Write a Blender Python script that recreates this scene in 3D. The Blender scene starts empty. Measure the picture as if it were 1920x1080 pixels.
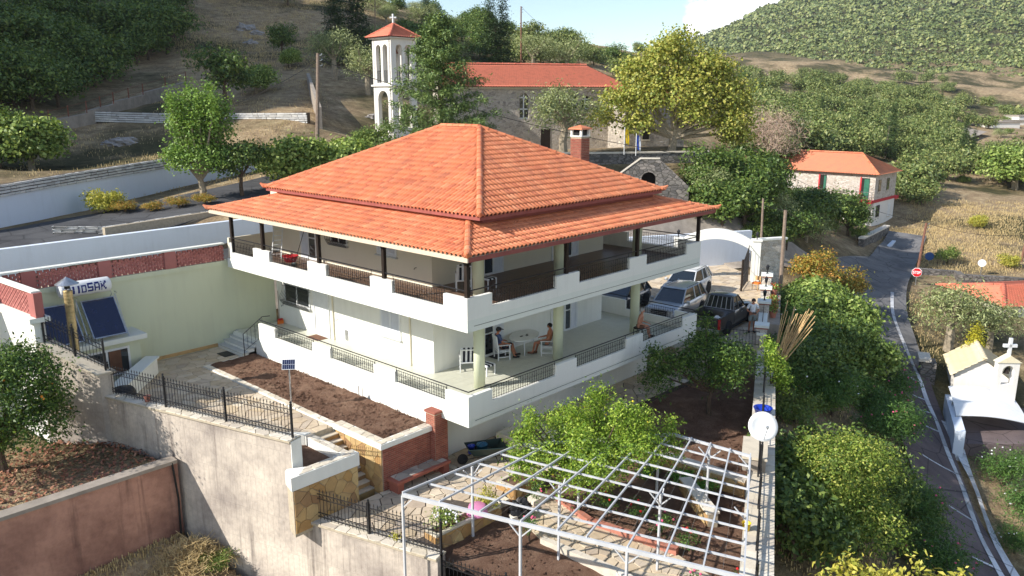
import bpy, bmesh, math, random
import numpy as np
from mathutils import Vector, Matrix
rnd = random.Random(7)
NP = np.random.RandomState(11)
sc = bpy.context.scene
COL = sc.collection
# camera
FPX, HORIZON = 1506.0, 185.0              # focal length and horizon row of a 1920x1080 frame
PITCH = math.atan((540 - HORIZON) / FPX)
CAM = (-17.37, -18.08, 10.46)
YAW = -math.radians(90 - 42.85)
cam_d = bpy.data.cameras.new('camera'); cam = bpy.data.objects.new('camera', cam_d); COL.objects.link(cam)
cam.location = CAM; cam.rotation_euler = (math.pi / 2 - PITCH, 0, YAW)
cam_d.sensor_width = 36; cam_d.lens = FPX / 1920 * 36; cam_d.clip_start = 0.1; cam_d.clip_end = 12000
sc.camera = cam
# sky and sun
SUN = Vector((-1.37, 0.62, 1.0)).normalized()
w = bpy.data.worlds.new('World'); sc.world = w; w.use_nodes = True
nt = w.node_tree; nt.nodes.clear()
sky = nt.nodes.new('ShaderNodeTexSky'); sky.sky_type = 'NISHITA'; sky.sun_disc = False
sky.sun_elevation = math.asin(SUN.z); sky.sun_rotation = math.atan2(SUN.x, SUN.y)
sky.air_density = 1.0; sky.dust_density = 0.25; sky.ozone_density = 1.6; sky.altitude = 200
bg = nt.nodes.new('ShaderNodeBackground'); bg.inputs['Strength'].default_value = 0.132
out = nt.nodes.new('ShaderNodeOutputWorld')
tc = nt.nodes.new('ShaderNodeTexCoord')
def wnode(t, **k):
 n = nt.nodes.new(t)
 for a, b in k.items(): setattr(n, a, b)
 return n
def cloud_bump(d, r0, r1):
 dp = wnode('ShaderNodeVectorMath', operation='DOT_PRODUCT'); nt.links.new(tc.outputs['Generated'], dp.inputs[0]); dp.inputs[1].default_value = d
 mr = wnode('ShaderNodeMapRange'); mr.inputs[1].default_value = math.cos(r1); mr.inputs[2].default_value = math.cos(r0); mr.clamp = True
 nt.links.new(dp.outputs['Value'], mr.inputs[0]); return mr.outputs[0]
dirs = [((0.8657, 0.4932, 0.0855), .012, .045), ((0.884, 0.4571, 0.0983), .008, .04), ((0.8719, 0.4852, 0.066), .01, .035), ((0.8873, 0.4469, 0.1138), .01, .05), ((0.2, 0.95, 0.22), .03, .2), ((-0.5, 0.8, 0.3), .05, .3), ((0.9, -0.3, 0.3), .05, .3), ((-0.8, -0.5, 0.35), .05, .35), ((0.3, -0.9, 0.3), .05, .3)]
acc = None
for d, r0, r1 in dirs:
 v = Vector(d).normalized(); o_ = cloud_bump(v, r0, r1)
 if acc is None: acc = o_
 else:
  mx = wnode('ShaderNodeMath', operation='MAXIMUM'); nt.links.new(acc, mx.inputs[0]); nt.links.new(o_, mx.inputs[1]); acc = mx.outputs[0]
nz = wnode('ShaderNodeTexNoise'); nz.inputs['Scale'].default_value = 55; nz.inputs['Detail'].default_value = 7; nz.inputs['Roughness'].default_value = .58
nt.links.new(tc.outputs['Generated'], nz.inputs['Vector'])
ad = wnode('ShaderNodeMath', operation='MULTIPLY_ADD'); nt.links.new(nz.outputs['Fac'], ad.inputs[0]); ad.inputs[1].default_value = 1.3; nt.links.new(acc, ad.inputs[2])
rm = wnode('ShaderNodeMapRange'); rm.interpolation_type = 'SMOOTHSTEP'; rm.inputs[1].default_value = 1.08; rm.inputs[2].default_value = 1.5; nt.links.new(ad.outputs[0], rm.inputs[0])
gt = wnode('ShaderNodeMath', operation='GREATER_THAN'); nt.links.new(acc, gt.inputs[0]); gt.inputs[1].default_value = 0.001
ml = wnode('ShaderNodeMath', operation='MULTIPLY'); nt.links.new(rm.outputs[0], ml.inputs[0]); nt.links.new(gt.outputs[0], ml.inputs[1])
mix = wnode('ShaderNodeMixRGB'); nt.links.new(ml.outputs[0], mix.inputs[0]); nt.links.new(sky.outputs[0], mix.inputs[1]); mix.inputs[2].default_value = (10, 10.1, 10.3, 1)
nt.links.new(mix.outputs[0], bg.inputs['Color']); nt.links.new(bg.outputs[0], out.inputs['Surface'])
sun_d = bpy.data.lights.new('sun', 'SUN'); sun_d.energy = 5.0; sun_d.angle = math.radians(.53); sun_d.color = (1, .945, .87)
sun_o = bpy.data.objects.new('sun', sun_d); COL.objects.link(sun_o); sun_o.rotation_euler = SUN.to_track_quat('Z', 'Y').to_euler(); sun_o.location = (0, 0, 60)
vs = sc.view_settings; vs.view_transform = 'Standard'; vs.look = 'None'; vs.gamma = 1; vs.exposure = 0.62; vs.use_curve_mapping = False
sc.cycles.max_bounces = 6; sc.cycles.transparent_max_bounces = 8; sc.cycles.volume_bounces = 0
# place finder: a point of the real ground from a sight line and its distance
_f = Vector((0, math.cos(PITCH), -math.sin(PITCH))); _u = Vector((0, math.sin(PITCH), math.cos(PITCH))); _r = Vector((1, 0, 0))
_rz = Matrix.Rotation(YAW, 3, 'Z')
def ray(px, py):
 return _rz @ (_f + _r * ((px - 960) / FPX) - _u * ((py - 540) / FPX))
def at(px, py, d): return Vector(CAM) + ray(px, py) * d
def onz(px, py, z):
 d = ray(px, py); return Vector(CAM) + d * ((z - CAM[2]) / d.z)
# helpers
ORG = {}
def org(o): return ORG.get(o.name, Vector((0, 0, 0)))
def tag(o, label=None, cat=None, group=None, kind=None):
 if label: o['label'] = label
 if cat: o['category'] = cat
 if group: o['group'] = group
 if kind: o['kind'] = kind
 return o
def thing(name, label, cat, loc=(0, 0, 0), group=None, rz=0):
 o = bpy.data.objects.new(name, None); o.empty_display_size = .3; COL.objects.link(o)
 o.location = loc; o.rotation_euler = (0, 0, rz); ORG[o.name] = Vector(loc)
 return tag(o, label, cat, group)
def link(name, me, parent=None, mat=None):
 o = bpy.data.objects.new(name, me); COL.objects.link(o)
 if mat is not None and not me.materials: me.materials.append(mat)
 if parent is not None:
  o.parent = parent; ORG[o.name] = org(parent)
 else: ORG[o.name] = Vector((0, 0, 0))
 return o
class MB:
 def __init__(s): s.v = []; s.f = []; s.m = []; s.cur = 0
 def add(s, vs, fs):
  b = len(s.v); s.v += [tuple(p) for p in vs]
  for f in fs: s.f.append([b + i for i in f]); s.m.append(s.cur)
  return s
 def box(s, a, b, M=None):
  x0, y0, z0 = a; x1, y1, z1 = b
  vs = [(x0, y0, z0), (x1, y0, z0), (x1, y1, z0), (x0, y1, z0), (x0, y0, z1), (x1, y0, z1), (x1, y1, z1), (x0, y1, z1)]
  if M: vs = [M @ Vector(p) for p in vs]
  return s.add(vs, [(3, 2, 1, 0), (4, 5, 6, 7), (0, 1, 5, 4), (1, 2, 6, 5), (2, 3, 7, 6), (3, 0, 4, 7)])
 def bbox(s, a, b, r=.02, M=None):
  x0, y0, z0 = a; x1, y1, z1 = b
  def ring(i, z): return [(x0 + i, y0 + r if i == 0 else y0 + i, z), (x0 + r if i == 0 else x0 + i, y0 + i, z), (x1 - r if i == 0 else x1 - i, y0 + i, z), (x1 - i, y0 + r if i == 0 else y0 + i, z), (x1 - i, y1 - r if i == 0 else y1 - i, z), (x1 - r if i == 0 else x1 - i, y1 - i, z), (x0 + r if i == 0 else x0 + i, y1 - i, z), (x0 + i, y1 - r if i == 0 else y1 - i, z)]
  rs = [ring(0, z0), ring(0, z1 - r)]
  top = [(x0 + r, y0 + 2 * r, z1), (x0 + 2 * r, y0 + r, z1), (x1 - 2 * r, y0 + r, z1), (x1 - r, y0 + 2 * r, z1), (x1 - r, y1 - 2 * r, z1), (x1 - 2 * r, y1 - r, z1), (x0 + 2 * r, y1 - r, z1), (x0 + r, y1 - 2 * r, z1)]
  vs = rs[0] + rs[1] + top
  if M: vs = [M @ Vector(p) for p in vs]
  fs = [tuple(range(7, -1, -1)), tuple(range(16, 24))]
  for k in (0, 8):
   for i in range(8): fs.append((k + i, k + (i + 1) % 8, k + 8 + (i + 1) % 8, k + 8 + i))
  return s.add(vs, fs)
 def prism(s, poly, z0, z1, cap0=True):
  n = len(poly)
  a = sum(poly[i][0] * poly[(i + 1) % n][1] - poly[(i + 1) % n][0] * poly[i][1] for i in range(n))
  if a < 0: poly = poly[::-1]
  zf0 = z0 if callable(z0) else (lambda x, y: z0); zf1 = z1 if callable(z1) else (lambda x, y: z1)
  vs = [(x, y, zf0(x, y)) for x, y in poly] + [(x, y, zf1(x, y)) for x, y in poly]
  fs = [tuple(range(n, 2 * n))] + ([tuple(range(n - 1, -1, -1))] if cap0 else [])
  for i in range(n): fs.append((i, (i + 1) % n, n + (i + 1) % n, n + i))
  return s.add(vs, fs)
 def wall(s, p, q, z0, z1, t, side=0):
  p = Vector((p[0], p[1])); q = Vector((q[0], q[1])); d = (q - p).normalized(); n = Vector((-d.y, d.x)) * t
  o = n * (side - 1) * .5
  A, B, C_, D = p + o, q + o, q + o + n, p + o + n
  a0, b0 = z0 if isinstance(z0, tuple) else (z0, z0); a1, b1 = z1 if isinstance(z1, tuple) else (z1, z1)
  vs = [(A.x, A.y, a0), (B.x, B.y, b0), (C_.x, C_.y, b0), (D.x, D.y, a0), (A.x, A.y, a1), (B.x, B.y, b1), (C_.x, C_.y, b1), (D.x, D.y, a1)]
  return s.add(vs, [(3, 2, 1, 0), (4, 5, 6, 7), (0, 1, 5, 4), (1, 2, 6, 5), (2, 3, 7, 6), (3, 0, 4, 7)])
 def tube(s, pts, r, n=6, cap=True):
  pts = [Vector(p) for p in pts]; rr = r if isinstance(r, (list, tuple)) else [r] * len(pts); vs = []; up = None
  for i, p in enumerate(pts):
   t = (pts[min(i + 1, len(pts) - 1)] - pts[max(i - 1, 0)]).normalized()
   if up is None: up = Vector((0, 0, 1)) if abs(t.z) < .9 else Vector((1, 0, 0))
   a = t.cross(up)
   if a.length < 1e-4: a = t.cross(Vector((0, 1, 0)))
   a.normalize(); b = a.cross(t); up = b
   for k in range(n):
    an = 2 * math.pi * (k + .5) / n; vs.append(p + a * math.cos(an) * rr[i] + b * math.sin(an) * rr[i])
  fs = []
  for i in range(len(pts) - 1):
   for k in range(n): fs.append((i * n + k, i * n + (k + 1) % n, (i + 1) * n + (k + 1) % n, (i + 1) * n + k))
  if cap: fs += [tuple(range(n))[::-1], tuple(range((len(pts) - 1) * n, len(pts) * n))]
  fs = [f[::-1] for f in fs]
  return s.add(vs, fs)
 def lathe(s, prof, c=(0, 0, 0), n=16, M=None):
  vs = []
  for r, z in prof:
   for k in range(n):
    a = 2 * math.pi * k / n; vs.append((c[0] + r * math.cos(a), c[1] + r * math.sin(a), c[2] + z))
  if M: vs = [M @ Vector(p) for p in vs]
  fs = []
  for i in range(len(prof) - 1):
   for k in range(n): fs.append((i * n + k, i * n + (k + 1) % n, (i + 1) * n + (k + 1) % n, (i + 1) * n + k))
  if prof[0][0] > 1e-4: fs.append(tuple(range(n))[::-1])
  if prof[-1][0] > 1e-4: fs.append(tuple(range((len(prof) - 1) * n, len(prof) * n)))
  return s.add(vs, fs)
 def ball(s, c, r, nu=8, nv=6):
  rx, ry, rz = r if isinstance(r, (tuple, list)) else (r, r, r)
  prof = [(math.sin(math.pi * (i + .02 if i == 0 else (i - .02 if i == nv else i)) / nv), -math.cos(math.pi * i / nv)) for i in range(nv + 1)]
  M = Matrix.Translation(c) @ Matrix.Diagonal((rx, ry, rz, 1))
  return s.lathe(prof, (0, 0, 0), nu, M)
 def mesh(s, name, mats, o=Vector((0, 0, 0)), smooth=False):
  me = bpy.data.meshes.new(name)
  me.from_pydata([(p[0] - o.x, p[1] - o.y, p[2] - o.z) for p in s.v], [], s.f)
  for m in (mats if isinstance(mats, (list, tuple)) else [mats]): me.materials.append(m)
  if any(s.m): me.polygons.foreach_set('material_index', s.m)
  if smooth: me.polygons.foreach_set('use_smooth', [True] * len(s.f))
  me.update(); return me
 def build(s, name, mats, parent=None, smooth=False):
  o = s.mesh(name, mats, org(parent) if parent else Vector((0, 0, 0)), smooth)
  return link(name, o, parent)
def npmesh(name, V, F, mat, smooth=False):
 V = np.asarray(V, np.float32); F = np.asarray(F, np.int32); k = F.shape[1]
 me = bpy.data.meshes.new(name); me.vertices.add(len(V)); me.vertices.foreach_set('co', V.ravel())
 me.loops.add(F.size); me.loops.foreach_set('vertex_index', F.ravel())
 me.polygons.add(len(F)); me.polygons.foreach_set('loop_start', np.arange(0, F.size, k, dtype=np.int32))
 try: me.polygons.foreach_set('loop_total', np.full(len(F), k, np.int32))
 except Exception: pass
 if smooth: me.polygons.foreach_set('use_smooth', np.ones(len(F), bool))
 if mat is not None: me.materials.append(mat)
 me.update(calc_edges=True); me.validate(); return me
def copy_tree(root, loc, rz=None, label=None, group=None, scale=None):
 r = root.copy(); COL.objects.link(r); r.location = loc; ORG[r.name] = Vector(loc)
 if rz is not None: r.rotation_euler = (0, 0, rz)
 if scale is not None: r.scale = scale if isinstance(scale, (tuple, list)) else (scale,) * 3
 if label: r['label'] = label
 if group: r['group'] = group
 for ch in list(root.children):
  c_ = ch.copy(); COL.objects.link(c_); c_.parent = r
  for g_ in list(ch.children):
   d_ = g_.copy(); COL.objects.link(d_); d_.parent = c_
 return r
# 2D pieces: crazy paving by Voronoi cells inside a convex polygon
def clip_half(poly, px, py, nx, ny):
 res = []; n = len(poly)
 for i in range(n):
  a = poly[i]; b = poly[(i + 1) % n]
  da = (a[0] - px) * nx + (a[1] - py) * ny; db = (b[0] - px) * nx + (b[1] - py) * ny
  if da <= 0: res.append(a)
  if da * db < 0:
   t = da / (da - db); res.append((a[0] + (b[0] - a[0]) * t, a[1] + (b[1] - a[1]) * t))
 return res
def shrink(poly, g):
 n = len(poly); cx = sum(p[0] for p in poly) / n; cy = sum(p[1] for p in poly) / n; q = list(poly)
 for i in range(n):
  a = poly[i]; b = poly[(i + 1) % n]; dx, dy = b[0] - a[0], b[1] - a[1]; L = math.hypot(dx, dy)
  if L < 1e-5: continue
  nx, ny = dy / L, -dx / L
  if (cx - a[0]) * nx + (cy - a[1]) * ny > 0: nx, ny = -nx, -ny
  q = clip_half(q, a[0] - nx * g, a[1] - ny * g, nx, ny)
  if len(q) < 3: return []
 return q
def crazy(poly, sx, sy=None, gap=.012, jit=.42, seed=1, stagger=True):
 sy = sy or sx; R_ = random.Random(seed)
 x0 = min(p[0] for p in poly) - sx; x1 = max(p[0] for p in poly) + sx; y0 = min(p[1] for p in poly) - sy; y1 = max(p[1] for p in poly) + sy
 nx = int((x1 - x0) / sx) + 1; ny = int((y1 - y0) / sy) + 1; S = {}
 for i in range(nx):
  for j in range(ny):
   S[i, j] = (x0 + (i + .5 + (.5 * (j % 2) if stagger else 0) + R_.uniform(-jit, jit)) * sx, y0 + (j + .5 + R_.uniform(-jit, jit)) * sy)
 n = len(poly); area = sum(poly[i][0] * poly[(i + 1) % n][1] - poly[(i + 1) % n][0] * poly[i][1] for i in range(n))
 if area < 0: poly = poly[::-1]
 res = []
 for (i, j), (cx, cy) in S.items():
  c_ = [(cx - 2 * sx, cy - 2 * sy), (cx + 2 * sx, cy - 2 * sy), (cx + 2 * sx, cy + 2 * sy), (cx - 2 * sx, cy + 2 * sy)]
  for di in (-2, -1, 0, 1, 2):
   for dj in (-2, -1, 0, 1, 2):
    if (di or dj) and (i + di, j + dj) in S:
     ox, oy = S[i + di, j + dj]; c_ = clip_half(c_, (cx + ox) / 2, (cy + oy) / 2, ox - cx, oy - cy)
     if len(c_) < 3: break
   if len(c_) < 3: break
  for k in range(n):
   if len(c_) < 3: break
   a = poly[k]; b = poly[(k + 1) % n]; c_ = clip_half(c_, a[0], a[1], b[1] - a[1], -(b[0] - a[0]))
  if len(c_) < 3: continue
  c_ = shrink(c_, gap)
  if len(c_) < 3: continue
  A = abs(sum(c_[k][0] * c_[(k + 1) % len(c_)][1] - c_[(k + 1) % len(c_)][0] * c_[k][1] for k in range(len(c_)))) / 2
  if A > sx * sy * .06: res.append(c_)
 return res
def pieces(polys, frame, th, mat, parent, name='stone', cap=300, seed=3, bev=.006, key=None, rough=.006):
 O, U_, V_, N_ = [Vector(a) for a in frame]; R_ = random.Random(seed); cv = Vector(CAM)
 lst = []
 for p in polys:
  c_ = O + U_ * (sum(q[0] for q in p) / len(p)) + V_ * (sum(q[1] for q in p) / len(p))
  A = abs(sum(p[k][0] * p[(k + 1) % len(p)][1] - p[(k + 1) % len(p)][0] * p[k][1] for k in range(len(p))))
  lst.append((-A / (c_ - cv).length_squared, p, c_))
 lst.sort(key=lambda t: t[0]); rest = MB(); made = []
 for k, (_, p, c_) in enumerate(lst):
  n = len(p); cu = sum(q[0] for q in p) / n; cw = sum(q[1] for q in p) / n
  a = sum(p[i][0] * p[(i + 1) % n][1] - p[(i + 1) % n][0] * p[i][1] for i in range(n))
  if (a < 0) == (U_.cross(V_).dot(N_) > 0): p = p[::-1]
  h = th + R_.uniform(-rough, rough)
  def P(q, z, s=0):
   du, dv = cu - q[0], cw - q[1]; L = max(math.hypot(du, dv), 1e-5); s = min(s, L * .4)
   return O + U_ * (q[0] + du / L * s) + V_ * (q[1] + dv / L * s) + N_ * z
  vs = [P(q, 0) for q in p] + [P(q, h - bev) for q in p] + [P(q, h, bev) for q in p]
  fs = [tuple(range(2 * n, 3 * n))]
  for b in (0, n):
   for i in range(n): fs.append((b + i, b + (i + 1) % n, b + n + (i + 1) % n, b + n + i))
  if k < cap:
   m_ = MB(); m_.add(vs, fs); made.append(m_.build(name, mat, parent))
  else: rest.add(vs, fs)
 if rest.v: tag(rest.build('remaining_' + name + 's', mat, parent), kind='stuff')
 return made
# materials
MATS = {}
def hexc(r, g, b):      # sRGB 0-255 -> linear
 f = lambda c: (c / 255 / 12.92) if c <= 10 else ((c / 255 + .055) / 1.055) ** 2.4
 return (f(r), f(g), f(b), 1)
class NT:
 def __init__(s, name):
  s.m = bpy.data.materials.new(name); s.m.use_nodes = True; s.t = s.m.node_tree; s.t.nodes.clear()
  s.out = s.n('ShaderNodeOutputMaterial'); MATS[name] = s.m
 def n(s, t, **k):
  x = s.t.nodes.new(t)
  for a, b in k.items(): setattr(x, a, b)
  return x
 def l(s, a, b): s.t.links.new(a, b)
 def noise(s, vec, scale, detail=4, rough=.55, dist=0):
  x = s.n('ShaderNodeTexNoise'); x.inputs['Scale'].default_value = scale; x.inputs['Detail'].default_value = detail; x.inputs['Roughness'].default_value = rough; x.inputs['Distortion'].default_value = dist
  if vec is not None: s.l(vec, x.inputs['Vector'])
  return x.outputs['Fac']
 def ramp(s, fac, stops):
  x = s.n('ShaderNodeValToRGB'); e = x.color_ramp.elements
  while len(e) < len(stops): e.new(.5)
  for el, (p, c) in zip(e, stops): el.position = p; el.color = c if len(c) == 4 else (*c, 1)
  s.l(fac, x.inputs[0]); return x.outputs[0]
 def mixc(s, fac, a, b, mode='MIX'):
  x = s.n('ShaderNodeMixRGB', blend_type=mode)
  for i, v in zip((0, 1, 2), (fac, a, b)):
   if isinstance(v, (int, float)): x.inputs[i].default_value = v
   elif isinstance(v, tuple): x.inputs[i].default_value = v if len(v) == 4 else (*v, 1)
   else: s.l(v, x.inputs[i])
  return x.outputs[0]
 def math(s, op, a, b=0, c=None):
  x = s.n('ShaderNodeMath', operation=op)
  for i, v in enumerate((a, b) if c is None else (a, b, c)):
   if isinstance(v, (int, float)): x.inputs[i].default_value = v
   else: s.l(v, x.inputs[i])
  return x.outputs[0]
 def obj(s, sc_=None, rot=None):
  c_ = s.n('ShaderNodeTexCoord').outputs['Object']
  if sc_ is None and rot is None: return c_
  mp = s.n('ShaderNodeMapping'); s.l(c_, mp.inputs[0])
  if sc_: mp.inputs['Scale'].default_value = sc_
  if rot: mp.inputs['Rotation'].default_value = rot
  return mp.outputs[0]
 def rand(s):
  a = s.n('ShaderNodeObjectInfo').outputs['Random']; b = s.n('ShaderNodeNewGeometry').outputs['Random Per Island']
  return s.math('FRACT', s.math('ADD', a, b))
 def bump(s, h, strength, dist=.02):
  x = s.n('ShaderNodeBump'); x.inputs['Strength'].default_value = strength; x.inputs['Distance'].default_value = dist; s.l(h, x.inputs['Height']); return x.outputs[0]
 def bsdf(s, col, rough=.8, spec=.3, metal=0, nrm=None, **k):
  x = s.n('ShaderNodeBsdfPrincipled')
  for nm, v in (('Base Color', col), ('Roughness', rough), ('Specular IOR Level', spec), ('Metallic', metal)):
   if isinstance(v, (int, float)): x.inputs[nm].default_value = v
   elif isinstance(v, tuple): x.inputs[nm].default_value = v if len(v) == 4 else (*v, 1)
   else: s.l(v, x.inputs[nm])
  for nm, v in k.items(): x.inputs[nm.replace('_', ' ')].default_value = v
  if nrm is not None: s.l(nrm, x.inputs['Normal'])
  s.l(x.outputs[0], s.out.inputs[0]); return x
def simple(name, col, rough=.7, spec=.35, metal=0, var=.12, scale=3, bump=.0, bscale=40, **k):
 t = NT(name); v = t.obj(); n = t.noise(v, scale, 5)
 a = tuple(c * (1 - var) for c in col[:3]); b = tuple(min(1, c * (1 + var)) for c in col[:3])
 c_ = t.ramp(n, [(.3, a), (.7, b)])
 nr = t.bump(t.noise(v, bscale, 3), bump) if bump else None
 t.bsdf(c_, rough, spec, metal, nr, **k); return t.m
def pieced(name, cols, rough=.75, spec=.3, scale=6, dirt=.35, bump=.3, bscale=25, dcol=(.12, .09, .06)):
 t = NT(name); v = t.obj(); r = t.rand(); n = len(cols)
 c_ = t.ramp(r, [(i / max(n - 1, 1), c) for i, c in enumerate(cols)])
 nz_ = t.noise(v, scale, 6, .6)
 c_ = t.mixc(t.math('MULTIPLY', t.ramp(nz_, [(.45, (0, 0, 0)), (.75, (1, 1, 1))]), dirt), c_, dcol)
 t.bsdf(c_, rough, spec, 0, t.bump(t.noise(v, bscale, 5, .65), bump)); return t.m
def plaster(name, col, dirt=.25, dcol=(.30, .28, .22), streak=.5, rough=.85):
 t = NT(name); v = t.obj(); n = t.noise(v, .7, 6, .6); sv = t.obj((3.5, 3.5, .35)); st = t.noise(sv, 1.2, 5, .6)
 f = t.math('MULTIPLY', t.ramp(t.math('MULTIPLY_ADD', st, streak, t.math('MULTIPLY', n, 1 - streak)), [(.48, (0, 0, 0)), (.72, (1, 1, 1))]), dirt)
 c_ = t.mixc(f, col, dcol); fine = t.noise(v, 60, 3)
 c_ = t.mixc(.06, c_, t.ramp(fine, [(.3, (.2, .2, .2)), (.7, (1, 1, 1))]), 'MULTIPLY')
 t.bsdf(c_, rough, .25, 0, t.bump(fine, .12, .01)); return t.m
plaster('white_plaster', hexc(234, 233, 224), .15)
plaster('cream_plaster', hexc(222, 214, 192), .08)
plaster('green_plaster', hexc(206, 210, 182), .16)
plaster('trim_plaster', hexc(226, 228, 218), .10)
plaster('whitewash', hexc(214, 222, 232), .18, (.3, .31, .30))  # white with the blue cast of shade mixed into the base colour
plaster('stucco_far', hexc(226, 222, 214), .18)
simple('floor_pale', hexc(196, 196, 180), .35, .4, var=.05)
simple('floor_brown', hexc(112, 88, 72), .35, .4, var=.1, scale=5)
simple('iron', (.016, .016, .018), .45, .4, var=.3)
simple('dark_wood', (.022, .014, .010), .55, .3, var=.4, scale=9)
simple('white_paint', (.72, .73, .72), .45, .4, var=.05)
simple('pergola_paint', (.50, .51, .52), .4, .4, var=.08)
simple('shutter_paint', (.66, .68, .72), .5, .35, var=.05)
simple('fascia_red', hexc(146, 82, 74), .7, var=.15)
simple('soffit', hexc(205, 190, 168), .8, var=.06)
simple('red_plastic', hexc(196, 32, 40), .4, .4, var=.1)
simple('blue_plastic', hexc(30, 60, 170), .35, .45, var=.1)
simple('teal_plastic', hexc(40, 100, 130), .35, .45, var=.1)
simple('pink_plastic', hexc(206, 130, 168), .4, .4, var=.08)
simple('yellow_plastic', hexc(220, 190, 40), .4, .4)
simple('terracotta', hexc(170, 112, 94), .8, var=.2)
simple('black_plastic', (.012, .012, .013), .5, .4, var=.3)
simple('galvanised', (.50, .51, .52), .35, .5, .85, var=.2, scale=8)
simple('rusty_post', hexc(120, 74, 56), .85, var=.35, scale=7)
simple('brass_pipe', hexc(186, 164, 116), .4, .5, .35, var=.3, scale=5)
simple('barrow_green', hexc(34, 52, 50), .45, .4, var=.2)
simple('concrete_path', hexc(150, 140, 128), .9, var=.2, scale=2, bump=.4)
simple('marble_step', hexc(186, 188, 186), .5, var=.1, scale=4)
simple('bark', hexc(92, 78, 64), .95, var=.35, scale=9, bump=.8, bscale=30)
simple('bark_pale', hexc(150, 138, 118), .95, var=.3, scale=7, bump=.8, bscale=22)
simple('wood_pole', hexc(128, 112, 98), .9, var=.25, scale=6, bump=.4, bscale=30)
simple('wood_pole_red', hexc(120, 84, 68), .9, var=.25, scale=6, bump=.4, bscale=30)
simple('cane', hexc(196, 164, 116), .7, var=.35, scale=6)
simple('rubber', (.018, .018, .019), .8, .25, var=.2)
simple('skin', hexc(170, 112, 84), .5, .35, var=.08, scale=8)
simple('skin_pale', hexc(190, 134, 106), .5, .35, var=.08, scale=8)
simple('hair_dark', (.02, .015, .012), .6, .3, var=.3)
simple('hair_grey', (.32, .31, .30), .6, .3, var=.3)
simple('cloth_white', hexc(214, 216, 218), .9, var=.06)
simple('cloth_navy', (.014, .016, .026), .9, var=.2)
simple('cloth_blue', hexc(70, 84, 120), .9, var=.15)
simple('cloth_grey', hexc(120, 130, 128), .9, var=.15)
simple('cloth_brown', hexc(110, 78, 60), .9, var=.2)
simple('canvas', hexc(230, 230, 228), .85, var=.05)
simple('green_door', hexc(46, 104, 82), .6, var=.12)
simple('band_red', hexc(186, 52, 58), .7, var=.1)
simple('stop_red', hexc(196, 24, 34), .5)
simple('sign_blue', hexc(60, 90, 140), .5)
simple('sign_white', (.8, .8, .8), .5, var=.03)
simple('flag_yellow', hexc(226, 190, 30), .8)
simple('flag_blue', hexc(40, 80, 180), .8)
simple('orange_cloth', hexc(220, 120, 50), .9)
simple('rock', hexc(150, 145, 140), .95, var=.35, scale=2, bump=1, bscale=8)
simple('dark_gap', (.030, .027, .024), 1, .1, var=.2)
simple('mortar', hexc(176, 164, 142), .95, var=.15, scale=9)
simple('dark_mortar', hexc(84, 76, 68), .95, var=.2, scale=9)
simple('lettering', hexc(20, 34, 110), .5)
simple('collector', (.010, .013, .05), .14, .6, var=.15, Coat_Weight=.6, Coat_Roughness=.05)
simple('flower_pink', hexc(216, 96, 130), .7); simple('flower_red', hexc(200, 40, 40), .7); simple('flower_white', (.75, .75, .75), .7)
simple('lemon_fruit', hexc(220, 196, 60), .5); simple('orange_fruit', hexc(226, 140, 40), .5)
def glass(name, col=(.02, .025, .03), rough=.04):
 t = NT(name); t.bsdf(col, rough, .8, 0, None, Coat_Weight=.5, Coat_Roughness=.02); return t.m
glass('window_glass'); glass('car_glass', (.010, .014, .018)); glass('lens', (.5, .53, .56), .1); glass('tail_lens', (.42, .01, .015), .15)
def paint(name, col, metal=.45, rough=.3, dust=.0):
 t = NT(name); v = t.obj(); c_ = t.mixc(t.math('MULTIPLY', t.noise(v, 1.6, 5), dust), col, hexc(170, 160, 146)); t.bsdf(c_, rough, .5, metal, None, Coat_Weight=.8, Coat_Roughness=.06); return t.m
paint('car_silver', (.46, .48, .50), .55, .34, .25); paint('car_white', (.66, .67, .67), .1, .35, .18); paint('car_black', (.018, .019, .022), .3, .3, .22); paint('car_dark', (.03, .04, .055), .4, .3, .2)
pieced('roof_tile', [hexc(200, 118, 80), hexc(214, 134, 94), hexc(206, 126, 86), hexc(188, 108, 76), hexc(220, 146, 106)], .62, .3, 1.3, .32, .15, 60, (.17, .10, .08))
pieced('roof_tile_old', [hexc(196, 108, 84), hexc(210, 124, 98), hexc(186, 98, 78)], .75, .25, 2.5, .3, .15, 60, (.12, .07, .05))
pieced('roof_tile_cream', [hexc(228, 214, 176), hexc(220, 204, 172), hexc(232, 222, 190)], .8, .25, 2.5, .2, .2, 40, (.2, .14, .1))
pieced('paving', [hexc(206, 188, 160), hexc(190, 172, 148), hexc(216, 202, 178), hexc(176, 160, 142), hexc(198, 178, 146)], .75, .3, 3, .3, .3, 30, (.17, .13, .09))
pieced('coping', [hexc(216, 206, 186), hexc(200, 188, 166), hexc(226, 218, 202), hexc(190, 178, 160)], .8, .25, 3, .3, .35, 30, (.16, .14, .12))
pieced('clad_stone', [hexc(188, 152, 96), hexc(170, 132, 84), hexc(204, 176, 124), hexc(150, 116, 82), hexc(196, 160, 110)], .85, .25, 4, .35, .5, 18, (.12, .08, .05))
pieced('brick', [hexc(164, 98, 80), hexc(150, 88, 74), hexc(176, 112, 92), hexc(140, 82, 70)], .85, .2, 5, .3, .4, 50, (.1, .06, .05))
pieced('lattice_brick', [hexc(164, 102, 96), hexc(178, 116, 108), hexc(152, 94, 88)], .85, .2, 4, .2, .3, 50, (.16, .09, .08))
pieced('rubble', [hexc(176, 170, 160), hexc(150, 144, 136), hexc(196, 188, 174), hexc(134, 128, 122), hexc(166, 154, 138)], .9, .2, 4, .35, .8, 14, (.1, .09, .08))
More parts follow.
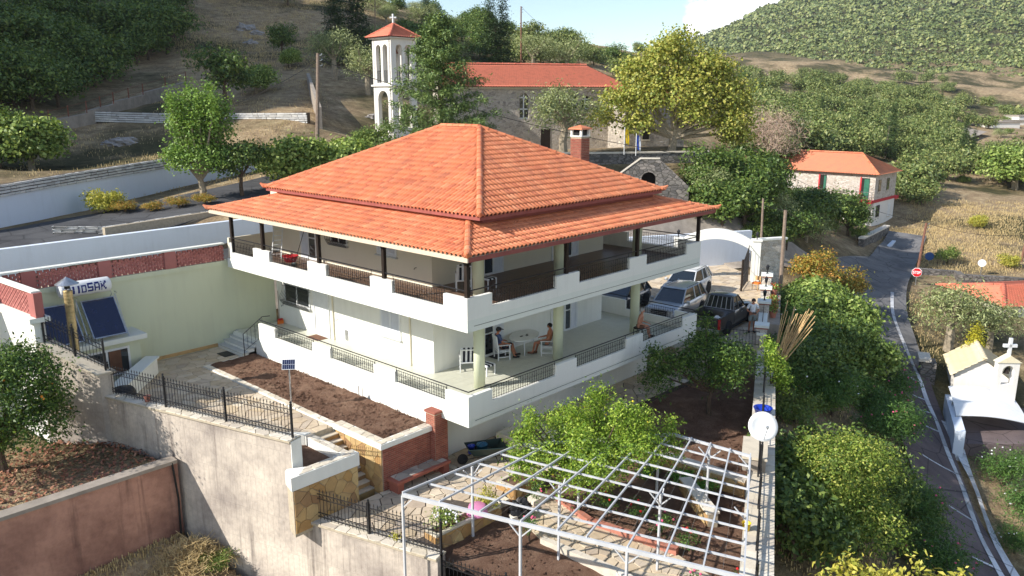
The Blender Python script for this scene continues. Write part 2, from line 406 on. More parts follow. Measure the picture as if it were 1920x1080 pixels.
pieced('white_stone', [hexc(206, 206, 204), hexc(190, 190, 188), hexc(216, 214, 208), hexc(172, 170, 166)], .9, .2, 4, .3, .6, 16, (.2, .18, .16))
def rubble_wall(name, cols, mortar, scale=2.6):
 t = NT(name); v = t.obj((1, 1, 1.7)); vo = t.n('ShaderNodeTexVoronoi', feature='F1'); vo.inputs['Scale'].default_value = scale; t.l(v, vo.inputs['Vector'])
 ve = t.n('ShaderNodeTexVoronoi', feature='DISTANCE_TO_EDGE'); ve.inputs['Scale'].default_value = scale; t.l(v, ve.inputs['Vector'])
 sp = t.n('ShaderNodeSeparateColor'); t.l(vo.outputs['Color'], sp.inputs[0])
 c_ = t.ramp(sp.outputs[0], [(i / (len(cols) - 1), c) for i, c in enumerate(cols)])
 c_ = t.mixc(.5, c_, t.ramp(t.noise(v, 6, 6, .6), [(.3, (.3, .3, .3)), (.7, (1, 1, 1))]), 'MULTIPLY')
 e = t.ramp(ve.outputs['Distance'], [(.02, (0, 0, 0)), (.08, (1, 1, 1))]); c_ = t.mixc(e, mortar, c_)
 t.bsdf(c_, .95, .2, 0, t.bump(e, .8, .05)); return t.m
rubble_wall('church_stone', [hexc(182, 172, 158), hexc(204, 194, 178), hexc(160, 152, 142), hexc(214, 204, 188)], hexc(188, 178, 164))
rubble_wall('white_rubble', [hexc(206, 196, 182), hexc(222, 214, 204), hexc(188, 176, 160), hexc(214, 204, 192)], hexc(206, 200, 190))
rubble_wall('dark_rubble', [hexc(120, 116, 112), hexc(146, 140, 132), hexc(98, 96, 94), hexc(160, 152, 144)], hexc(90, 86, 80))
def concrete(name, base, stain, dark, boards=True, amt=.8):
 t = NT(name); v = t.obj(); big = t.noise(v, .45, 8, .62); st = t.noise(t.obj((2.2, 2.2, .16)), 1, 6, .62); fine = t.noise(v, 7, 6, .6)
 c_ = t.mixc(t.math('MULTIPLY', t.ramp(big, [(.38, (0, 0, 0)), (.66, (1, 1, 1))]), amt * .8), base, stain)
 c_ = t.mixc(t.math('MULTIPLY', t.ramp(st, [(.55, (0, 0, 0)), (.75, (1, 1, 1))]), amt * .75), c_, dark)
 c_ = t.mixc(.35, c_, t.ramp(fine, [(.25, (.45, .45, .45)), (.6, (1, 1, 1))]), 'MULTIPLY')
 h = fine
 if boards:
  br = t.n('ShaderNodeTexBrick'); br.inputs['Scale'].default_value = 1; br.inputs['Brick Width'].default_value = .22; br.inputs['Row Height'].default_value = 1.15; br.inputs['Mortar Size'].default_value = .006; br.offset = .3
  mp = t.n('ShaderNodeMapping'); sx = t.n('ShaderNodeSeparateXYZ'); t.l(v, sx.inputs[0]); cb = t.n('ShaderNodeCombineXYZ'); t.l(sx.outputs['Y'], cb.inputs[0]); t.l(sx.outputs['Z'], cb.inputs[1]); t.l(cb.outputs[0], br.inputs['Vector'])
  c_ = t.mixc(t.math('MULTIPLY', br.outputs['Fac'], .2), c_, dark); h = t.math('MULTIPLY_ADD', br.outputs['Fac'], -.8, fine)
 t.bsdf(c_, .92, .2, 0, t.bump(h, .5, .03)); return t.m
concrete('concrete', hexc(208, 196, 180), hexc(150, 140, 132), hexc(86, 78, 76), True, 1.15)
concrete('pink_concrete', hexc(186, 142, 122), hexc(128, 92, 80), hexc(70, 52, 50), False, 1.25)
def soil(name, a, b, c, scale=1.5, bump=1.6):
 t = NT(name); v = t.obj(); n = t.noise(v, scale, 9, .68); c_ = t.ramp(n, [(.28, a), (.5, b), (.72, c)])
 g = t.noise(v, 26, 5, .7); c_ = t.mixc(.55, c_, t.ramp(g, [(.3, (.35, .33, .32)), (.62, (1, 1, 1))]), 'MULTIPLY')
 t.bsdf(c_, .98, .1, 0, t.bump(t.math('MULTIPLY_ADD', g, .6, t.noise(v, 90, 3)), bump, .06)); return t.m
soil('red_soil', hexc(136, 104, 86), hexc(172, 136, 114), hexc(204, 168, 142))
soil('soil_litter', hexc(94, 70, 58), hexc(134, 104, 84), hexc(176, 144, 110), 1.4)
def ground():
 t = NT('hillside'); v = t.obj(); big = t.noise(v, .05, 5, .6); mid = t.noise(v, .9, 6, .7); fine = t.noise(v, 7, 4, .7)
 dry = t.ramp(mid, [(.28, hexc(132, 112, 88)), (.5, hexc(170, 148, 116)), (.72, hexc(206, 186, 148))])
 scrub = t.ramp(mid, [(.3, hexc(58, 60, 42)), (.55, hexc(92, 88, 60)), (.75, hexc(136, 120, 84))])
 c_ = t.mixc(t.ramp(big, [(.42, (0, 0, 0)), (.55, (1, 1, 1))]), scrub, dry)
 ln = t.n('ShaderNodeVectorMath', operation='LENGTH'); t.l(v, ln.inputs[0]); fm = t.n('ShaderNodeMapRange'); fm.inputs[1].default_value = 430; fm.inputs[2].default_value = 560; t.l(ln.outputs['Value'], fm.inputs[0])
 c_ = t.mixc(fm.outputs[0], c_, scrub)
 c_ = t.mixc(.6, c_, t.ramp(fine, [(.3, (.35, .33, .32)), (.65, (1, 1, 1))]), 'MULTIPLY')
 t.bsdf(c_, .98, .1, 0, t.bump(t.math('ADD', fine, mid), .9, .15)); return t.m
ground()
def leaf(name, cols, trans=.28, rough=.5, spec=.35):
 t = NT(name); r = t.rand(); n = len(cols); c_ = t.ramp(r, [(i / (n - 1), c) for i, c in enumerate(cols)])
 ob = t.n('ShaderNodeObjectInfo'); c_ = t.mixc(t.math('MULTIPLY', ob.outputs['Random'], .22), c_, cols[0])
 b = t.bsdf(c_, rough, spec); tr = t.n('ShaderNodeBsdfTranslucent'); t.l(t.mixc(1, c_, (1.25, 1.2, .8), 'MULTIPLY'), tr.inputs[0])
 mx = t.n('ShaderNodeMixShader'); mx.inputs[0].default_value = trans; t.l(b.outputs[0], mx.inputs[1]); t.l(tr.outputs[0], mx.inputs[2]); t.l(mx.outputs[0], t.out.inputs[0]); return t.m
L_ = lambda *a: [hexc(min(255, c[0] * 1.16 + 8), min(255, c[1] * 1.14 + 8), c[2] * 1.1 + 4) for c in a]
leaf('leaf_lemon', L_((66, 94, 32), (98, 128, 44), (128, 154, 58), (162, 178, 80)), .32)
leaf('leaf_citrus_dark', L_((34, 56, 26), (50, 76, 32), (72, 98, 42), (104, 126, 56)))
leaf('leaf_round', L_((66, 90, 38), (94, 118, 48), (126, 142, 62), (168, 170, 92)), .32)
leaf('leaf_fig', L_((70, 92, 44), (94, 116, 56), (124, 144, 74), (154, 168, 100)))
leaf('leaf_mulberry', L_((76, 104, 48), (100, 130, 60), (130, 156, 80)))
leaf('leaf_oleander', L_((44, 72, 34), (62, 92, 42), (88, 118, 56)))
leaf('leaf_olive', L_((88, 100, 66), (112, 124, 84), (140, 150, 108), (164, 170, 130)), .18)
leaf('leaf_plane', L_((94, 110, 50), (124, 134, 62), (150, 152, 74), (172, 166, 92), (86, 106, 52)), .3)
leaf('leaf_cypress', L_((34, 52, 28), (48, 68, 36), (66, 86, 46)), .1)
leaf('leaf_spruce', L_((64, 86, 52), (86, 108, 62), (112, 130, 76)), .15)
leaf('leaf_oak', L_((48, 68, 34), (64, 88, 42), (86, 108, 52), (110, 124, 64)), .22)
leaf('leaf_scrub', L_((66, 88, 44), (90, 110, 54), (120, 134, 68)), .22)
leaf('leaf_yellow', L_((124, 130, 52), (154, 152, 68), (180, 172, 88), (100, 116, 52)), .3)
leaf('leaf_autumn', L_((96, 104, 44), (130, 120, 54), (170, 120, 60), (90, 110, 44)), .25)
leaf('leaf_yellowcypress', L_((120, 124, 34), (150, 148, 44), (176, 168, 56)), .15)
leaf('leaf_far', L_((66, 84, 48), (86, 102, 58), (110, 122, 72), (136, 140, 92)), .18)
leaf('grass_dry', L_((150, 134, 102), (178, 162, 126), (128, 112, 86), (164, 148, 112)), .15)
leaf('grass_green', L_((60, 110, 40), (84, 136, 52), (110, 150, 66)), .25)
leaf('twig_grey', L_((140, 120, 110), (160, 142, 132), (126, 108, 98)), .05)
leaf('dead_leaf', L_((96, 60, 54), (130, 84, 66), (150, 110, 90), (84, 50, 50)), .1)
leaf('leaf_maquis', L_((62, 74, 44), (78, 92, 52), (98, 108, 62), (120, 124, 78)), .12)
def worn(name, a, b, dark):
 t = NT(name); v = t.obj(); pt = t.noise(v, .35, 6, .65, .6); fn = t.noise(v, 22, 4, .7); vo = t.n('ShaderNodeTexVoronoi', feature='DISTANCE_TO_EDGE'); vo.inputs['Scale'].default_value = .55; mp = t.mixc(.12, v, t.n('ShaderNodeTexNoise').outputs['Color']); t.l(mp, vo.inputs['Vector'])
 c_ = t.ramp(pt, [(.35, a), (.62, b)]); c_ = t.mixc(t.math('MULTIPLY', t.ramp(vo.outputs['Distance'], [(.004, (1, 1, 1)), (.02, (0, 0, 0))]), .7), c_, dark); c_ = t.mixc(.5, c_, t.ramp(fn, [(.3, (.5, .5, .5)), (.65, (1, 1, 1))]), 'MULTIPLY')
 t.bsdf(c_, .92, .2, 0, t.bump(fn, .5, .02)); return t.m
worn('road_paint', (.80, .80, .81, 1), (.36, .36, .36, 1), (.15, .15, .15)); worn('asphalt_worn', (.12, .117, .118, 1), (.22, .212, .205, 1), (.04, .04, .04)); worn('asphalt_red', (.13, .10, .098, 1), (.20, .155, .148, 1), (.05, .04, .04)); worn('asphalt', (.05, .05, .054, 1), (.10, .10, .102, 1), (.03, .03, .03))
G = MATS.__getitem__
# terrain
CP = []
def cp(*pts):
 for p in pts: CP.append(tuple(p))
def cpx(*pts):
 for (px, py, d) in pts: CP.append(tuple(at(px, py, d)))
cp((-12, 17, 1.1), (-12, 20.3, 1.2), (-4, 18.5, 1.2), (4, 18.5, 1.1), (12, 18.5, .6), (20, 18, .2), (28, 13, -.6), (33, 10.5, -1.1), (36, 8, -1.3), (8, 20.2, 1.4), (-25, 18, 1.0), (-25, 20.3, 1.0))
cp((-26, 21.8, 3.7), (-12, 21.8, 4.0), (-4, 21.8, 4.05), (4, 21.8, 4.15), (9, 24, 4.4), (-12, 26, 4.0), (-4, 27.6, 4.0), (0, 29.6, 4.1), (4, 30, 4.6), (9, 31.5, 5.1), (14, 32.5, 5.6), (20, 31, 5.6), (-26, 23.5, 3.7))
cp((-13, 28.2, 5.9), (-5.9, 30.6, 6.0), (-.8, 33.2, 6.2), (6.6, 35.6, 6.6), (13, 36.5, 6.8), (-26, 26, 5.6))
cp((14, 27, 5), (20, 24, 4.2), (14, 22, 3.6), (26, 22, 4.0), (24, 29, 6))
cpx((100, 300, 57), (300, 275, 62), (430, 290, 60), (230, 250, 64), (60, 320, 52), (180, 229, 68), (380, 231, 69), (575, 232, 66), (190, 206, 70), (400, 203, 72), (575, 206, 69), (450, 180, 79), (560, 145, 84), (90, 250, 63), (270, 194, 75), (350, 170, 83))
cpx((0, 262, 60), (0, 190, 68), (150, 205, 75), (150, 110, 90), (300, 150, 88), (300, 65, 108), (150, 10, 112), (330, 5, 128), (450, 65, 114), (450, 5, 138), (560, 35, 128), (600, 110, 100), (680, 130, 98), (700, 30, 138), (640, 205, 76), (0, 60, 90), (0, -60, 115), (-300, 200, 60), (-300, 0, 95), (-300, -150, 130), (200, -80, 140), (420, -60, 160), (600, -40, 170))
cpx((735, 252, 72), (660, 250, 70), (870, 300, 72), (960, 292, 75), (1200, 290, 78), (1100, 292, 66), (1262, 277, 67), (1330, 285, 67), (1040, 295, 64), (860, 310, 63))
cp((26, 20.5, 3.3), (33, 14.6, 3.0), (40, 11.5, 2.4), (44, 12, 2.6))
cpx((900, 160, 108), (1000, 130, 125), (1100, 112, 150), (1160, 118, 165), (820, 90, 130), (900, 60, 170), (1000, 90, 170), (1080, 100, 190), (1200, 120, 200), (760, 20, 170))
cpx((1400, 310, 82), (1450, 385, 72), (1360, 425, 60), (1420, 432, 62), (1500, 465, 70), (1550, 440, 80), (1480, 520, 58), (1460, 340, 85))
cpx((1630, 428, 95), (1540, 405, 100), (1700, 424, 98), (1800, 420, 94), (1900, 400, 96), (1750, 470, 83), (1900, 500, 77), (1850, 350, 122), (2000, 480, 85), (2100, 400, 100))
cpx((1700, 305, 138), (1800, 330, 128), (1600, 262, 150), (1900, 300, 132), (1450, 260, 112), (1550, 290, 118), (1400, 200, 150), (1600, 205, 195), (1800, 225, 200), (1900, 240, 190), (1750, 268, 160), (2100, 300, 140), (2100, 230, 220), (1300, 160, 180), (1340, 130, 240))
cpx((1400, 150, 280), (1500, 165, 290), (1900, 205, 270), (1700, 180, 300), (1900, 160, 360), (1750, 140, 380), (1600, 128, 420), (1480, 112, 470), (2200, 180, 330))
cpx((1375, 96, 620), (1410, 76, 680), (1450, 48, 740), (1482, 22, 790), (1515, 0, 830), (1570, -38, 900), (1700, -110, 1000), (1900, -190, 1080), (2150, -230, 1100), (1900, 95, 470), (1700, 90, 500), (1600, 75, 560), (1900, 0, 680), (1700, 0, 700), (1600, 20, 690), (2150, 60, 560), (2150, -60, 800), (1330, 118, 640), (1250, 128, 700), (1100, 135, 800), (900, 140, 800), (1300, 140, 1100), (1450, 130, 1300), (1900, 60, 1700), (2300, -100, 1500), (500, 60, 700), (0, 0, 600))
ROADC = [at(1690, 478, 84), at(1672, 505, 76), at(1650, 545, 67.5), at(1655, 600, 60), at(1682, 680, 53), at(1712, 760, 47.5), at(1738, 850, 43), at(1765, 930, 39.5), at(1800, 1010, 36.5), at(1838, 1090, 34), at(1880, 1180, 31.5)]
for p in ROADC: CP.append(tuple(p))
cpx((1600, 520, 70), (1570, 560, 64), (1480, 600, 54), (1600, 640, 54), (1540, 720, 44), (1640, 780, 44), (1480, 800, 36), (1620, 900, 37), (1500, 980, 29), (1650, 1010, 33), (1740, 1080, 33), (1580, 1080, 27))
cpx((1730, 600, 62), (1740, 700, 53), (1790, 770, 48.5), (1830, 800, 47), (1900, 760, 50), (1900, 650, 57), (1880, 620, 60), (1850, 900, 42.5), (1900, 1000, 39), (1960, 900, 43), (1960, 1080, 36), (1800, 560, 67), (1900, 590, 65), (2050, 700, 52))
cp((-7, 6.6, -4.1), (-6.1, 5, -4.6), (-12, 6.4, -4.4), (-12, 3, -5.2), (-5.9, 1, -5.6), (-4.8, -3, -6.2), (-9, -2, -6.4), (-3.4, -8, -7), (-2.6, -12, -7.4), (-10, -10, -8), (-20, 4, -5.5), (-20, -10, -9), (4, -11.2, -6.6), (10, -8.5, -5.2), (16, -5, -4.2), (24, -.6, -3.2), (32, 2.4, -2.4), (38, 4.6, -2.6), (10, -14, -8.2), (22, -6, -6), (-30, -30, -12), (0, -30, -11), (20, -25, -11), (40, -20, -10.4))
cp((-24, 74, 40), (-19, 105, 84), (-45, 70, 46), (-6, 124, 84), (-60, 100, 86), (12, 142, 70))  # unseen hill added beyond the left edge, raised to shade the left slopes
cp((-30, 8, -1.4), (-20, 16.6, .4), (-11, 16.4, .6), (-34, 6.6, -4.8), (-30, 17, 1))
CPA = np.array(CP)
def rbf_fit(P):
 n = len(P); D = np.sqrt(((P[:, None, :2] - P[None, :, :2]) ** 2).sum(-1)); A = np.zeros((n + 3, n + 3)); A[:n, :n] = D + np.eye(n) * -.02
 A[:n, n] = 1; A[:n, n + 1:] = P[:, :2]; A[n, :n] = 1; A[n + 1:, :n] = P[:, :2].T
 return np.linalg.solve(A, np.concatenate([P[:, 2], [0, 0, 0]]))
WRB = rbf_fit(CPA)
def TZ0(X, Y):
 X = np.asarray(X, float); Y = np.asarray(Y, float); sh = X.shape; q = np.stack([X.ravel(), Y.ravel()], 1); n = len(CPA); o = np.empty(len(q))
 for i in range(0, len(q), 20000):
  b = q[i:i + 20000]; D = np.sqrt(((b[:, None] - CPA[None, :, :2]) ** 2).sum(-1)); o[i:i + 20000] = D @ WRB[:n] + WRB[n] + b @ WRB[n + 1:]
 return o.reshape(sh)
PROP = [(-7.75, 10.5), (-5.55, 2.35), (-4.2, -2.6), (-2.15, -11.0), (-.4, -10.9), (33.2, 4.9), (34, 9.6), (22, 16.1), (14, 16.2), (-9.25, 16.1), (-9.1, 12)]
def inside(poly, X, Y):
 r = np.zeros(X.shape, bool); n = len(poly)
 for i in range(n):
  x0, y0 = poly[i]; x1, y1 = poly[(i + 1) % n]
  c_ = ((y0 > Y) != (y1 > Y)) & (X < (x1 - x0) * (Y - y0) / (y1 - y0 + 1e-12) + x0); r ^= c_
 return r
def fbm(X, Y, f, oct=4, seed=0):
 r = np.random.RandomState(seed); o = np.zeros_like(X); a = 1.0
 for k in range(oct):
  for _ in range(3):
   an = r.uniform(0, 6.28); ph = r.uniform(0, 6.28); o += a / 3 * np.sin((X * math.cos(an) + Y * math.sin(an)) * f * r.uniform(.7, 1.4) + ph + 1.3 * np.sin((X * math.sin(an * 1.7) - Y * math.cos(an * 1.7)) * f * .6 + ph))
  f *= 2.1; a *= .5
 return o
def terr(X, Y, detail=True):
 X = np.asarray(X, float); Y = np.asarray(Y, float); Z = TZ0(X, Y)
 if detail:
  dist = np.hypot(X - CAM[0], Y - CAM[1]); amp = np.clip((dist - 45) / 400, 0.02, 1)
  Z = Z + fbm(X, Y, .045, 4, 3) * amp * 4.0 + fbm(X, Y, .5, 3, 5) * .08
 RP = [(-34, 21.2), (9, 21.2), (15, 27), (13.2, 35.5), (6.8, 34.62), (-.55, 32.33), (-5.75, 29.73), (-13.1, 27.52), (-34, 25.4)]
 Z = np.where(inside(RP, X, Y), np.minimum(Z, np.interp(X, [-34, -13, -5, 0, 7, 13], [3.6, 3.85, 3.9, 4.05, 4.75, 5.4]) + fbm(X, Y, .5, 3, 5) * .03), Z)
 ter = (X < -6.75) & (Y > 7.25) & (Y < 16.1) & (X > -40)
 Z = np.where(ter & ~inside(PROP, X, Y), -1.42 + fbm(X, Y, 1.2, 3, 9) * .04, Z)
 return np.where(inside(PROP, X, Y), np.minimum(Z, -7.0), Z)
def TZ(x, y): return float(terr(np.array([x]), np.array([y]))[0])
ths = np.radians(np.concatenate([np.arange(-105, -44, 3), np.arange(-42, 42.01, .19), np.arange(45, 106, 3)]))
rs_ = np.concatenate([np.linspace(6, 90, 330), np.geomspace(91, 1500, 150)])
TH, RR = np.meshgrid(ths, rs_, indexing='ij')
hd = math.pi / 2 + YAW
TX = CAM[0] + RR * np.cos(hd - TH); TY = CAM[1] + RR * np.sin(hd - TH); TZg = terr(TX, TY)
nt_, nr_ = TX.shape
idx = np.arange(nt_ * nr_).reshape(nt_, nr_)
Fq = np.stack([idx[:-1, :-1], idx[:-1, 1:], idx[1:, 1:], idx[1:, :-1]], -1).reshape(-1, 4)[:, ::-1]
ins = inside([(x, y) for x, y in PROP], TX, TY)
keep = ~(ins.ravel()[Fq].all(1)); Fq = Fq[keep]
tm = npmesh('hillside', np.stack([TX.ravel(), TY.ravel(), TZg.ravel()], 1), Fq, G('hillside'), True)
tag(link('terrain', tm), kind='structure')
def strip(path, half, z_off, name, mat, parent=None, zf=None, kind='structure', samples=1.0, widths=None):
 P = [Vector(p) for p in path]; pts = []; ws = []
 for i in range(len(P) - 1):
  k = max(2, int((P[i + 1] - P[i]).length / samples))
  for j in range(k):
   f = j / k; p0 = P[max(i - 1, 0)]; p1 = P[i]; p2 = P[i + 1]; p3 = P[min(i + 2, len(P) - 1)]
   pts.append(.5 * ((2 * p1) + (-p0 + p2) * f + (2 * p0 - 5 * p1 + 4 * p2 - p3) * f * f + (-p0 + 3 * p1 - 3 * p2 + p3) * f ** 3))
   ws.append((widths[i] * (1 - f) + widths[i + 1] * f) if widths else half)
 pts.append(P[-1]); ws.append(widths[-1] if widths else half)
 V = []; F = []; nc = 7
 for i, p in enumerate(pts):
  t = (pts[min(i + 1, len(pts) - 1)] - pts[max(i - 1, 0)]); t.z = 0; t.normalize(); n = Vector((t.y, -t.x, 0))
  row = []
  for c_ in range(nc):
   q = p + n * ws[i] * (2 * c_ / (nc - 1) - 1); row.append(q)
  zs = [zf(q.x, q.y) if zf else p.z for q in row]
  for q, z in zip(row, zs): V.append((q.x, q.y, z + z_off))
  if i:
   for c_ in range(nc - 1): F.append(((i - 1) * nc + c_, (i - 1) * nc + c_ + 1, i * nc + c_ + 1, i * nc + c_))
 me = npmesh(name, np.array(V), np.array(F)[:, ::-1] if False else np.array(F), mat, True)
 return tag(link(name, me, parent), kind=kind), pts
# the house
house = thing('house', 'two-storey white house with red tiled hip roof and wrapround balconies', 'house', (7.5, 8, -2.3))
XW, YW, XE, YN = 2.4, 4.4, 13.25, 15.6      # outer faces of the rooms
BX, BY = 14.65, 15.26                       # extent of the balconies
UF = 3.45                                   # upper floor level
m = MB(); m.box((XW, YW, 0.002), (XE, YN, 3.05)); m.build('wall', G('white_plaster'), house)
m = MB(); m.box((XW, YW, UF + .002), (XE, YN, 6.45)); m.build('wall', G('cream_plaster'), house)
m = MB(); m.box((.004, 2.1, -2.6), (13.9, YN, -.252)); m.build('basement_wall', G('white_plaster'), house)
m = MB(); m.box((0, 0, -.25), (BX, YN, 0)); m.build('floor_slab', G('trim_plaster'), house)
m = MB(); m.box((0, 0, 3.05), (BX, YN - .03, UF)); m.build('floor_slab', G('trim_plaster'), house)
def tiled_floor(z, mat, step):
 rects = [(.16, .16, BX - .16, YW - .006), (.16, YW, XW - .006, YN - .04), (XE + .006, YW, BX - .16, YN - .04)]
 mb = MB()
 for x0, y0, x1, y1 in rects:
  nx = max(1, round((x1 - x0) / step)); ny = max(1, round((y1 - y0) / step))
  for i in range(nx):
   for j in range(ny):
    a = (x0 + (x1 - x0) * i / nx + .004, y0 + (y1 - y0) * j / ny + .004); b = (x0 + (x1 - x0) * (i + 1) / nx - .004, y0 + (y1 - y0) * (j + 1) / ny - .004)
    mb.add([(a[0], a[1], z + .012), (b[0], a[1], z + .012), (b[0], b[1], z + .012), (a[0], b[1], z + .012), (a[0], a[1], z), (b[0], a[1], z), (b[0], b[1], z), (a[0], b[1], z)], [(0, 1, 2, 3), (4, 5, 1, 0), (5, 6, 2, 1), (6, 7, 3, 2), (7, 4, 0, 3)])
 tag(mb.build('floor_tiles', mat, house), kind='stuff')
tiled_floor(0.003, G('floor_pale'), .45); tiled_floor(UF + .003, G('floor_brown'), .33)
def parapet(axis, fix, ends, opens, zb, zl, zh, t=.15, inward=1):
 mb = MB(); a0, a1 = ends
 def bx(s0, s1, z0, z1):
  if axis == 'y': mb.box((min(fix, fix + t * inward), s0, z0), (max(fix, fix + t * inward), s1, z1))
  else: mb.box((s0, min(fix, fix + t * inward), z0), (s1, max(fix, fix + t * inward), z1))
 bx(a0, a1, zb, zl); cur = a0
 for o0, o1 in opens + [(a1, a1)]:
  if o0 > cur + .01: bx(cur, o0, zl, zh)
  cur = o1
 mb.build('parapet', G('white_plaster'), house)
OL0 = [(1.13, 3.83), (5.07, 7.86), (9.1, 11.95)]; OR0 = [(1.13, 4.53), (5.75, 9.06), (10.25, 13.45)]
OL1 = [(1.13, 3.83), (5.07, 7.86), (9.1, 11.97), (13.25, 15.1)]; OR1 = [(1.15, 4.48), (5.82, 9.1), (10.3, 13.47)]
OX = [(1.1, 3.9), (5.5, 8.5), (10, 13)]
parapet('y', -.006, (-.006, 13.26), OL0, 0.0, .42, .83); parapet('x', -.006, (.145, BX + .006), OR0, 0.0, .42, .83); parapet('y', BX + .006, (.145, YN), OX, 0, .36, .80, inward=-1)
parapet('y', -.006, (-.006, BY), OL1, UF, 3.76, 4.2); parapet('x', -.006, (.145, BX + .006), OR1, UF, 3.76, 4.2); parapet('y', BX + .006, (.145, YN - .05), OX, UF, 3.76, 4.18, inward=-1)
for z in (-.08, 3.22):
 m = MB(); m.box((.3, -.009, z), (BX - .1, -.0005, z + .012)); m.build('drip_line', G('dark_gap'), house)
def scroll(mb, c, e, s, r=.006):
 e = Vector(e); c = Vector(c); up = Vector((0, 0, 1))
 for sg in (-1, 1):
  pts = []
  for k in range(8):
   a = k / 7 * 4.6; rr = s * (.30 - .042 * k); pts.append(c + e * sg * (.26 * s + rr * math.cos(a) * .6 - .1 * s) + up * (rr * math.sin(a)))
  mb.tube(pts, r, 3, False)
  mb.tube([c + e * sg * .02 + up * (-.28 * s), c + e * sg * .16 * s + up * -.42 * s], r, 3, False)
  mb.tube([c + e * sg * .02 + up * (.28 * s), c + e * sg * .16 * s + up * .42 * s], r, 3, False)
def iron_panel(p, q, z0, z1, parent, name='railing', step=.125, orn=3, s=.30):
 p = Vector(p); q = Vector(q); L = (q - p).length; e = (q - p) / L; n = max(2, round(L / step)); mb = MB()
 for z in (z0 + .03, z1 - .02): mb.tube([p + Vector((0, 0, z)), q + Vector((0, 0, z))], .011, 4)
 for i in range(n + 1):
  b = p + e * L * i / n; mb.tube([b + Vector((0, 0, z0 + .0)), b + Vector((0, 0, z1))], .0085, 4, False)
  if orn and i % 2 == 1: scroll(mb, b + Vector((0, 0, (z0 + z1) / 2)), e, s)
 return mb.build(name, G('iron'), parent)
for o in OL0: iron_panel((.07, o[0] + .03, 0), (.07, o[1] - .03, 0), .43, .9, house)
for o in OR0: iron_panel((o[0] + .03, .07, 0), (o[1] - .03, .07, 0), .43, .9, house)
for o in OX[:2]: iron_panel((BX - .07, o[0] + .03, 0), (BX - .07, o[1] - .03, 0), .37, .86, house)
for o in OL1: iron_panel((.07, o[0] + .03, 0), (.07, o[1] - .03, 0), 3.77, 4.3, house)
for o in OR1: iron_panel((o[0] + .03, .07, 0), (o[1] - .03, .07, 0), 3.77, 4.3, house)
for o in OX[:2]: iron_panel((BX - .07, o[0] + .03, 0), (BX - .07, o[1] - .03, 0), 3.77, 4.3, house)
def handrail(pts, z, opens_y, opens_x):
 mb = MB(); mb.tube([(x, y, z) for x, y in pts], .022, 6)
 for a in opens_y:
  for y in a: mb.tube([(.07, y, z - .16), (.07, y, z)], .01, 4, False)
 for a in opens_x:
  for x in a: mb.tube([(x, .07, z - .16), (x, .07, z)], .01, 4, False)
 mb.build('handrail', G('iron'), house)
handrail([(.07, 13.3), (.07, .07), (BX - .07, .07), (BX - .07, 15)], .98, OL0, OR0)
handrail([(.07, 15.2), (.07, .07), (BX - .07, .07), (BX - .07, 15)], 4.42, OL1, OR1)
for z0, z1 in ((0, 3.05), (UF, 5.95)):
 for x in (2.5, 7.05, 12.55):
  m = MB(); m.lathe([(.21, z0), (.21, z1)], (x, 2.0, 0), 24); m.build('column', G('green_plaster'), house, True)
m = MB(); m.lathe([(.22, -2.6), (.22, -.252)], (12.6, .9, 0), 20); m.build('column', G('green_plaster'), house, True)
for x, y in ((.1, .1), (.1, 4.35), (.1, 8.4), (.1, 12.55), (.1, 15.15), (5.15, .1), (9.72, .1), (BX - .1, .1), (BX - .1, 4.58), (BX - .1, 9.2)):
 m = MB(); z1 = 5.52; m.box((x - .065, y - .065, 4.2 if y < 15 else 3.76), (x + .065, y + .065, z1)); m.box((x - .12, y - .12, z1 - .08), (x + .12, y + .12, z1 + .02))
 for dx, dy in ((.28, 0), (-.28, 0)) if y == .1 and x > 1 and x < 14 else ((0, .28), (0, -.28)):
  m.tube([(x, y, z1 - .34), (x + dx, y + dy, z1)], .035, 4)
 m.build('timber_post', G('dark_wood'), house)
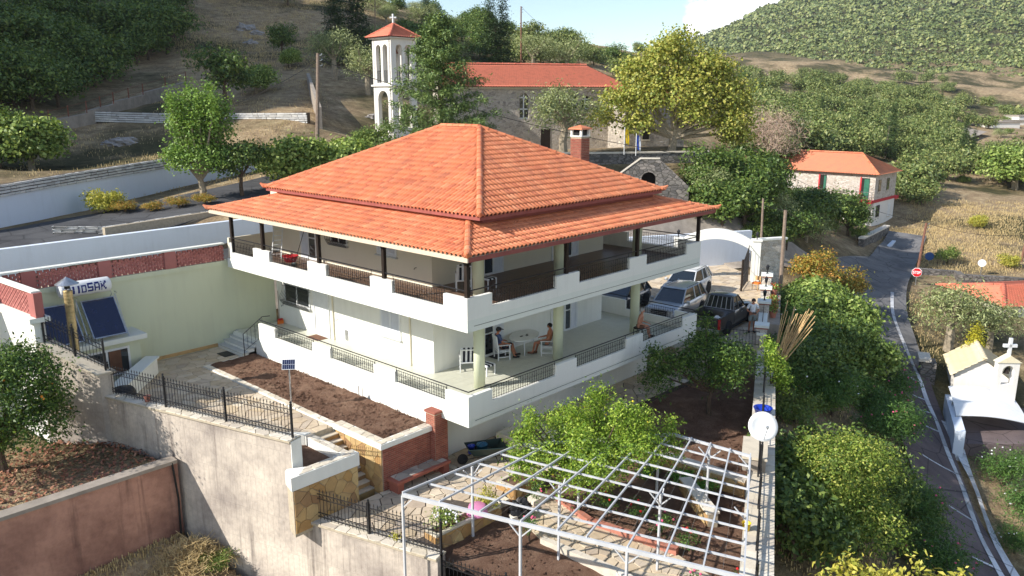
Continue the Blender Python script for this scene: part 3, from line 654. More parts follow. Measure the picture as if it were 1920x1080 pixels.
# roofs
TW, TC = .205, .36                            # tile width, course length
prof = [(0, 0), (.28, .0), (.34, .040), (.46, .074), (.63, .086), (.80, .074), (.93, .040), (1.0, .0)]
def tile_geom(w=TW, c=TC + .05, th=.026, lift=.042):
 V = []; n = len(prof)
 for y, zz in ((0, lift), (c, 0)): V += [(p * w, y, h + zz) for p, h in prof]
 V += [(p * w, 0.0, h + lift - th) for p, h in prof]
 F = [(i, i + 1, n + i + 1, n + i) for i in range(n - 1)] + [(2 * n + i, 2 * n + i + 1, i + 1, i) for i in range(n - 1)]
 return np.array(V, float), np.array(F)
TV, TF = tile_geom()
tile_mesh = npmesh('tile', TV, TF, G('roof_tile'), True)
TILES = []      # (distance, frame matrix, V world or None)
def roof_side(e0, e1, inn, run, rise, tmax_s, cut0=1, cut1=1, old=None):
 e0 = Vector(e0); e1 = Vector(e1); L = (e1 - e0).length; U_ = (e1 - e0) / L; I_ = Vector(inn); sl = math.hypot(run, rise); cs, sn = run / sl, rise / sl
 Sd = (I_ * cs + Vector((0, 0, sn))); N_ = U_.cross(Sd)
 if N_.z < 0: N_ = -N_
 flip = U_.cross(Sd).z < 0
 nc = int(L / TW) + 1; off = (L - nc * TW) / 2; res = []
 for j in range(int(sl / TC) + 1):
  for i in range(nc):
   s0 = off + i * TW; t0 = j * TC - .04; tm = (t0 + TC * .5) * cs
   lo = tm * cut0; hi = L - tm * cut1
   if s0 + TW * .9 < lo - .02 or s0 + TW * .1 > hi + .02 or t0 > sl - .05: continue
   sv = s0 + TV[:, 0] if not flip else s0 + TW - TV[:, 0]; tv = np.minimum(t0 + TV[:, 1], sl); zv = TV[:, 2]
   tcs = tv * cs; s2 = np.clip(sv, tcs * cut0 if cut0 else -9, L - tcs * cut1 if cut1 else 1e9)
   whole = np.abs(s2 - sv).max() < 1e-6 and (t0 + TV[:, 1]).max() <= sl + 1e-6
   W = np.array(e0)[None] + s2[:, None] * np.array(U_)[None] + tv[:, None] * np.array(Sd)[None] + zv[:, None] * np.array(N_)[None]
   d = np.linalg.norm(W.mean(0) - np.array(CAM))
   if whole:
    Us = U_ if not flip else -U_; o3 = e0 + U_ * (s0 if not flip else s0 + TW) + Sd * t0
    M = Matrix(((Us.x, Sd.x, N_.x, o3.x), (Us.y, Sd.y, N_.y, o3.y), (Us.z, Sd.z, N_.z, o3.z), (0, 0, 0, 1)))
   else: M = None
   res.append((d, M, W))
 return res
def tiles_build(lst, parent, cap, mat):
 lst = sorted(lst, key=lambda t: t[0]); n = 0; Vs = []
 for d, M, W in lst:
  if M is not None and n < cap:
   o = bpy.data.objects.new('tile', tile_mesh); COL.objects.link(o); o.parent = parent; M2 = M.copy(); M2.translation = M.translation - org(parent); o.matrix_basis = M2; n += 1
  else: Vs.append(W)
 if Vs:
  k = len(TV); V = np.concatenate(Vs) - np.array(org(parent)); F = np.concatenate([TF + i * k for i in range(len(Vs))])
  tag(link('remaining_tiles', npmesh('remaining_tiles', V, F, mat, True), parent), kind='stuff')
def ridge_caps(p, q, parent, r=.125, step=.38, mat=None, name='ridge_tile'):
 p = Vector(p); q = Vector(q); L = (q - p).length; d = (q - p) / L; n = max(1, round(L / step)); a = d.cross(Vector((0, 0, 1))).normalized(); b = a.cross(d)
 mb = MB(); c_ = L / n + .05
 ring = []
 for y, rr in ((0, r * 1.12), (.05, r * 1.12), (.051, r), (c_, r * .94)):
  for k in range(7):
   an = math.pi * k / 6; ring.append((math.cos(an) * rr, y, math.sin(an) * rr * .85))
 fs = [(i * 7 + k, i * 7 + k + 1, (i + 1) * 7 + k + 1, (i + 1) * 7 + k) for i in range(3) for k in range(6)] + [(0, 1, 2, 3, 4, 5, 6)]
 mb.add(ring, fs); me = mb.mesh(name, mat or G('roof_tile'), smooth=False)
 for i in range(n):
  o3 = p + d * (L * i / n) - org(parent); o = bpy.data.objects.new(name, me); COL.objects.link(o); o.parent = parent
  o.matrix_basis = Matrix(((a.x, d.x, b.x, o3.x), (a.y, d.y, b.y, o3.y), (a.z, d.z, b.z, o3.z), (0, 0, 0, 1)))
def roof_deck(x0, x1, y0, y1, z0, ins, rise, name):
 a = [(x0, y0, z0), (x1, y0, z0), (x1, y1, z0), (x0, y1, z0)]
 if isinstance(ins, tuple): b = [(ins[0], ins[1], z0 + rise), (ins[2], ins[1], z0 + rise), (ins[2], ins[3], z0 + rise), (ins[0], ins[3], z0 + rise)]
 mb = MB(); lo = [(p[0], p[1], p[2] - .10) for p in a]; lb = [(p[0], p[1], p[2] - .10) for p in b]
 mb.add(a + b, [(0, 1, 5, 4), (1, 2, 6, 5), (2, 3, 7, 6), (3, 0, 4, 7), (4, 5, 6, 7)])
 mb.add(lo + lb, [(4, 5, 1, 0), (5, 6, 2, 1), (6, 7, 3, 2), (7, 4, 0, 3)])
 mb.add(a + lo, [(4, 5, 1, 0), (5, 6, 2, 1), (6, 7, 3, 2), (7, 4, 0, 3)])
 return mb.build(name, G('soffit'), house)
lx0, lx1, ly0, ly1, lz = -.18, 15.4, -.22, 16.55, 5.58
LRUN, LRISE = 2.75, .72
lower = roof_deck(lx0, lx1, ly0, ly1, lz, (lx0 + LRUN, ly0 + LRUN, lx1 - LRUN, ly1 - LRUN), LRISE, 'veranda_roof')
Z = Vector((0, 0, lz + .012))
lt = roof_side((lx0, ly1, lz + .012), (lx0, ly0, lz + .012), (1, 0, 0), LRUN, LRISE, 0) + roof_side((lx0, ly0, lz + .012), (lx1, ly0, lz + .012), (0, 1, 0), LRUN, LRISE, 0)
lt += roof_side((lx1, ly0, lz + .012), (lx1, ly1, lz + .012), (-1, 0, 0), LRUN, LRISE, 0) + roof_side((lx1, ly1, lz + .012), (lx0, ly1, lz + .012), (0, -1, 0), LRUN, LRISE, 0)
tiles_build(lt, lower, 220, G('roof_tile'))
for (a, b, sx, sy) in ((lx0, ly0, 1, 1), (lx1, ly0, -1, 1), (lx1, ly1, -1, -1), (lx0, ly1, 1, -1)):
 ridge_caps((a, b, lz + .05), (a + sx * LRUN, b + sy * LRUN, lz + LRISE + .07), lower)
m = MB(); m.box((lx0 - .02, ly0 - .02, lz - .15), (lx0 + .03, ly1 + .02, lz - .005)); m.build('fascia', G('soffit'), lower)
m = MB(); m.box((lx0 + .031, ly0 - .02, lz - .15), (lx1 + .02, ly0 + .03, lz - .005)); m.build('fascia', G('fascia_red'), lower)
def finial(x, y, z, dx, dy, parent):
 mb = MB(); d = Vector((dx, dy, 0)).normalized(); mb.tube([Vector((x, y, z)) - d * .15, Vector((x, y, z + .03)) + d * .12, Vector((x, y, z + .14)) + d * .26], [.11, .10, .03], 6); mb.build('corner_tile', G('roof_tile'), parent)
ux0, ux1, uy0, uy1, uz = 1.9, 13.3, 1.3, 15.1, 6.5
URUN = (ux1 - ux0) / 2; URISE = 9.2 - uz
ry0, ry1 = uy0 + URUN, uy1 - URUN; xc = (ux0 + ux1) / 2
mb = MB(); a = [(ux0, uy0, uz), (ux1, uy0, uz), (ux1, uy1, uz), (ux0, uy1, uz)]; b = [(xc, ry0, uz + URISE), (xc, ry1, uz + URISE)]
mb.add(a + b, [(0, 1, 4), (1, 2, 5, 4), (2, 3, 5), (3, 0, 4, 5)]); lo = [(p[0], p[1], uz - .12) for p in a]; mb.add(a + lo, [(4, 5, 1, 0), (5, 6, 2, 1), (6, 7, 3, 2), (7, 4, 0, 3), (7, 6, 5, 4)])
upper = mb.build('hip_roof', G('fascia_red'), house)
m = MB(); m.box((XW + .05, YW - 2.7, 6.2), (XE - .05, YN - .6, uz - .121)); m.build('roof_upstand', G('fascia_red'), house)
ut = roof_side((ux0, uy1, uz + .012), (ux0, uy0, uz + .012), (1, 0, 0), URUN, URISE, 0) + roof_side((ux0, uy0, uz + .012), (ux1, uy0, uz + .012), (0, 1, 0), URUN, URISE, 0)
ut += roof_side((ux1, uy0, uz + .012), (ux1, uy1, uz + .012), (-1, 0, 0), URUN, URISE, 0) + roof_side((ux1, uy1, uz + .012), (ux0, uy1, uz + .012), (0, -1, 0), URUN, URISE, 0)
tiles_build(ut, upper, 80, G('roof_tile'))
for x, y, r_ in ((ux0, uy0, ry0), (ux1, uy0, ry0), (ux1, uy1, ry1), (ux0, uy1, ry1)): ridge_caps((x, y, uz + .05), (xc, r_, uz + URISE + .07), upper)
ridge_caps((xc, ry0, uz + URISE + .08), (xc, ry1, uz + URISE + .08), upper)
for x, y in ((ux0, uy0), (ux1, uy0), (ux0, uy1)): finial(x, y, uz + .08, x - xc, y - 8, upper)
for x, y in ((lx0, ly0), (lx1, ly0), (lx0, ly1)): finial(x, y, lz + .08, x - xc, y - 8, lower)
cx, cy = 12.6, 5.4
ch = MB();
def brick_shell(mb, x0, y0, x1, y1, z0, z1, bl=.22, bh=.075, g=.008):
 nz = int((z1 - z0) / bh)
 for k in range(nz):
  z = z0 + k * bh; o = (k % 2) * bl / 2
  for (ax, s0, s1, f, nrm) in (('x', x0, x1, y0, -1), ('x', x0, x1, y1, 1), ('y', y0, y1, x0, -1), ('y', y0, y1, x1, 1)):
   s = s0 - o
   while s < s1 - .01:
    a_ = max(s, s0) + g; b_ = min(s + bl, s1) - g
    if b_ > a_ + .02:
     if ax == 'x': mb.box((a_, f - (.012 if nrm < 0 else -.001), z + g), (b_, f + (.012 if nrm > 0 else -.001), z + bh - g))
     else: mb.box((f - (.012 if nrm < 0 else -.001), a_, z + g), (f + (.012 if nrm > 0 else -.001), b_, z + bh - g))
    s += bl
core = MB(); core.box((cx - .30, cy - .30, 6.2), (cx + .30, cy + .30, 8.75)); core.build('chimney', G('mortar'), upper)
bk = MB(); brick_shell(bk, cx - .31, cy - .31, cx + .31, cy + .31, 6.8, 8.72);
tag(bk.build('chimney_bricks', G('brick'), upper), kind='stuff')
m = MB(); m.box((cx - .33, cy - .33, 8.75), (cx + .33, cy + .33, 8.80))
for sx in (-1, 1):
 for sy in (-1, 1): m.box((cx + sx * .27 - .05, cy + sy * .27 - .05, 8.80), (cx + sx * .27 + .05, cy + sy * .27 + .05, 9.08))
m.build('chimney_cap', G('white_plaster'), upper)
m = MB(); m.box((cx - .22, cy - .22, 8.80), (cx + .22, cy + .22, 9.07)); m.build('chimney_flue', G('black_plastic'), upper)
m = MB(); m.add([(cx - .42, cy - .42, 9.08), (cx + .42, cy - .42, 9.08), (cx + .42, cy + .42, 9.08), (cx - .42, cy + .42, 9.08), (cx - .36, cy - .36, 9.15), (cx + .36, cy - .36, 9.15), (cx + .36, cy + .36, 9.15), (cx - .36, cy + .36, 9.15), (cx, cy, 9.28)], [(3, 2, 1, 0), (0, 1, 5, 4), (1, 2, 6, 5), (2, 3, 7, 6), (3, 0, 4, 7), (4, 5, 8), (5, 6, 8), (6, 7, 8), (7, 4, 8)]); m.build('chimney_roof', G('roof_tile'), upper)
# doors and windows. axis 'x': on the face x = XW (looking -x); axis 'y': on the face y = YW
def PT(axis, s, z, d):
 return (XW - d, s, z) if axis == 'x' else (s, YW - d, z)
def fbox(mb, axis, s0, s1, z0, z1, d0, d1):
 a = PT(axis, s0, z0, d0); b = PT(axis, s1, z1, d1); mb.box(tuple(min(i, j) for i, j in zip(a, b)), tuple(max(i, j) for i, j in zip(a, b)))
def frame_set(axis, s0, s1, z0, z1, mat, name, parent, w=.07, d=.05):
 mb = MB(); fbox(mb, axis, s0, s1, z1 - w, z1, -.02, d); fbox(mb, axis, s0, s1, z0, z0 + w, -.02, d); fbox(mb, axis, s0, s0 + w, z0 + w, z1 - w, -.02, d); fbox(mb, axis, s1 - w, s1, z0 + w, z1 - w, -.02, d)
 return mb.build(name, mat, parent)
def louvre(axis, s0, s1, z0, z1, parent, d=.045, mat=None):
 mb = MB(); w = .06; mat = mat or G('shutter_paint')
 fbox(mb, axis, s0, s1, z1 - w, z1, .01, d); fbox(mb, axis, s0, s1, z0, z0 + w, .01, d); fbox(mb, axis, s0, s0 + w, z0 + w, z1 - w, .01, d); fbox(mb, axis, s1 - w, s1, z0 + w, z1 - w, .01, d)
 sh = mb.build('shutter', mat, parent); n = int((z1 - z0 - 2 * w) / .07); sl = MB()
 for k in range(n):
  z = z0 + w + (z1 - z0 - 2 * w) * k / n
  a0 = PT(axis, s0 + w, z, d - .004); a1 = PT(axis, s1 - w, z, d - .004); b0 = PT(axis, s0 + w, z + .06, .012); b1 = PT(axis, s1 - w, z + .06, .012)
  sl.add([a0, a1, b1, b0, (a0[0], a0[1], a0[2] + .008), (a1[0], a1[1], a1[2] + .008), (b1[0], b1[1], b1[2] + .008), (b0[0], b0[1], b0[2] + .008)], [(0, 1, 2, 3), (7, 6, 5, 4), (0, 4, 5, 1), (3, 2, 6, 7)])
 tag(sl.build('slats', mat, sh), kind='stuff'); return sh
def window(axis, s0, s1, z0, z1, kind, name='window'):
 w_ = frame_set(axis, s0, s1, z0, z1, G('white_paint'), name, house)
 mid = (s0 + s1) / 2
 if kind == 'shutter':
  louvre(axis, s0 + .07, mid - .004, z0 + .07, z1 - .07, w_); louvre(axis, mid + .004, s1 - .07, z0 + .07, z1 - .07, w_)
 else:
  for a_, b_ in ((s0 + .07, mid - .03), (mid + .03, s1 - .07)):
   mb = MB(); fbox(mb, axis, a_, b_, z0 + .07, z1 - .07, .002, .012); mb.build('pane', G('window_glass'), w_)
  mb = MB(); fbox(mb, axis, mid - .03, mid + .03, z0 + .07, z1 - .07, .002, .05); mb.build('mullion', G('white_paint'), w_)
 mb = MB(); fbox(mb, axis, s0 - .06, s1 + .06, z0 - .05, z0 - .002, -.01, .11); mb.build('sill', G('marble_step'), w_)
 return w_
def grille(axis, s0, s1, z0, z1, parent):
 mb = MB(); n = int((s1 - s0) / .11)
 def belly(z): f = (z - z0) / (z1 - z0); return .10 + .20 * math.exp(-((f - .28) / .22) ** 2)
 for i in range(n + 1):
  s = s0 + (s1 - s0) * i / n; mb.tube([PT(axis, s, z0 + (z1 - z0) * k / 9, belly(z0 + (z1 - z0) * k / 9)) for k in range(10)], .011, 4, False)
 for f in (0, .18, .82, 1):
  z = z0 + (z1 - z0) * f; d = belly(z); mb.tube([PT(axis, s0, z, 0), PT(axis, s0, z, d), PT(axis, s1, z, d), PT(axis, s1, z, 0)], .012, 4, False)
 for i in range(n):
  s = s0 + (s1 - s0) * (i + .5) / n; z = z0 + .09; d = belly(z); mb.tube([PT(axis, s + .04 * math.cos(k * 1.05), z + .04 * math.sin(k * 1.05), d) for k in range(7)], .007, 3, False)
 return mb.build('window_grille', G('iron'), parent)
w_ = window('x', 12.8, 14.9, 1.1, 2.05, 'glass'); grille('x', 12.75, 14.95, 1.02, 2.1, w_)
window('x', 6.35, 7.65, .95, 2.3, 'shutter')
w_ = window('x', 9.7, 10.9, UF + .95, 5.5, 'glass'); grille('x', 9.65, 10.95, UF + .9, 5.5, w_)
window('x', 6.45, 7.7, UF + .9, 5.45, 'shutter')
def door(axis, s0, s1, z0, z1, glassy, solid_half=False):
 d_ = frame_set(axis, s0, s1, z0, z1, G('white_paint'), 'door', house, .08, .06); mid = (s0 + s1) / 2
 if solid_half:
  louvre(axis, mid + .01, s1 - .08, z0 + .06, z1 - .08, d_)
  mb = MB(); fbox(mb, axis, s0 + .08, mid - .03, z0 + .08, z0 + .95, .004, .014); fbox(mb, axis, s0 + .08, mid - .03, z0 + 1.0, z1 - .08, .004, .014); mb.build('pane', G('window_glass'), d_)
  mb = MB(); fbox(mb, axis, s0 + .08, mid - .03, z0 + .95, z0 + 1.0, .004, .05); fbox(mb, axis, mid - .03, mid + .01, z0 + .08, z1 - .08, .004, .05); mb.build('rail', G('white_paint'), d_)
 elif glassy:
  mb = MB(); fbox(mb, axis, s0 + .08, s1 - .08, z0 + .08, z1 - .08, .004, .014); mb.build('pane', G('window_glass'), d_)
  mb = MB(); fbox(mb, axis, mid - .03, mid + .03, z0 + .08, z1 - .08, .014, .05); mb.build('rail', G('white_paint'), d_)
 else:
  mb = MB(); fbox(mb, axis, s0 + .08, s1 - .08, z0 + .02, z1 - .08, .004, .02); fbox(mb, axis, s0 + .18, s1 - .18, z0 + .15, z0 + .85, .02, .032); fbox(mb, axis, s0 + .18, s1 - .18, z0 + 1.0, z1 - .2, .02, .032); mb.build('leaf', G('white_paint'), d_)
 mb = MB(); mb.tube([PT(axis, s0 + .16, z0 + 1.02, .05), PT(axis, s0 + .16, z0 + 1.02, .10), PT(axis, s0 + .26, z0 + 1.02, .10)], .012, 6); mb.build('handle', G('galvanised'), d_)
 return d_
door('x', 11.3, 12.5, .02, 2.2, False)
door('x', 12.0, 13.25, UF + .02, 5.6, True, True)
for z in (.02, UF + .02):
 door('y', 5.1, 6.3, z, z + 2.2, True, True); door('y', 10.35, 11.3, z, z + 2.2, True, True)
 m = MB(); fbox(m, 'y', 9.42, 9.48, z, z + 2.6, .005, .06); m.build('downpipe', G('white_paint'), house)
m = MB(); fbox(m, 'x', 9.85, 10.25, .1, .72, .002, .03); cu = m.build('meter_box', G('white_paint'), house)
m = MB(); fbox(m, 'x', 9.93, 10.17, .17, .65, .03, .036); m.build('pane', G('galvanised'), cu)
for s in (11.0, 5.75):
 m = MB(); m.tube([PT('x', s, .0, .05), PT('x', s, 3.05, .05)], .035, 8); m.build('downpipe', G('cream_plaster'), house)
for s, z in ((10.7, 1.0), (15.1, .9), (5.3, 4.1)):
 m = MB(); m.tube([PT('x', s, z, 0), PT('x', s, z, .1), PT('x', s, z - .06, .12)], .014, 6); m.build('tap', G('iron'), house)
m = MB(); m.ball((9.72, 2.2, 5.15), .16, 10, 8); m.build('lamp', G('black_plastic'), house, True)
m = MB(); m.box((.15, YN - .001, UF), (XW - .01, YN + .12, 4.35)); m.build('veranda_wall', G('cream_plaster'), house)
# the grounds of the house
WA, WB, WE, WF = (-7.6, 10.4), (-5.3, 2.3), (-3.88, -2.69), (-1.9, -10.95)
wd = Vector((WB[0] - WA[0], WB[1] - WA[1])).normalized(); wn = Vector((-wd.y, wd.x))          # wn points into the garden
if wn.x < 0: wn = -wn
def off(p, k): return (p[0] + wn.x * k, p[1] + wn.y * k)
UT, LT = .26, -2.28
# big concrete retaining wall
cw = thing('retaining_wall', 'tall stained concrete retaining wall with board marks, capped with pale stone', 'wall', (-5.3, 3, -7))
def slab_wall(pts_, z0, z1, t, mat, name, parent, segs=1):
 m = MB(); P = [Vector(p) for p in pts_]
 for a, b in zip(P[:-1], P[1:]): m.prism([tuple(a), tuple(b), off(b, t), off(a, t)], z0, z1)
 return m.build(name, mat, parent)
slab_wall([WA, WB], -8.5, UT, .40, G('concrete'), 'upper_stretch', cw)
slab_wall([(WB[0] + wd.x * .001, WB[1] + wd.y * .001), WE], -8.5, LT, .40, G('concrete'), 'lower_stretch', cw)
slab_wall([WE, WF], -9, -3.3, .35, G('concrete'), 'end_stretch', cw)
m = MB(); e0 = Vector(WB); m.prism([off((WB[0] + wd.x * .004, WB[1] + wd.y * .004), -.02), off((WB[0] + wd.x * .03, WB[1] + wd.y * .03), -.02), off((WB[0] + wd.x * .03, WB[1] + wd.y * .03), .43), off((WB[0] + wd.x * .004, WB[1] + wd.y * .004), .43)], -2.2, UT + .03); m.build('plastered_end', G('white_plaster'), cw)
def coping_run(a, b, z, parent, t0=-.07, t1=.46, seed=4, sx=.55, mat='coping'):
 a = Vector(a); b = Vector(b); L = (b - a).length; d = (b - a) / L; U3 = Vector((d.x, d.y, 0)); n_ = Vector((wn.x, wn.y, 0)) if abs(d.dot(wn)) < .3 else Vector((-d.y, d.x, 0))
 m = MB(); q = [a + Vector((n_.x, n_.y)) * t0, b + Vector((n_.x, n_.y)) * t0, b + Vector((n_.x, n_.y)) * t1, a + Vector((n_.x, n_.y)) * t1]
 m.prism([tuple(p) for p in q], z + .001, z + .06); cpn = m.build('coping_bed', G('mortar'), parent)
 pieces(crazy([(.01, t0 + .01), (L - .01, t0 + .01), (L - .01, t1 - .01), (.01, t1 - .01)], sx, .3, .012, .35, seed), (Vector((a.x, a.y, z + .06)), U3, n_, (0, 0, 1)), .022, G(mat), cpn, 'coping_stone', 120, seed)
coping_run(WA, WB, UT, cw, seed=5); coping_run((WB[0] + wd.x * .05, WB[1] + wd.y * .05), WE, LT, cw, seed=6)
nw = thing('boundary_wall', 'white plastered wall stepping up behind the small citrus tree, with brick lattice on top', 'wall', (-8.3, 12, -1.4))
m = MB(); m.prism([(-7.75, 10.35), (-7.3, 10.35), (-8.6, 12.1), (-9.0, 12.0)], -2, lambda x, y: 1.15 + (y - 10.35) * .58); m.build('sloping_wall', G('concrete'), nw)
m = MB(); m.prism([(-7.85, 10.28), (-7.2, 10.28), (-8.5, 12.1), (-9.1, 12.0)], lambda x, y: 1.152 + (y - 10.35) * .58, lambda x, y: 1.23 + (y - 10.35) * .58); m.build('coping_slab', G('coping'), nw)
m = MB(); m.prism([(-9.05, 12.1), (-8.7, 12.1), (-8.95, 15.75), (-9.3, 15.75)], -2, 2.95); m.build('tall_wall', G('white_plaster'), nw)
m = MB(); m.prism([(-9.2, 11.95), (-8.55, 11.95), (-8.8, 15.75), (-9.45, 15.75)], 2.952, 3.12); m.build('ledge', G('trim_plaster'), nw)
# pierced brick parapets
def lattice(a, b, z0, z1, parent, t=.11, bl=.24, bh=.085):
 a = Vector(a); b = Vector(b); L = (b - a).length; d = (b - a) / L; M = Matrix(((d.x, -d.y, 0, a.x), (d.y, d.x, 0, a.y), (0, 0, 1, 0), (0, 0, 0, 1)))
 mb = MB(); n = int((z1 - z0) / bh)
 for k in range(n):
  o = (k % 2) * bl * .5; s = -o
  while s < L:
   s0 = max(s, 0); s1 = min(s + bl * .74, L)
   if s1 - s0 > .03: mb.box((s0, -t / 2, z0 + k * bh + .002), (s1, t / 2, z0 + (k + 1) * bh), M)
   s += bl
 tag(mb.build('lattice_bricks', G('lattice_brick'), parent), kind='stuff')
def lattice_run(a, b, z0, z1, parent, piers):
 a = Vector(a); b = Vector(b); d = (b - a).normalized(); last = 0; L = (b - a).length
 for s in piers + [L]:
  if s - last > .4: lattice(a + d * last, a + d * (s - .24 if s < L else L), z0, z1, parent)
  if s < L:
   p = a + d * s; n_ = Vector((-d.y, d.x)) * .14; e_ = d * .24
   m = MB(); m.prism([tuple(p - e_ - n_), tuple(p + e_ - n_), tuple(p + e_ + n_), tuple(p - e_ + n_)], z0, z1); m.build('brick_pier', G('lattice_brick'), parent); last = s + .24
 n_ = Vector((-d.y, d.x)) * .15; m = MB(); m.prism([tuple(a - n_), tuple(b - n_), tuple(b + n_), tuple(a + n_)], z1 + .002, z1 + .06); m.build('lattice_cap', G('trim_plaster'), parent)
lattice_run((-8.85, 12.1), (-9.12, 15.7), 3.12, 3.98, nw, [.12])
gw = thing('garden_wall', 'long pale green wall topped with red pierced brick parapet', 'wall', (-4, 15.8, -.6))
m = MB(); m.box((-12.5, 15.8, -2.2), (2.39, 16.1, 3.12)); m.build('wall', G('green_plaster'), gw)
m = MB(); m.box((-12.5, 15.74, 3.122), (0.1, 16.16, 3.32)); m.build('ledge', G('green_plaster'), gw)
m = MB(); m.box((-8.6, 15.775, -.6), (-.7, 15.799, -.45)); m.build('skirting', G('clad_stone'), gw)
lattice_run((-12.4, 15.9), (.0, 15.9), 3.322, 4.06, gw, [1.3, 4.4, 7.2, 9.9])
# soil terrace with the citrus tree, pink retaining wall
pw = thing('terrace_wall', 'weathered pinkish concrete wall holding up the leaf-strewn terrace', 'wall', (-14, 7.2, -5))
m = MB(); m.box((-40, 7.0, -8), (-6.80, 7.32, -1.36)); m.build('wall', G('pink_concrete'), pw)
m = MB(); m.box((-40, 6.9, -1.358), (-6.83, 7.36, -1.24)); m.build('coping', G('concrete_path'), pw)
m = MB(); m.tube([(-7.0, 6.93, -1.3), (-6.92, 6.9, -2.6), (-6.95, 6.93, -4.2)], .035, 8); m.build('drain_pipe', G('black_plastic'), pw)
# patio
patio = thing('patio', None, None, (-4, 10, -.9)); tag(patio, kind='structure')
PZ = -.63
m = MB()
QS = [[(-8.85, 13.65), (-.68, 13.65), (-.68, 15.78), (-9.0, 15.78)], [(-7.35, 10.4), (-2.52, 10.4), (-2.52, 13.65), (-8.6, 13.65), (-8.45, 12.1)], [(-7.25, 10.4), (-6.1, 6.2), (-2.52, 6.2), (-2.52, 10.4)], [(-5.3, 6.2), (-3.5, 4.2), (-2.52, 4.2), (-2.52, 6.2)]]
for q in QS: m.prism(q, -7.5, PZ - .02)
m.build('bedding', G('mortar'), patio)
polys = []
for k, q in enumerate(QS): polys += crazy(q, .50, .40, .014, .45, 20 + k)
pieces(polys, ((0, 0, PZ - .02), (1, 0, 0), (0, 1, 0), (0, 0, 1)), .026, G('paving'), patio, 'paving_stone', 300, 2)
pl = thing('corner_planter', 'low triangular planter with bare soil beside the garden steps', 'planter', (-4.5, 3.5, -1))
m = MB(); m.prism([(-5.0, 1.95), (-3.6, 1.95), (-3.6, 4.2), (-5.35, 6.15), (-6.1, 6.15)], -7.5, -.95); m.build('soil', G('red_soil'), pl)
m = MB(); m.prism([(-3.62, 1.68), (-3.35, 1.68), (-3.35, 4.25), (-3.62, 4.22)], -2.3, -.62); m.prism([(-3.64, 4.22), (-3.36, 4.26), (-5.3, 6.42), (-5.55, 6.2)], -1.4, -.58); m.prism([(-5.5, 6.2), (-5.3, 6.42), (-6.1, 6.45), (-6.05, 6.18)], -1.4, -.58); m.build('kerb', G('white_plaster'), pl)
pieces(crazy([(1.7, 0), (4.2, 0), (4.2, .28), (1.7, .28)], .4, .2, .01, .3, 8), ((-3.63, 0, -.62), (0, 1, 0), (1, 0, 0), (0, 0, 1)), .02, G('coping'), pl, 'coping_stone', 40, 8)
blk = thing('stone_plinth', 'yellow stone-clad plinth with broad white band under the corner planter', 'wall', (-4.5, 1.9, -2.3))
m = MB(); m.prism([(-5.72, 1.67), (-3.351, 1.67), (-3.351, 1.95), (-5.3, 1.95), (-5.58, 2.2)], -2.5, -.95); m.build('core', G('mortar'), blk)
m = MB(); m.prism([(-5.78, 1.62), (-3.30, 1.62), (-3.30, 1.99), (-5.0, 1.99), (-5.5, 2.28), (-5.62, 2.2)], -.949, -.52); m.build('band', G('white_plaster'), blk)
pieces(crazy([(-5.70, -2.4), (-3.36, -2.4), (-3.36, -.96), (-5.70, -.96)], .42, .34, .008, .45, 9), ((0, 1.67, 0), (1, 0, 0), (0, 0, 1), (0, -1, 0)), .03, G('clad_stone'), blk, 'cladding_stone', 60, 9)
pieces(crazy([(-5.6, 1.64), (-3.32, 1.64), (-3.32, 1.97), (-5.1, 1.97)], .4, .2, .01, .3, 18), ((0, 0, -.52), (1, 0, 0), (0, 1, 0), (0, 0, 1)), .02, G('coping'), blk, 'coping_stone', 40, 18)
# marble steps from the patio to the lower balcony
st = thing('patio_steps', 'grey marble steps rising from the patio to the lower balcony', 'steps', (0, 14.6, -.63))
for k in range(4):
 m = MB(); m.box((-.66 + k * .29, 13.62, -.9), (.5, 15.79, PZ + .158 * (k + 1) - .035)); m.build('riser', G('white_plaster'), st)
 m = MB(); m.box((-.69 + k * .29, 13.58, PZ + .158 * (k + 1) - .034), (-.36 + k * .29 if k < 3 else .3, 15.79, PZ + .158 * (k + 1))); m.build('tread', G('marble_step'), st)
m = MB(); a = [(-.62, 13.52, PZ + .05), (-.62, 13.52, .42), (.35, 13.52, 1.02), (.66, 13.4, 1.02)]; m.tube(a, .022, 6); m.tube([(-.62, 13.52, PZ + .28), (.33, 13.52, .16)], .012, 4)
for k in range(6):
 x = -.62 + k * .19; zt = .42 + (x + .62) * .62; m.tube([(x, 13.52, PZ + .28 + (x + .62) * .66), (x, 13.52, zt)], .009, 4, False)
 if k % 2: scroll(m, (x, 13.52, (PZ + .28 + (x + .62) * .66 + zt) / 2), (1, 0, 0), .3)
m.build('stair_rail', G('iron'), st)
def mat_rug(name, label, x0, y0, x1, y1, z, mat):
 m = MB(); m.bbox((x0, y0, z), (x1, y1, z + .018), .006); tag(m.build(name, mat), label, 'doormat')
mat_rug('doormat', 'dark rectangular doormat at the foot of the marble steps', -1.25, 14.1, -.75, 14.85, PZ + .012, G('black_plastic'))
mat_rug('doormat', 'brown doormat before the white door on the lower balcony', 1.75, 11.4, 2.3, 12.3, .016, G('cloth_brown'))
mat_rug('doormat', 'black doormat by the balcony door behind the seated man', 5.3, 3.8, 6.1, 4.3, .016, G('black_plastic'))
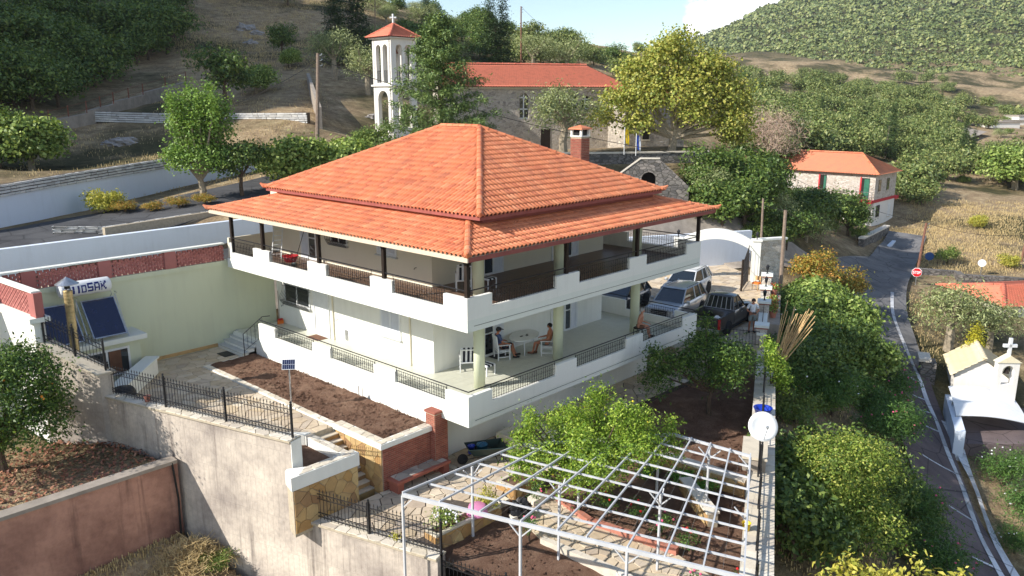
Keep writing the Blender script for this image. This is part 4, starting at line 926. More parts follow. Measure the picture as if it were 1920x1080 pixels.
# long planting bed under the balcony
bed = thing('planting_bed', 'long raised bed of freshly dug red soil along the house', 'planter', (-1.2, 7.5, -.9))
nxb, nyb = 26, 150
xs = np.linspace(-2.24, -.002, nxb); ys = np.linspace(1.8, 13.58, nyb); BXg, BYg = np.meshgrid(xs, ys, indexing='ij')
BZ = -.62 + fbm(BXg, BYg, 3.0, 4, 21) * .035 + NP.rand(nxb, nyb) * .035
BZ[0] = BZ[-1] = -.66
ib = np.arange(nxb * nyb).reshape(nxb, nyb); Fb = np.stack([ib[:-1, :-1], ib[1:, :-1], ib[1:, 1:], ib[:-1, 1:]], -1).reshape(-1, 4)
link('soil', npmesh('soil', np.stack([BXg.ravel() - org(bed).x, BYg.ravel() - org(bed).y, BZ.ravel() - org(bed).z], 1), Fb, G('red_soil'), True), bed)
m = MB(); m.box((-2.5, 4.2, -1.2), (-2.25, 13.6, -.60)); m.box((-2.5, 13.6, -1.2), (-.68, 13.62, -.60)); m.build('kerb', G('white_plaster'), bed)
pieces(crazy([(4.2, 0), (13.6, 0), (13.6, .25), (4.2, .25)], .42, .25, .01, .3, 28), ((-2.5, 0, -.60), (0, 1, 0), (1, 0, 0), (0, 0, 1)), .02, G('coping'), bed, 'coping_stone', 60, 8)
m = MB(); m.box((-2.42, 1.6, -2.5), (-2.2, 4.19, -.68)); m.box((-2.199, 1.6, -2.5), (.0, 1.8, -.68)); m.build('bed_wall', G('mortar'), bed)
pieces(crazy([(1.61, -2.35), (4.18, -2.35), (4.18, -.70), (1.61, -.70)], .36, .34, .007, .45, 31), ((-2.42, 0, 0), (0, 1, 0), (0, 0, 1), (-1, 0, 0)), .028, G('clad_stone'), bed, 'cladding_stone', 60, 9)
m = MB(); m.box((-2.52, 1.5, -.679), (-2.13, 4.19, -.50)); m.box((-2.129, 1.5, -.679), (-.30, 1.86, -.50)); bc = m.build('cap_band', G('white_plaster'), bed)
pieces(crazy([(-2.5, 1.52), (-.32, 1.52), (-.32, 1.85), (-2.5, 1.85)], .4, .3, .01, .35, 33) + crazy([(-2.5, 1.86), (-2.15, 1.86), (-2.15, 4.18), (-2.5, 4.18)], .35, .4, .01, .35, 34), ((0, 0, -.50), (1, 0, 0), (0, 1, 0), (0, 0, 1)), .02, G('coping'), bc, 'coping_stone', 60, 10)
bk = MB(); brick_shell(bk, -2.40, 1.585, -.32, 1.79, -2.2, -.70, .21, .07); tag(bk.build('facing_bricks', G('brick'), bed), kind='stuff')
pil = MB(); pil.box((-.30, 1.36, -2.4), (.26, 1.80, -.05)); pp = pil.build('brick_pillar', G('mortar'), bed)
bk = MB(); brick_shell(bk, -.31, 1.35, .27, 1.81, -2.2, -.06, .21, .07); tag(bk.build('pillar_bricks', G('brick'), pp), kind='stuff')
m = MB(); m.bbox((-.36, 1.3, -.049), (.32, 1.86, .03), .015); m.build('pillar_cap', G('brick'), pp)
bn = thing('garden_bench', 'brick-edged stone bench built against the red brick wall', 'bench', (-1.2, 1.3, -2.2))
m = MB(); m.bbox((-2.3, 1.0, -1.86), (.10, 1.58, -1.76), .02); se = m.build('seat', G('brick'), bn)
pieces(crazy([(-2.15, 1.1), (0, 1.1), (0, 1.57), (-2.15, 1.57)], .4, .3, .008, .4, 40), ((0, 0, -1.76), (1, 0, 0), (0, 1, 0), (0, 0, 1)), .014, G('rubble'), se, 'seat_stone', 40, 4)
for x in (-2.2, -.18):
 m = MB(); m.box((x, 1.08, -2.22), (x + .24, 1.56, -1.861)); m.build('leg', G('brick'), bn)
# steps down to the garden
gs = thing('garden_steps', 'narrow stone steps going down between the planter and the bed', 'steps', (-2.9, 3, -2.2))
N_ = 9
for k in range(N_):
 y1 = 4.2 - k * .24; z1 = PZ - .174 * (k + 1) + .174
 m = MB(); m.box((-3.348, y1 - .24, -2.6), (-2.452, y1, z1 - .174 - .035)); m.build('riser', G('clad_stone'), gs)
 m = MB(); m.box((-3.347, y1 - .255, z1 - .174 - .034), (-2.453, y1 - .001, z1 - .174)); m.build('tread', G('coping'), gs)
# lower paved court and garden
court = thing('garden_court', None, None, (-1, 0, -2.6)); tag(court, kind='structure')
GZ = -2.22
CQ = [[(-4.75, 1.66), (-3.6, -2.45), (-2.75, -1.55), (-.55, -1.75), (-2.42, 1.66)], [(-2.44, 1.66), (-.55, -1.74), (.55, -1.2), (.55, 2.1), (-2.3, 2.1)], [(.55, -1.1), (3.3, -1.5), (3.3, 2.08), (.55, 2.08)]]
m = MB()
for q in CQ: m.prism(q, -7.5, GZ - .02)
m.prism([(3.3, .2), (14, -.2), (14, 2.08), (3.3, 2.08)], -7.5, GZ - .02)
m.build('bedding', G('dark_mortar'), court)
polys = []
for k, q in enumerate(CQ): polys += crazy(q, .52, .42, .018, .45, 50 + k)
polys += crazy([(3.3, .2), (14, -.2), (14, 2.08), (3.3, 2.08)], .55, .45, .018, .45, 59)
pieces(polys, ((0, 0, GZ - .02), (1, 0, 0), (0, 1, 0), (0, 0, 1)), .028, G('paving'), court, 'paving_stone', 260, 3)
def zgard(x, y): return -2.42 - .10 * max(0, min(1, (-y) / 8)) - .35 * max(0, min(1, (-1.5 - y) / 6)) * max(0, min(1, (2 - x) / 4))
gx = np.linspace(-4.2, 17.2, 150); gy = np.linspace(-11, .6, 90); GX, GY = np.meshgrid(gx, gy, indexing='ij')
GZg = np.vectorize(zgard)(GX, GY) + fbm(GX, GY, 2.2, 4, 8) * .045 + NP.rand(*GX.shape) * .02
ig = np.arange(GX.size).reshape(GX.shape); Fg = np.stack([ig[:-1, :-1], ig[1:, :-1], ig[1:, 1:], ig[:-1, 1:]], -1).reshape(-1, 4)
gpoly = [(-3.55, -2.3), (-2.75, -1.6), (3.3, -1.5), (3.4, .18), (14.5, .0), (17.1, -1.3), (17.1, -2.3), (.3, -10.2), (-1.7, -10.6)]
gin = inside(gpoly, GX, GY); kp = gin.ravel()[Fg].any(1)
tag(link('garden_soil', npmesh('garden_soil', np.stack([GX.ravel(), GY.ravel(), GZg.ravel()], 1), Fg[kp], G('red_soil'), True)), kind='structure')
path = thing('garden_path', None, None, (0, -5, -2.6)); tag(path, kind='structure')
PQ = [[(-.2, -2.1), (1.4, -2.6), (.95, -4.4), (-.75, -3.9)], [(-.74, -3.92), (.94, -4.42), (1.35, -7.3), (-.6, -6.6)], [(-.6, -6.62), (1.35, -7.32), (1.0, -9.0), (-.9, -9.6)]]
m = MB();
for q in PQ: m.prism(q, -3.4, lambda x, y: zgard(x, y) + .07)
m.build('bedding', G('mortar'), path)
for k, q in enumerate(PQ):
 pcs = crazy(q, .42, .36, .016, .45, 70 + k); mb = MB()
 for p in pcs:
  cxp = sum(a[0] for a in p) / len(p); cyp = sum(a[1] for a in p) / len(p); zt = zgard(cxp, cyp) + .095
  mm = MB(); mm.prism([tuple(a) for a in p], zt - .1, zt); mm.build('paving_stone', G('paving'), path)
for k, (a, b) in enumerate((((-.75, -3.9), (-.6, -6.6)), ((-.6, -6.6), (-.9, -9.6)), ((1.4, -2.6), (.95, -4.4)), ((.95, -4.4), (1.35, -7.3)))):
 m = MB(); m.wall(a, b, -3.2, -2.40 if k < 2 else -2.28, .2); m.build('path_kerb', G('terracotta') if k > 1 else G('coping'), path)
def stone_planter(name, label, a, b, depth, z0, z1, seed, soilm='red_soil', inward=1):
 t = thing(name, label, 'planter', (a[0], a[1], z0)); a = Vector(a); b = Vector(b); L = (b - a).length; d = (b - a) / L; n = Vector((d.y, -d.x))
 c_ = [tuple(a), tuple(b), tuple(b - n * depth), tuple(a - n * depth)]
 m = MB(); m.prism(c_, z0 - .3, z1 - .06); m.build('box', G('mortar'), t)
 ins_ = [tuple(a + d * .12 - n * .12), tuple(b - d * .12 - n * .12), tuple(b - d * .12 - n * (depth - .12)), tuple(a + d * .12 - n * (depth - .12))]
 m = MB(); m.prism(ins_, z1 - .2, z1 - .055); m.build('soil', G(soilm), t)
 m = MB()
 for i in range(4):
  p, q = c_[i], c_[(i + 1) % 4]; r_, s_ = ins_[i], ins_[(i + 1) % 4]; m.prism([p, q, s_, r_], z1 - .059, z1)
 m.build('rim', G('coping'), t)
 U3 = Vector((d.x, d.y, 0)); N3 = Vector((n.x, n.y, 0))
 pieces(crazy([(0, z0 - .1), (L, z0 - .1), (L, z1 - .07), (0, z1 - .07)], .36, .3, .008, .45, seed), (Vector((a.x, a.y, 0)), U3, (0, 0, 1), N3), .025, G('clad_stone'), t, 'cladding_stone', 50, seed)
 pieces(crazy([(0, z0 - .1), (depth, z0 - .1), (depth, z1 - .07), (0, z1 - .07)], .36, .3, .008, .45, seed + 1), (Vector((a.x, a.y, 0)), -N3, (0, 0, 1), -U3), .025, G('clad_stone'), t, 'cladding_stone', 30, seed)
 return t
stone_planter('stone_planter', 'long stone-clad planter with white flowers and a pink basin on it', (-3.35, -2.05), (-.7, -2.15), .55, -2.9, -1.98, 80)
stone_planter('stone_planter', 'square stone planter with a soil hole in the sunny court', (.35, -1.75), (1.9, -1.7), .8, -2.5, -1.95, 84)
for k, (a, b, zt, lb) in enumerate((((5.8, -3.6), (6.0, -7.1), -1.95, 'upper of two stepped stone walls beneath the pergola'), ((3.4, -7.3), (4.9, -5.4), -2.05, 'lower of two stepped stone walls beneath the pergola'))):
 t = thing('terrace_wall', lb, 'wall', (a[0], a[1], -2.5)); m = MB(); m.wall(a, b, -3, zt, .32); m.build('core', G('mortar'), t)
 av = Vector(a); bv = Vector(b); L = (bv - av).length; d = (bv - av) / L; n = Vector((-d.y, d.x)); n = n if n.x < 0 else -n
 pieces(crazy([(0, -2.7), (L, -2.7), (L, zt), (0, zt)], .4, .32, .01, .45, 90 + k), (Vector((a[0] + n.x * .16, a[1] + n.y * .16, 0)), (d.x, d.y, 0), (0, 0, 1), (n.x, n.y, 0)), .03, G('clad_stone'), t, 'cladding_stone', 50, 5)
 m = MB(); m.wall(a, b, zt + .001, zt + .07, .42); m.build('coping', G('coping'), t)
# boundary wall on the right, with the yard behind
bw = thing('boundary_wall', 'grey stone-topped boundary wall running up beside the pergola to the gate', 'wall', (8, -6.5, -3))
BA, BB = (-1.6, -11.1), (17.9, -2.0)
m = MB(); m.wall(BA, BB, -8.5, -1.3, .75); m.build('wall', G('concrete_path'), bw)
d = (Vector(BB) - Vector(BA)).normalized(); n = Vector((-d.y, d.x)); L = (Vector(BB) - Vector(BA)).length
nb = int(L / .42)
for i in range(nb):
 a = Vector(BA) + d * (i * L / nb + .008); b = Vector(BA) + d * ((i + 1) * L / nb - .008)
 m = MB(); h = -1.24 + rnd.uniform(-.006, .006); m.prism([tuple(a - n * .42), tuple(b - n * .42), tuple(b + n * .42), tuple(a + n * .42)], -1.299, h); m.build('coping_slab', G('coping'), bw)
pj = thing('wall_pedestal', 'square stone pedestal carrying the satellite dish', 'pedestal', (6.2, -7.2, -1.3))
m = MB(); Md = Matrix.Translation((6.3, -7.15, 0)) @ Matrix.Rotation(math.atan2(d.y, d.x), 4, 'Z'); m.box((-1.0, -.36, -1.24), (.6, .36, -.82), Md); m.build('block', G('concrete_path'), pj)
m = MB(); m.box((-1.05, -.40, -.818), (.65, .40, -.74), Md); m.build('slab', G('coping'), pj)
# paved yard
yard = thing('yard', None, None, (24, 6, -1.3)); tag(yard, kind='structure')
YZ = -1.12
YP = [(14.9, 1.2), (16.9, -.1), (17.6, -1.9), (31.2, 4.3), (34.5, 9.4), (31.0, 11.5), (22, 16.1), (14.9, 16.1)]
m = MB(); m.prism(YP, -7.5, YZ - .02); m.build('bedding', G('mortar'), yard)
pieces(crazy(YP, .62, .55, .016, .45, 101), ((0, 0, YZ - .02), (1, 0, 0), (0, 1, 0), (0, 0, 1)), .026, G('paving'), yard, 'paving_stone', 300, 5)
yw = thing('yard_wall', 'white stepped wall with lamp pillars along the edge of the yard', 'wall', (24, 1, -1.3))
YA, YB = (17.75, -1.75), (30.7, 4.15); d = (Vector(YB) - Vector(YA)).normalized(); L = (Vector(YB) - Vector(YA)).length; Mw = Matrix.Translation((YA[0], YA[1], 0)) @ Matrix.Rotation(math.atan2(d.y, d.x), 4, 'Z')
m = MB(); m.box((0, -.17, -3.5), (L, .17, -.55), Mw); m.build('wall', G('white_rubble'), yw)
for s0, s1, h in ((0, .55, -.25), (1.6, 3.7, -.05)): pass
m = MB(); m.box((-.1, -.22, -.549), (3.9, .22, -.42), Mw); m.box((4.6, -.22, -.549), (L, .22, -.46), Mw); m.build('coping', G('trim_plaster'), yw)
for k, s in enumerate((.3, 4.25, 7.6, 11.2)):
 m = MB(); m.box((s - .28, -.26, -3.2), (s + .28, .26, .05 if k else -.18), Mw); p_ = m.build('pillar', G('white_rubble'), yw)
 zt = .052 if k else -.178
 m = MB(); m.box((s - .36, -.34, zt), (s + .36, .34, zt + .12), Mw); m.build('pillar_cap', G('trim_plaster'), p_)
 m = MB(); m.box((s - .31, -.29, zt - .07), (s + .31, .29, zt - .002), Mw); m.build('pillar_collar', G('brick'), p_)
 if k:
  c0 = Mw @ Vector((s, 0, zt + .12)); m = MB(); m.lathe([(.09, 0), (.04, .03), (.03, .18), (.07, .24), (.10, .42), (.13, .44), (.02, .54), (.015, .6)], c0, 8); m.build('lantern', G('iron'), p_)
for a, b in ((.65, 3.9), (4.65, 7.2), (8.0, 10.8)):
 m = MB(); p0 = Mw @ Vector((a, 0, 0)); p1 = Mw @ Vector((b, 0, 0)); n_ = int((b - a) / .14)
 for z in (-.36, .0): m.tube([(p0.x, p0.y, z), (p1.x, p1.y, z)], .014, 4)
 for i in range(n_ + 1):
  q = p0.lerp(p1, i / n_); m.tube([(q.x, q.y, -.42), (q.x, q.y, .06)], .008, 4, False)
 m.build('railing', G('iron'), yw)
yr = thing('yard_railing', 'short black iron railing behind the pickup, by the white wall', 'railing', (17.3, -1, YZ))
m = MB(); p0, p1 = Vector((16.95, -.05, 0)), Vector((17.65, -1.7, 0))
for z in (YZ + .12, YZ + .75): m.tube([(p0.x, p0.y, z), (p1.x, p1.y, z)], .016, 4)
m.build('rails', G('iron'), yr)
for i in range(13):
 q = p0.lerp(p1, i / 12); m = MB(); m.tube([(q.x, q.y, YZ), (q.x, q.y, YZ + .8)], .009, 4); m.build('bar', G('iron'), yr)
# entrance arch
ga = thing('gate_arch', 'broad white arch over the yard entrance with small lanterns', 'arch', (30, 7.5, -1.1))
pR = Vector((30.75, 5.05, 0)); pL = Vector((28.1, 9.25, 0)); d = (pR - pL).normalized(); L = (pR - pL).length; Mg = Matrix.Translation(pL) @ Matrix.Rotation(math.atan2(d.y, d.x), 4, 'Z')
for s in (0, L):
 m = MB(); m.box((s - .25, -.25, -1.6), (s + .25, .25, 1.55), Mg); m.build('pillar', G('white_plaster'), ga)
 m = MB(); m.box((s - .32, -.31, 1.552), (s + .32, .31, 1.66), Mg); cp_ = m.build('pillar_cap', G('white_plaster'), ga)
 c0 = Mg @ Vector((s, 0, 1.66)); m = MB(); m.lathe([(.10, 0), (.03, .04), (.03, .14), (.08, .2), (.11, .38), (.02, .5)], c0, 8); m.build('lantern', G('iron'), cp_)
m = MB(); nA = 20; top = []; bot = []
for i in range(nA + 1):
 s = .25 + (L - .5) * i / nA; f = 2 * i / nA - 1; top.append((s, 1.55 + .72 * (1 - f * f))); bot.append((s, .85 + .78 * (1 - f * f) ** .9))
for i in range(nA):
 vs = []
 for (s, z) in (bot[i], bot[i + 1], top[i + 1], top[i]):
  for y in (-.2, .2): vs.append(Mg @ Vector((s, y, z)))
 m.add(vs, [(0, 2, 4, 6), (7, 5, 3, 1), (6, 4, 5, 7), (2, 0, 1, 3)])
m.build('arch_band', G('white_plaster'), ga)
gl = thing('gate_leaf', 'dark iron gate leaf swung open beside the white stone pillar', 'gate', (30.4, 4.9, -1.1))
h0 = Vector((30.3, 5.3, 0)); h1 = Vector((27.6, 4.35, 0)); dd = (h1 - h0).normalized(); Ll = (h1 - h0).length
m = MB();
for s in (0, Ll): q = h0 + dd * s; m.tube([(q.x, q.y, YZ + .03), (q.x, q.y, YZ + 1.9)], .04, 4)
for z in (.1, .9): m.tube([(h0.x, h0.y, YZ + z), (h1.x, h1.y, YZ + z)], .02, 4)
m.tube([(h0.x, h0.y, YZ + 2.4), (h1.x, h1.y, YZ + 1.7)], .025, 4); m.build('frame', G('dark_wood'), gl)
for i in range(1, 18):
 q = h0 + dd * Ll * i / 18; m = MB(); m.tube([(q.x, q.y, YZ + .1), (q.x, q.y, YZ + 2.35 - .7 * i / 18)], .010, 4); m.build('bar', G('iron'), gl)
m = MB(); q = h1; m.box((q.x - .06, q.y - .04, YZ + .02), (q.x + .06, q.y + .04, YZ + 2.0)); m.build('stile', G('dark_wood'), gl)
sp = thing('stone_pillar', 'white stone wall pier to the right of the entrance arch', 'wall', (31.6, 4.4, -1.1))
m = MB(); m.prism([(30.9, 4.95), (32.6, 3.95), (32.75, 4.2), (31.05, 5.2)], -3, 1.55); m.build('pier', G('white_rubble'), sp)
m = MB(); m.prism([(30.85, 4.9), (32.65, 3.85), (32.82, 4.25), (31.0, 5.28)], 1.552, 1.68); m.build('pier_cap', G('white_plaster'), sp)
lw = thing('lane_wall', 'white wall across the lane, shade blue painted in, seen through the entrance arch', 'wall', (33, 10, -1.3))
m = MB(); m.wall((36.2, 8.2), (26.5, 13.6), -2.5, 1.25, .35); m.build('wall', G('whitewash'), lw)
# fences
pk_mesh = {}
def picket_mesh(h, key):
 if key not in pk_mesh:
  m = MB(); m.tube([(0, 0, 0), (0, 0, h - .09)], .0095, 4, False); m.add([(.0, .0, h + .02), (.024, 0, h - .06), (0, .024, h - .06), (-.024, 0, h - .06), (0, -.024, h - .06), (0, 0, h - .10)], [(0, 1, 2), (0, 2, 3), (0, 3, 4), (0, 4, 1), (5, 2, 1), (5, 3, 2), (5, 4, 3), (5, 1, 4)]); pk_mesh[key] = m.mesh('picket', G('iron'))
 return pk_mesh[key]
def fence(name, label, a, b, za, zb, h, bays, step=.135, parent=None, scrolls=True):
 a = Vector((a[0], a[1], za)); b = Vector((b[0], b[1], zb)); t = thing(name, label, 'fence', a); L = (b - a).length; d = (b - a) / L; dh = Vector((d.x, d.y, 0)).normalized()
 m = MB()
 for z in (.10, .24, h - .30, h - .14): m.tube([a + Vector((0, 0, z)), b + Vector((0, 0, z))], .013, 4)
 m.build('rails', G('iron'), t); n = int(L / step); me = picket_mesh(h, round(h, 2))
 sm = MB()
 for i in range(n + 1):
  q = a + d * L * i / n
  o = bpy.data.objects.new('picket', me); COL.objects.link(o); o.parent = t; o.location = q + Vector((0, 0, .02)) - a
  if scrolls and i < n:
   for zc in (.17, h - .22):
    c_ = a + d * L * (i + .5) / n + Vector((0, 0, zc)); sm.tube([c_ + dh * .05 * math.cos(k * 1.047) + Vector((0, 0, .055 * math.sin(k * 1.047))) for k in range(7)], .006, 3, False)
 if scrolls: tag(sm.build('scrollwork', G('iron'), t), kind='stuff')
 for i in range(bays + 1):
  q = a + d * L * i / bays; m = MB(); m.box((q.x - .03, q.y - .03, q.z - .05), (q.x + .03, q.y + .03, q.z + h + .05)); m.ball((q.x, q.y, q.z + h + .1), .04, 6, 4); m.build('post', G('iron'), t)
 return t
cA = off(WA, .2); cB = off((WB[0] - wd.x * .1, WB[1] - wd.y * .1), .2); cE = off(WE, .2); cF = off(WF, .2)
fence('iron_fence', 'black spiked iron fence on top of the tall concrete wall beside the patio', cA, cB, UT + .08, UT + .08, 1.05, 3)
fence('iron_fence', 'black spiked iron fence on the lower wall in front of the paved court', off((WB[0] + wd.x * .15, WB[1] + wd.y * .15), .2), cE, LT + .08, LT + .08, 1.0, 2)
fence('iron_fence', 'black spiked iron fence at the bottom edge in front of the pergola', cE, cF, -3.22, -3.22, 1.0, 4)
fence('iron_fence', 'sloping iron fence on the wall beside the solar water heater', (-8.8, 12.05), (-7.5, 10.4), 2.24, 1.28, 1.0, 2)
fence('iron_fence', 'black iron railing along the top of the boundary wall near the satellite dish', (5.4, -7.8), (-1.0, -10.8), -1.22, -1.22, .95, 3, .16, None, False)
fence('iron_fence', 'black iron railing on the boundary wall between the dish and the yard', (7.3, -6.9), (17.4, -2.2), -1.22, -1.22, .75, 4, .2, None, False)
# pergola
pg = thing('pergola', 'large open pergola grid of pale painted metal bars over the garden', 'pergola', (0, -6, -2.6))
PT_ = -.12
FL, FR, BR, BL, BM = Vector((-4.6, -2.12, PT_)), Vector((-1.85, -10.88, PT_)), Vector((4.18, -8.0, PT_)), Vector((.05, -2.35, PT_)), Vector((4.0, -5.4, PT_))
def bar(mb, p, q, w=.032, h=.04):
 p = Vector(p); q = Vector(q); d = (q - p); L = d.length; d /= L; a = d.cross(Vector((0, 0, 1))).normalized(); b = a.cross(d)
 M = Matrix(((d.x, a.x, b.x, p.x), (d.y, a.y, b.y, p.y), (d.z, a.z, b.z, p.z), (0, 0, 0, 1))); mb.box((0, -w, -h), (L, w, h), M)
ff = [0, .128, .262, .39, .50, .585, .70, .80, .90, 1.0]
backp = lambda f: BL.lerp(BM, f / .60) if f <= .60 else BM.lerp(BR, (f - .60) / .40)
for i, f in enumerate(ff):
 m = MB(); bar(m, FL.lerp(FR, f) + Vector((0, 0, .03)), backp(f) + Vector((0, 0, .03)), .019, .028); m.build('long_bar', G('pergola_paint'), pg)
for k in range(10):
 R_ = FR.lerp(BR, k / 9); L_e = FL.lerp(BL, k / 5) if k <= 5 else BL.lerp(BM, (k - 5) / 4)
 m = MB(); bar(m, L_e - Vector((0, 0, .035)), R_ - Vector((0, 0, .035)), .022 if k else .036, .024 if k else .05); m.build('cross_bar', G('pergola_paint'), pg)
m = MB(); bar(m, BL + Vector((0, 0, -.03)), BM + Vector((0, 0, -.03))); bar(m, BM + Vector((0, 0, -.03)), BR + Vector((0, 0, -.03))); m.build('back_beam', G('pergola_paint'), pg)
for i, (f, k) in enumerate([(0, 0), (.39, 0), (.70, 0), (1, 0), (0, .55), (.36, .42), (.70, .45), (1, .5), (.26, .9), (.55, .97), (.80, .97), (1, 1)]):
 F_ = FL.lerp(FR, f); B_ = backp(f); p = F_.lerp(B_, k); m = MB(); zb = zgard(p.x, p.y) if p.y < -1.9 or p.x > 3.3 else GZ
 m.box((p.x - .03, p.y - .03, zb - .5), (p.x + .03, p.y + .03, PT_ - .06)); e_ = (FR - FL).normalized(); g_ = (B_ - F_).normalized()
 for s in (1, -1):
  for v in ((e_,) if k in (0,) else (e_, g_)):
   q = p + v * s * .34
   if (f == 0 and s < 0 and v is e_) or (f == 1 and s > 0 and v is e_): continue
   m.tube([(p.x, p.y, PT_ - .42), (q.x, q.y, PT_ - .07)], .022, 4)
 m.build('post', G('pergola_paint'), pg)
wm = MB()
for k in range(1, 19):
 t_ = k / 19; wm.tube([FL.lerp(FR, t_) + Vector((0, 0, .0)), backp(t_)], .003, 3, False)
tag(wm.build('wires', G('galvanised'), pg), kind='stuff')
# annexe with solar water heater
an = thing('annexe', 'small pale annexe with white window against the green wall', 'building', (-6, 15, -.6))
ax0, ax1, ay0, az1 = -8.3, -4.6, 14.6, .92
m = MB(); m.box((ax0, ay0, -1), (ax1, 15.798, az1)); m.build('wall', G('green_plaster'), an)
m = MB(); m.box((ax0 - .1, ay0 - .25, az1 + .001), (ax1 + .22, 15.797, az1 + .2)); m.build('roof_slab', G('trim_plaster'), an)
m = MB()
for (a, b) in (((-6.85, -.42), (-5.05, -.34)), ((-6.85, .62), (-5.05, .70)), ((-6.85, -.34), (-6.77, .62)), ((-5.13, -.34), (-5.05, .62)), ((-5.99, -.34), (-5.91, .62))): m.box((a[0], ay0 - .05, a[1]), (b[0], ay0 + .01, b[1]))
wn_ = m.build('window', G('white_paint'), an)
for a, b in ((-6.77, -5.99), (-5.91, -5.13)):
 m = MB(); m.box((a, ay0 - .02, -.34), (b, ay0 - .006, .62)); m.build('pane', G('window_glass'), wn_)
m = MB(); m.box((-5.86, ay0 - .027, -.3), (-5.4, ay0 - .021, .6)); m.build('curtain', G('cloth_brown'), wn_)
m = MB(); m.tube([(-4.6, ay0 - .0, -.2), (-4.6, ay0 - .12, -.2), (-4.6, ay0 - .14, -.3)], .03, 6); m.ball((-4.6, ay0 - .14, -.16), .06, 6, 5); m.build('outdoor_tap', G('black_plastic'), an)
lw2 = thing('low_wall', 'low white-topped wall between the annexe and the iron fence', 'wall', (-5.6, 13.2, -.6))
m = MB(); m.prism([(-7.3, 11.3), (-7.0, 11.1), (-4.15, 14.2), (-4.45, 14.5)], -.8, .02); m.build('wall', G('white_plaster'), lw2)
m = MB(); m.prism([(-7.55, 11.25), (-6.95, 11.0), (-4.05, 14.2), (-4.45, 14.6)], .021, .1); m.build('coping', G('trim_plaster'), lw2)
bb = thing('black_tub', 'black rounded tub behind the iron fence at the annexe', 'tub', (-7.05, 10.95, -.6))
m = MB(); m.lathe([(.30, 0), (.38, .5), (.42, .86), (.40, .94), (.33, 1.03), (.0, 1.08)], (-6.95, 10.55, PZ), 16); m.build('tub_body', G('black_plastic'), bb, True)
fp = thing('flower_pot', 'small terracotta pot with green plant at the foot of the fence', 'flower pot', (-7.05, 9.2, UT + .08))
m = MB(); m.lathe([(.08, 0), (.12, .18), (.13, .2)], (-6.85, 8.75, UT + .085), 10); m.build('pot', G('terracotta'), fp)
sh = thing('solar_water_heater', 'white solar water heater tank above two dark blue collectors on the annexe roof', 'water heater', (-6, 15.2, 1.06))
rz0 = az1 + .2
def collector(x0, x1, name='collector'):
 y0, y1, z0, z1 = 14.42, 15.42, rz0 + .16, rz0 + 1.52
 d = Vector((0, y1 - y0, z1 - z0)).normalized(); n = Vector((0, -d.z, d.y)); a = Vector((x0, y0, z0)); L = math.hypot(y1 - y0, z1 - z0)
 M = Matrix(((1, 0, 0, a.x), (0, d.y, n.y, a.y), (0, d.z, n.z, a.z), (0, 0, 0, 1))); w_ = x1 - x0
 m = MB(); m.box((0, 0, -.07), (w_, .04, .02), M); m.box((0, L - .04, -.07), (w_, L, .02), M); m.box((0, .041, -.07), (.04, L - .041, .02), M); m.box((w_ - .04, .041, -.07), (w_, L - .041, .02), M); m.box((.041, .041, -.07), (w_ - .041, L - .041, -.03), M); f_ = m.build(name, G('galvanised'), sh)
 m = MB(); m.box((.041, .041, -.01), (w_ - .041, L - .041, .004), M); m.build('absorber_glass', G('collector'), f_)
collector(-8.05, -6.72); collector(-6.4, -5.12)
TCn = Vector((-6.2, 15.35, rz0 + 2.08)); Mt = Matrix.Translation(TCn) @ Matrix.Rotation(math.pi / 2, 4, 'Y')
m = MB(); m.lathe([(.0, -.95), (.24, -.95), (.29, -.91), (.30, -.86), (.30, .86), (.29, .91), (.24, .95), (.0, .95)], (0, 0, 0), 24, Mt); tk = m.build('tank', G('white_paint'), sh, True)
m = MB()
for x in (-8.0, -6.55, -5.05):
 m.tube([(x, 14.45, rz0), (x, 15.45, rz0 + 1.6), (x, 15.45, rz0)], .02, 4); m.tube([(x, 15.2, rz0 + 1.7), (x, 15.45, rz0 + 1.7)], .02, 4)
m.tube([(-5.35, 15.3, rz0 + 1.95), (-5.25, 15.2, rz0 + 1.7), (-5.3, 15.3, rz0 + 1.55)], .015, 5); m.build('frame', G('galvanised'), sh)
def letters(word, x, z, h, parent, mat):
 FONT = {'S': [(0, 0, 1, .2), (.75, .2, 1, .45), (0, .4, 1, .6), (0, .55, .25, .8), (0, .8, 1, 1)], 'A': [(0, 0, .25, .8), (.75, 0, 1, .8), (.12, .8, .88, 1), (.25, .3, .75, .46)], 'K': [(0, 0, .25, 1), (.25, .38, .5, .62), (.45, .55, .72, .8), (.68, .75, 1, 1), (.45, .2, .72, .45), (.68, 0, 1, .25)], 'I': [(.3, 0, .7, 1)], 'L': [(.1, 0, .38, 1), (.38, 0, .95, .2)], 'O': [(0, 0, 1, .18), (0, .82, 1, 1), (0, .18, .25, .82), (.75, .18, 1, .82)], 'D': [(0, 0, .25, 1), (.25, 0, .8, .16), (.25, .84, .8, 1), (.7, .14, 1, .86)]}
 w_ = h * .62
 for ch in word:
  mb = MB()
  for (a, b, c_, d_) in FONT[ch]:
   ns = 3
   for j in range(ns):
    z0 = z + h * (b + (d_ - b) * j / ns); z1 = z + h * (b + (d_ - b) * (j + 1) / ns)
    y0 = -math.sqrt(max(.302 ** 2 - z0 * z0, 0)); y1 = -math.sqrt(max(.302 ** 2 - z1 * z1, 0))
    mb.add([(TCn.x + x + a * w_, TCn.y + y0 - .002, TCn.z + z0), (TCn.x + x + c_ * w_, TCn.y + y0 - .002, TCn.z + z0), (TCn.x + x + c_ * w_, TCn.y + y1 - .002, TCn.z + z1), (TCn.x + x + a * w_, TCn.y + y1 - .002, TCn.z + z1)], [(0, 1, 2, 3)])
  mb.build('letter', mat, parent); x += w_ * 1.18
letters('SAK', .02, -.14, .34, tk, G('lettering'))
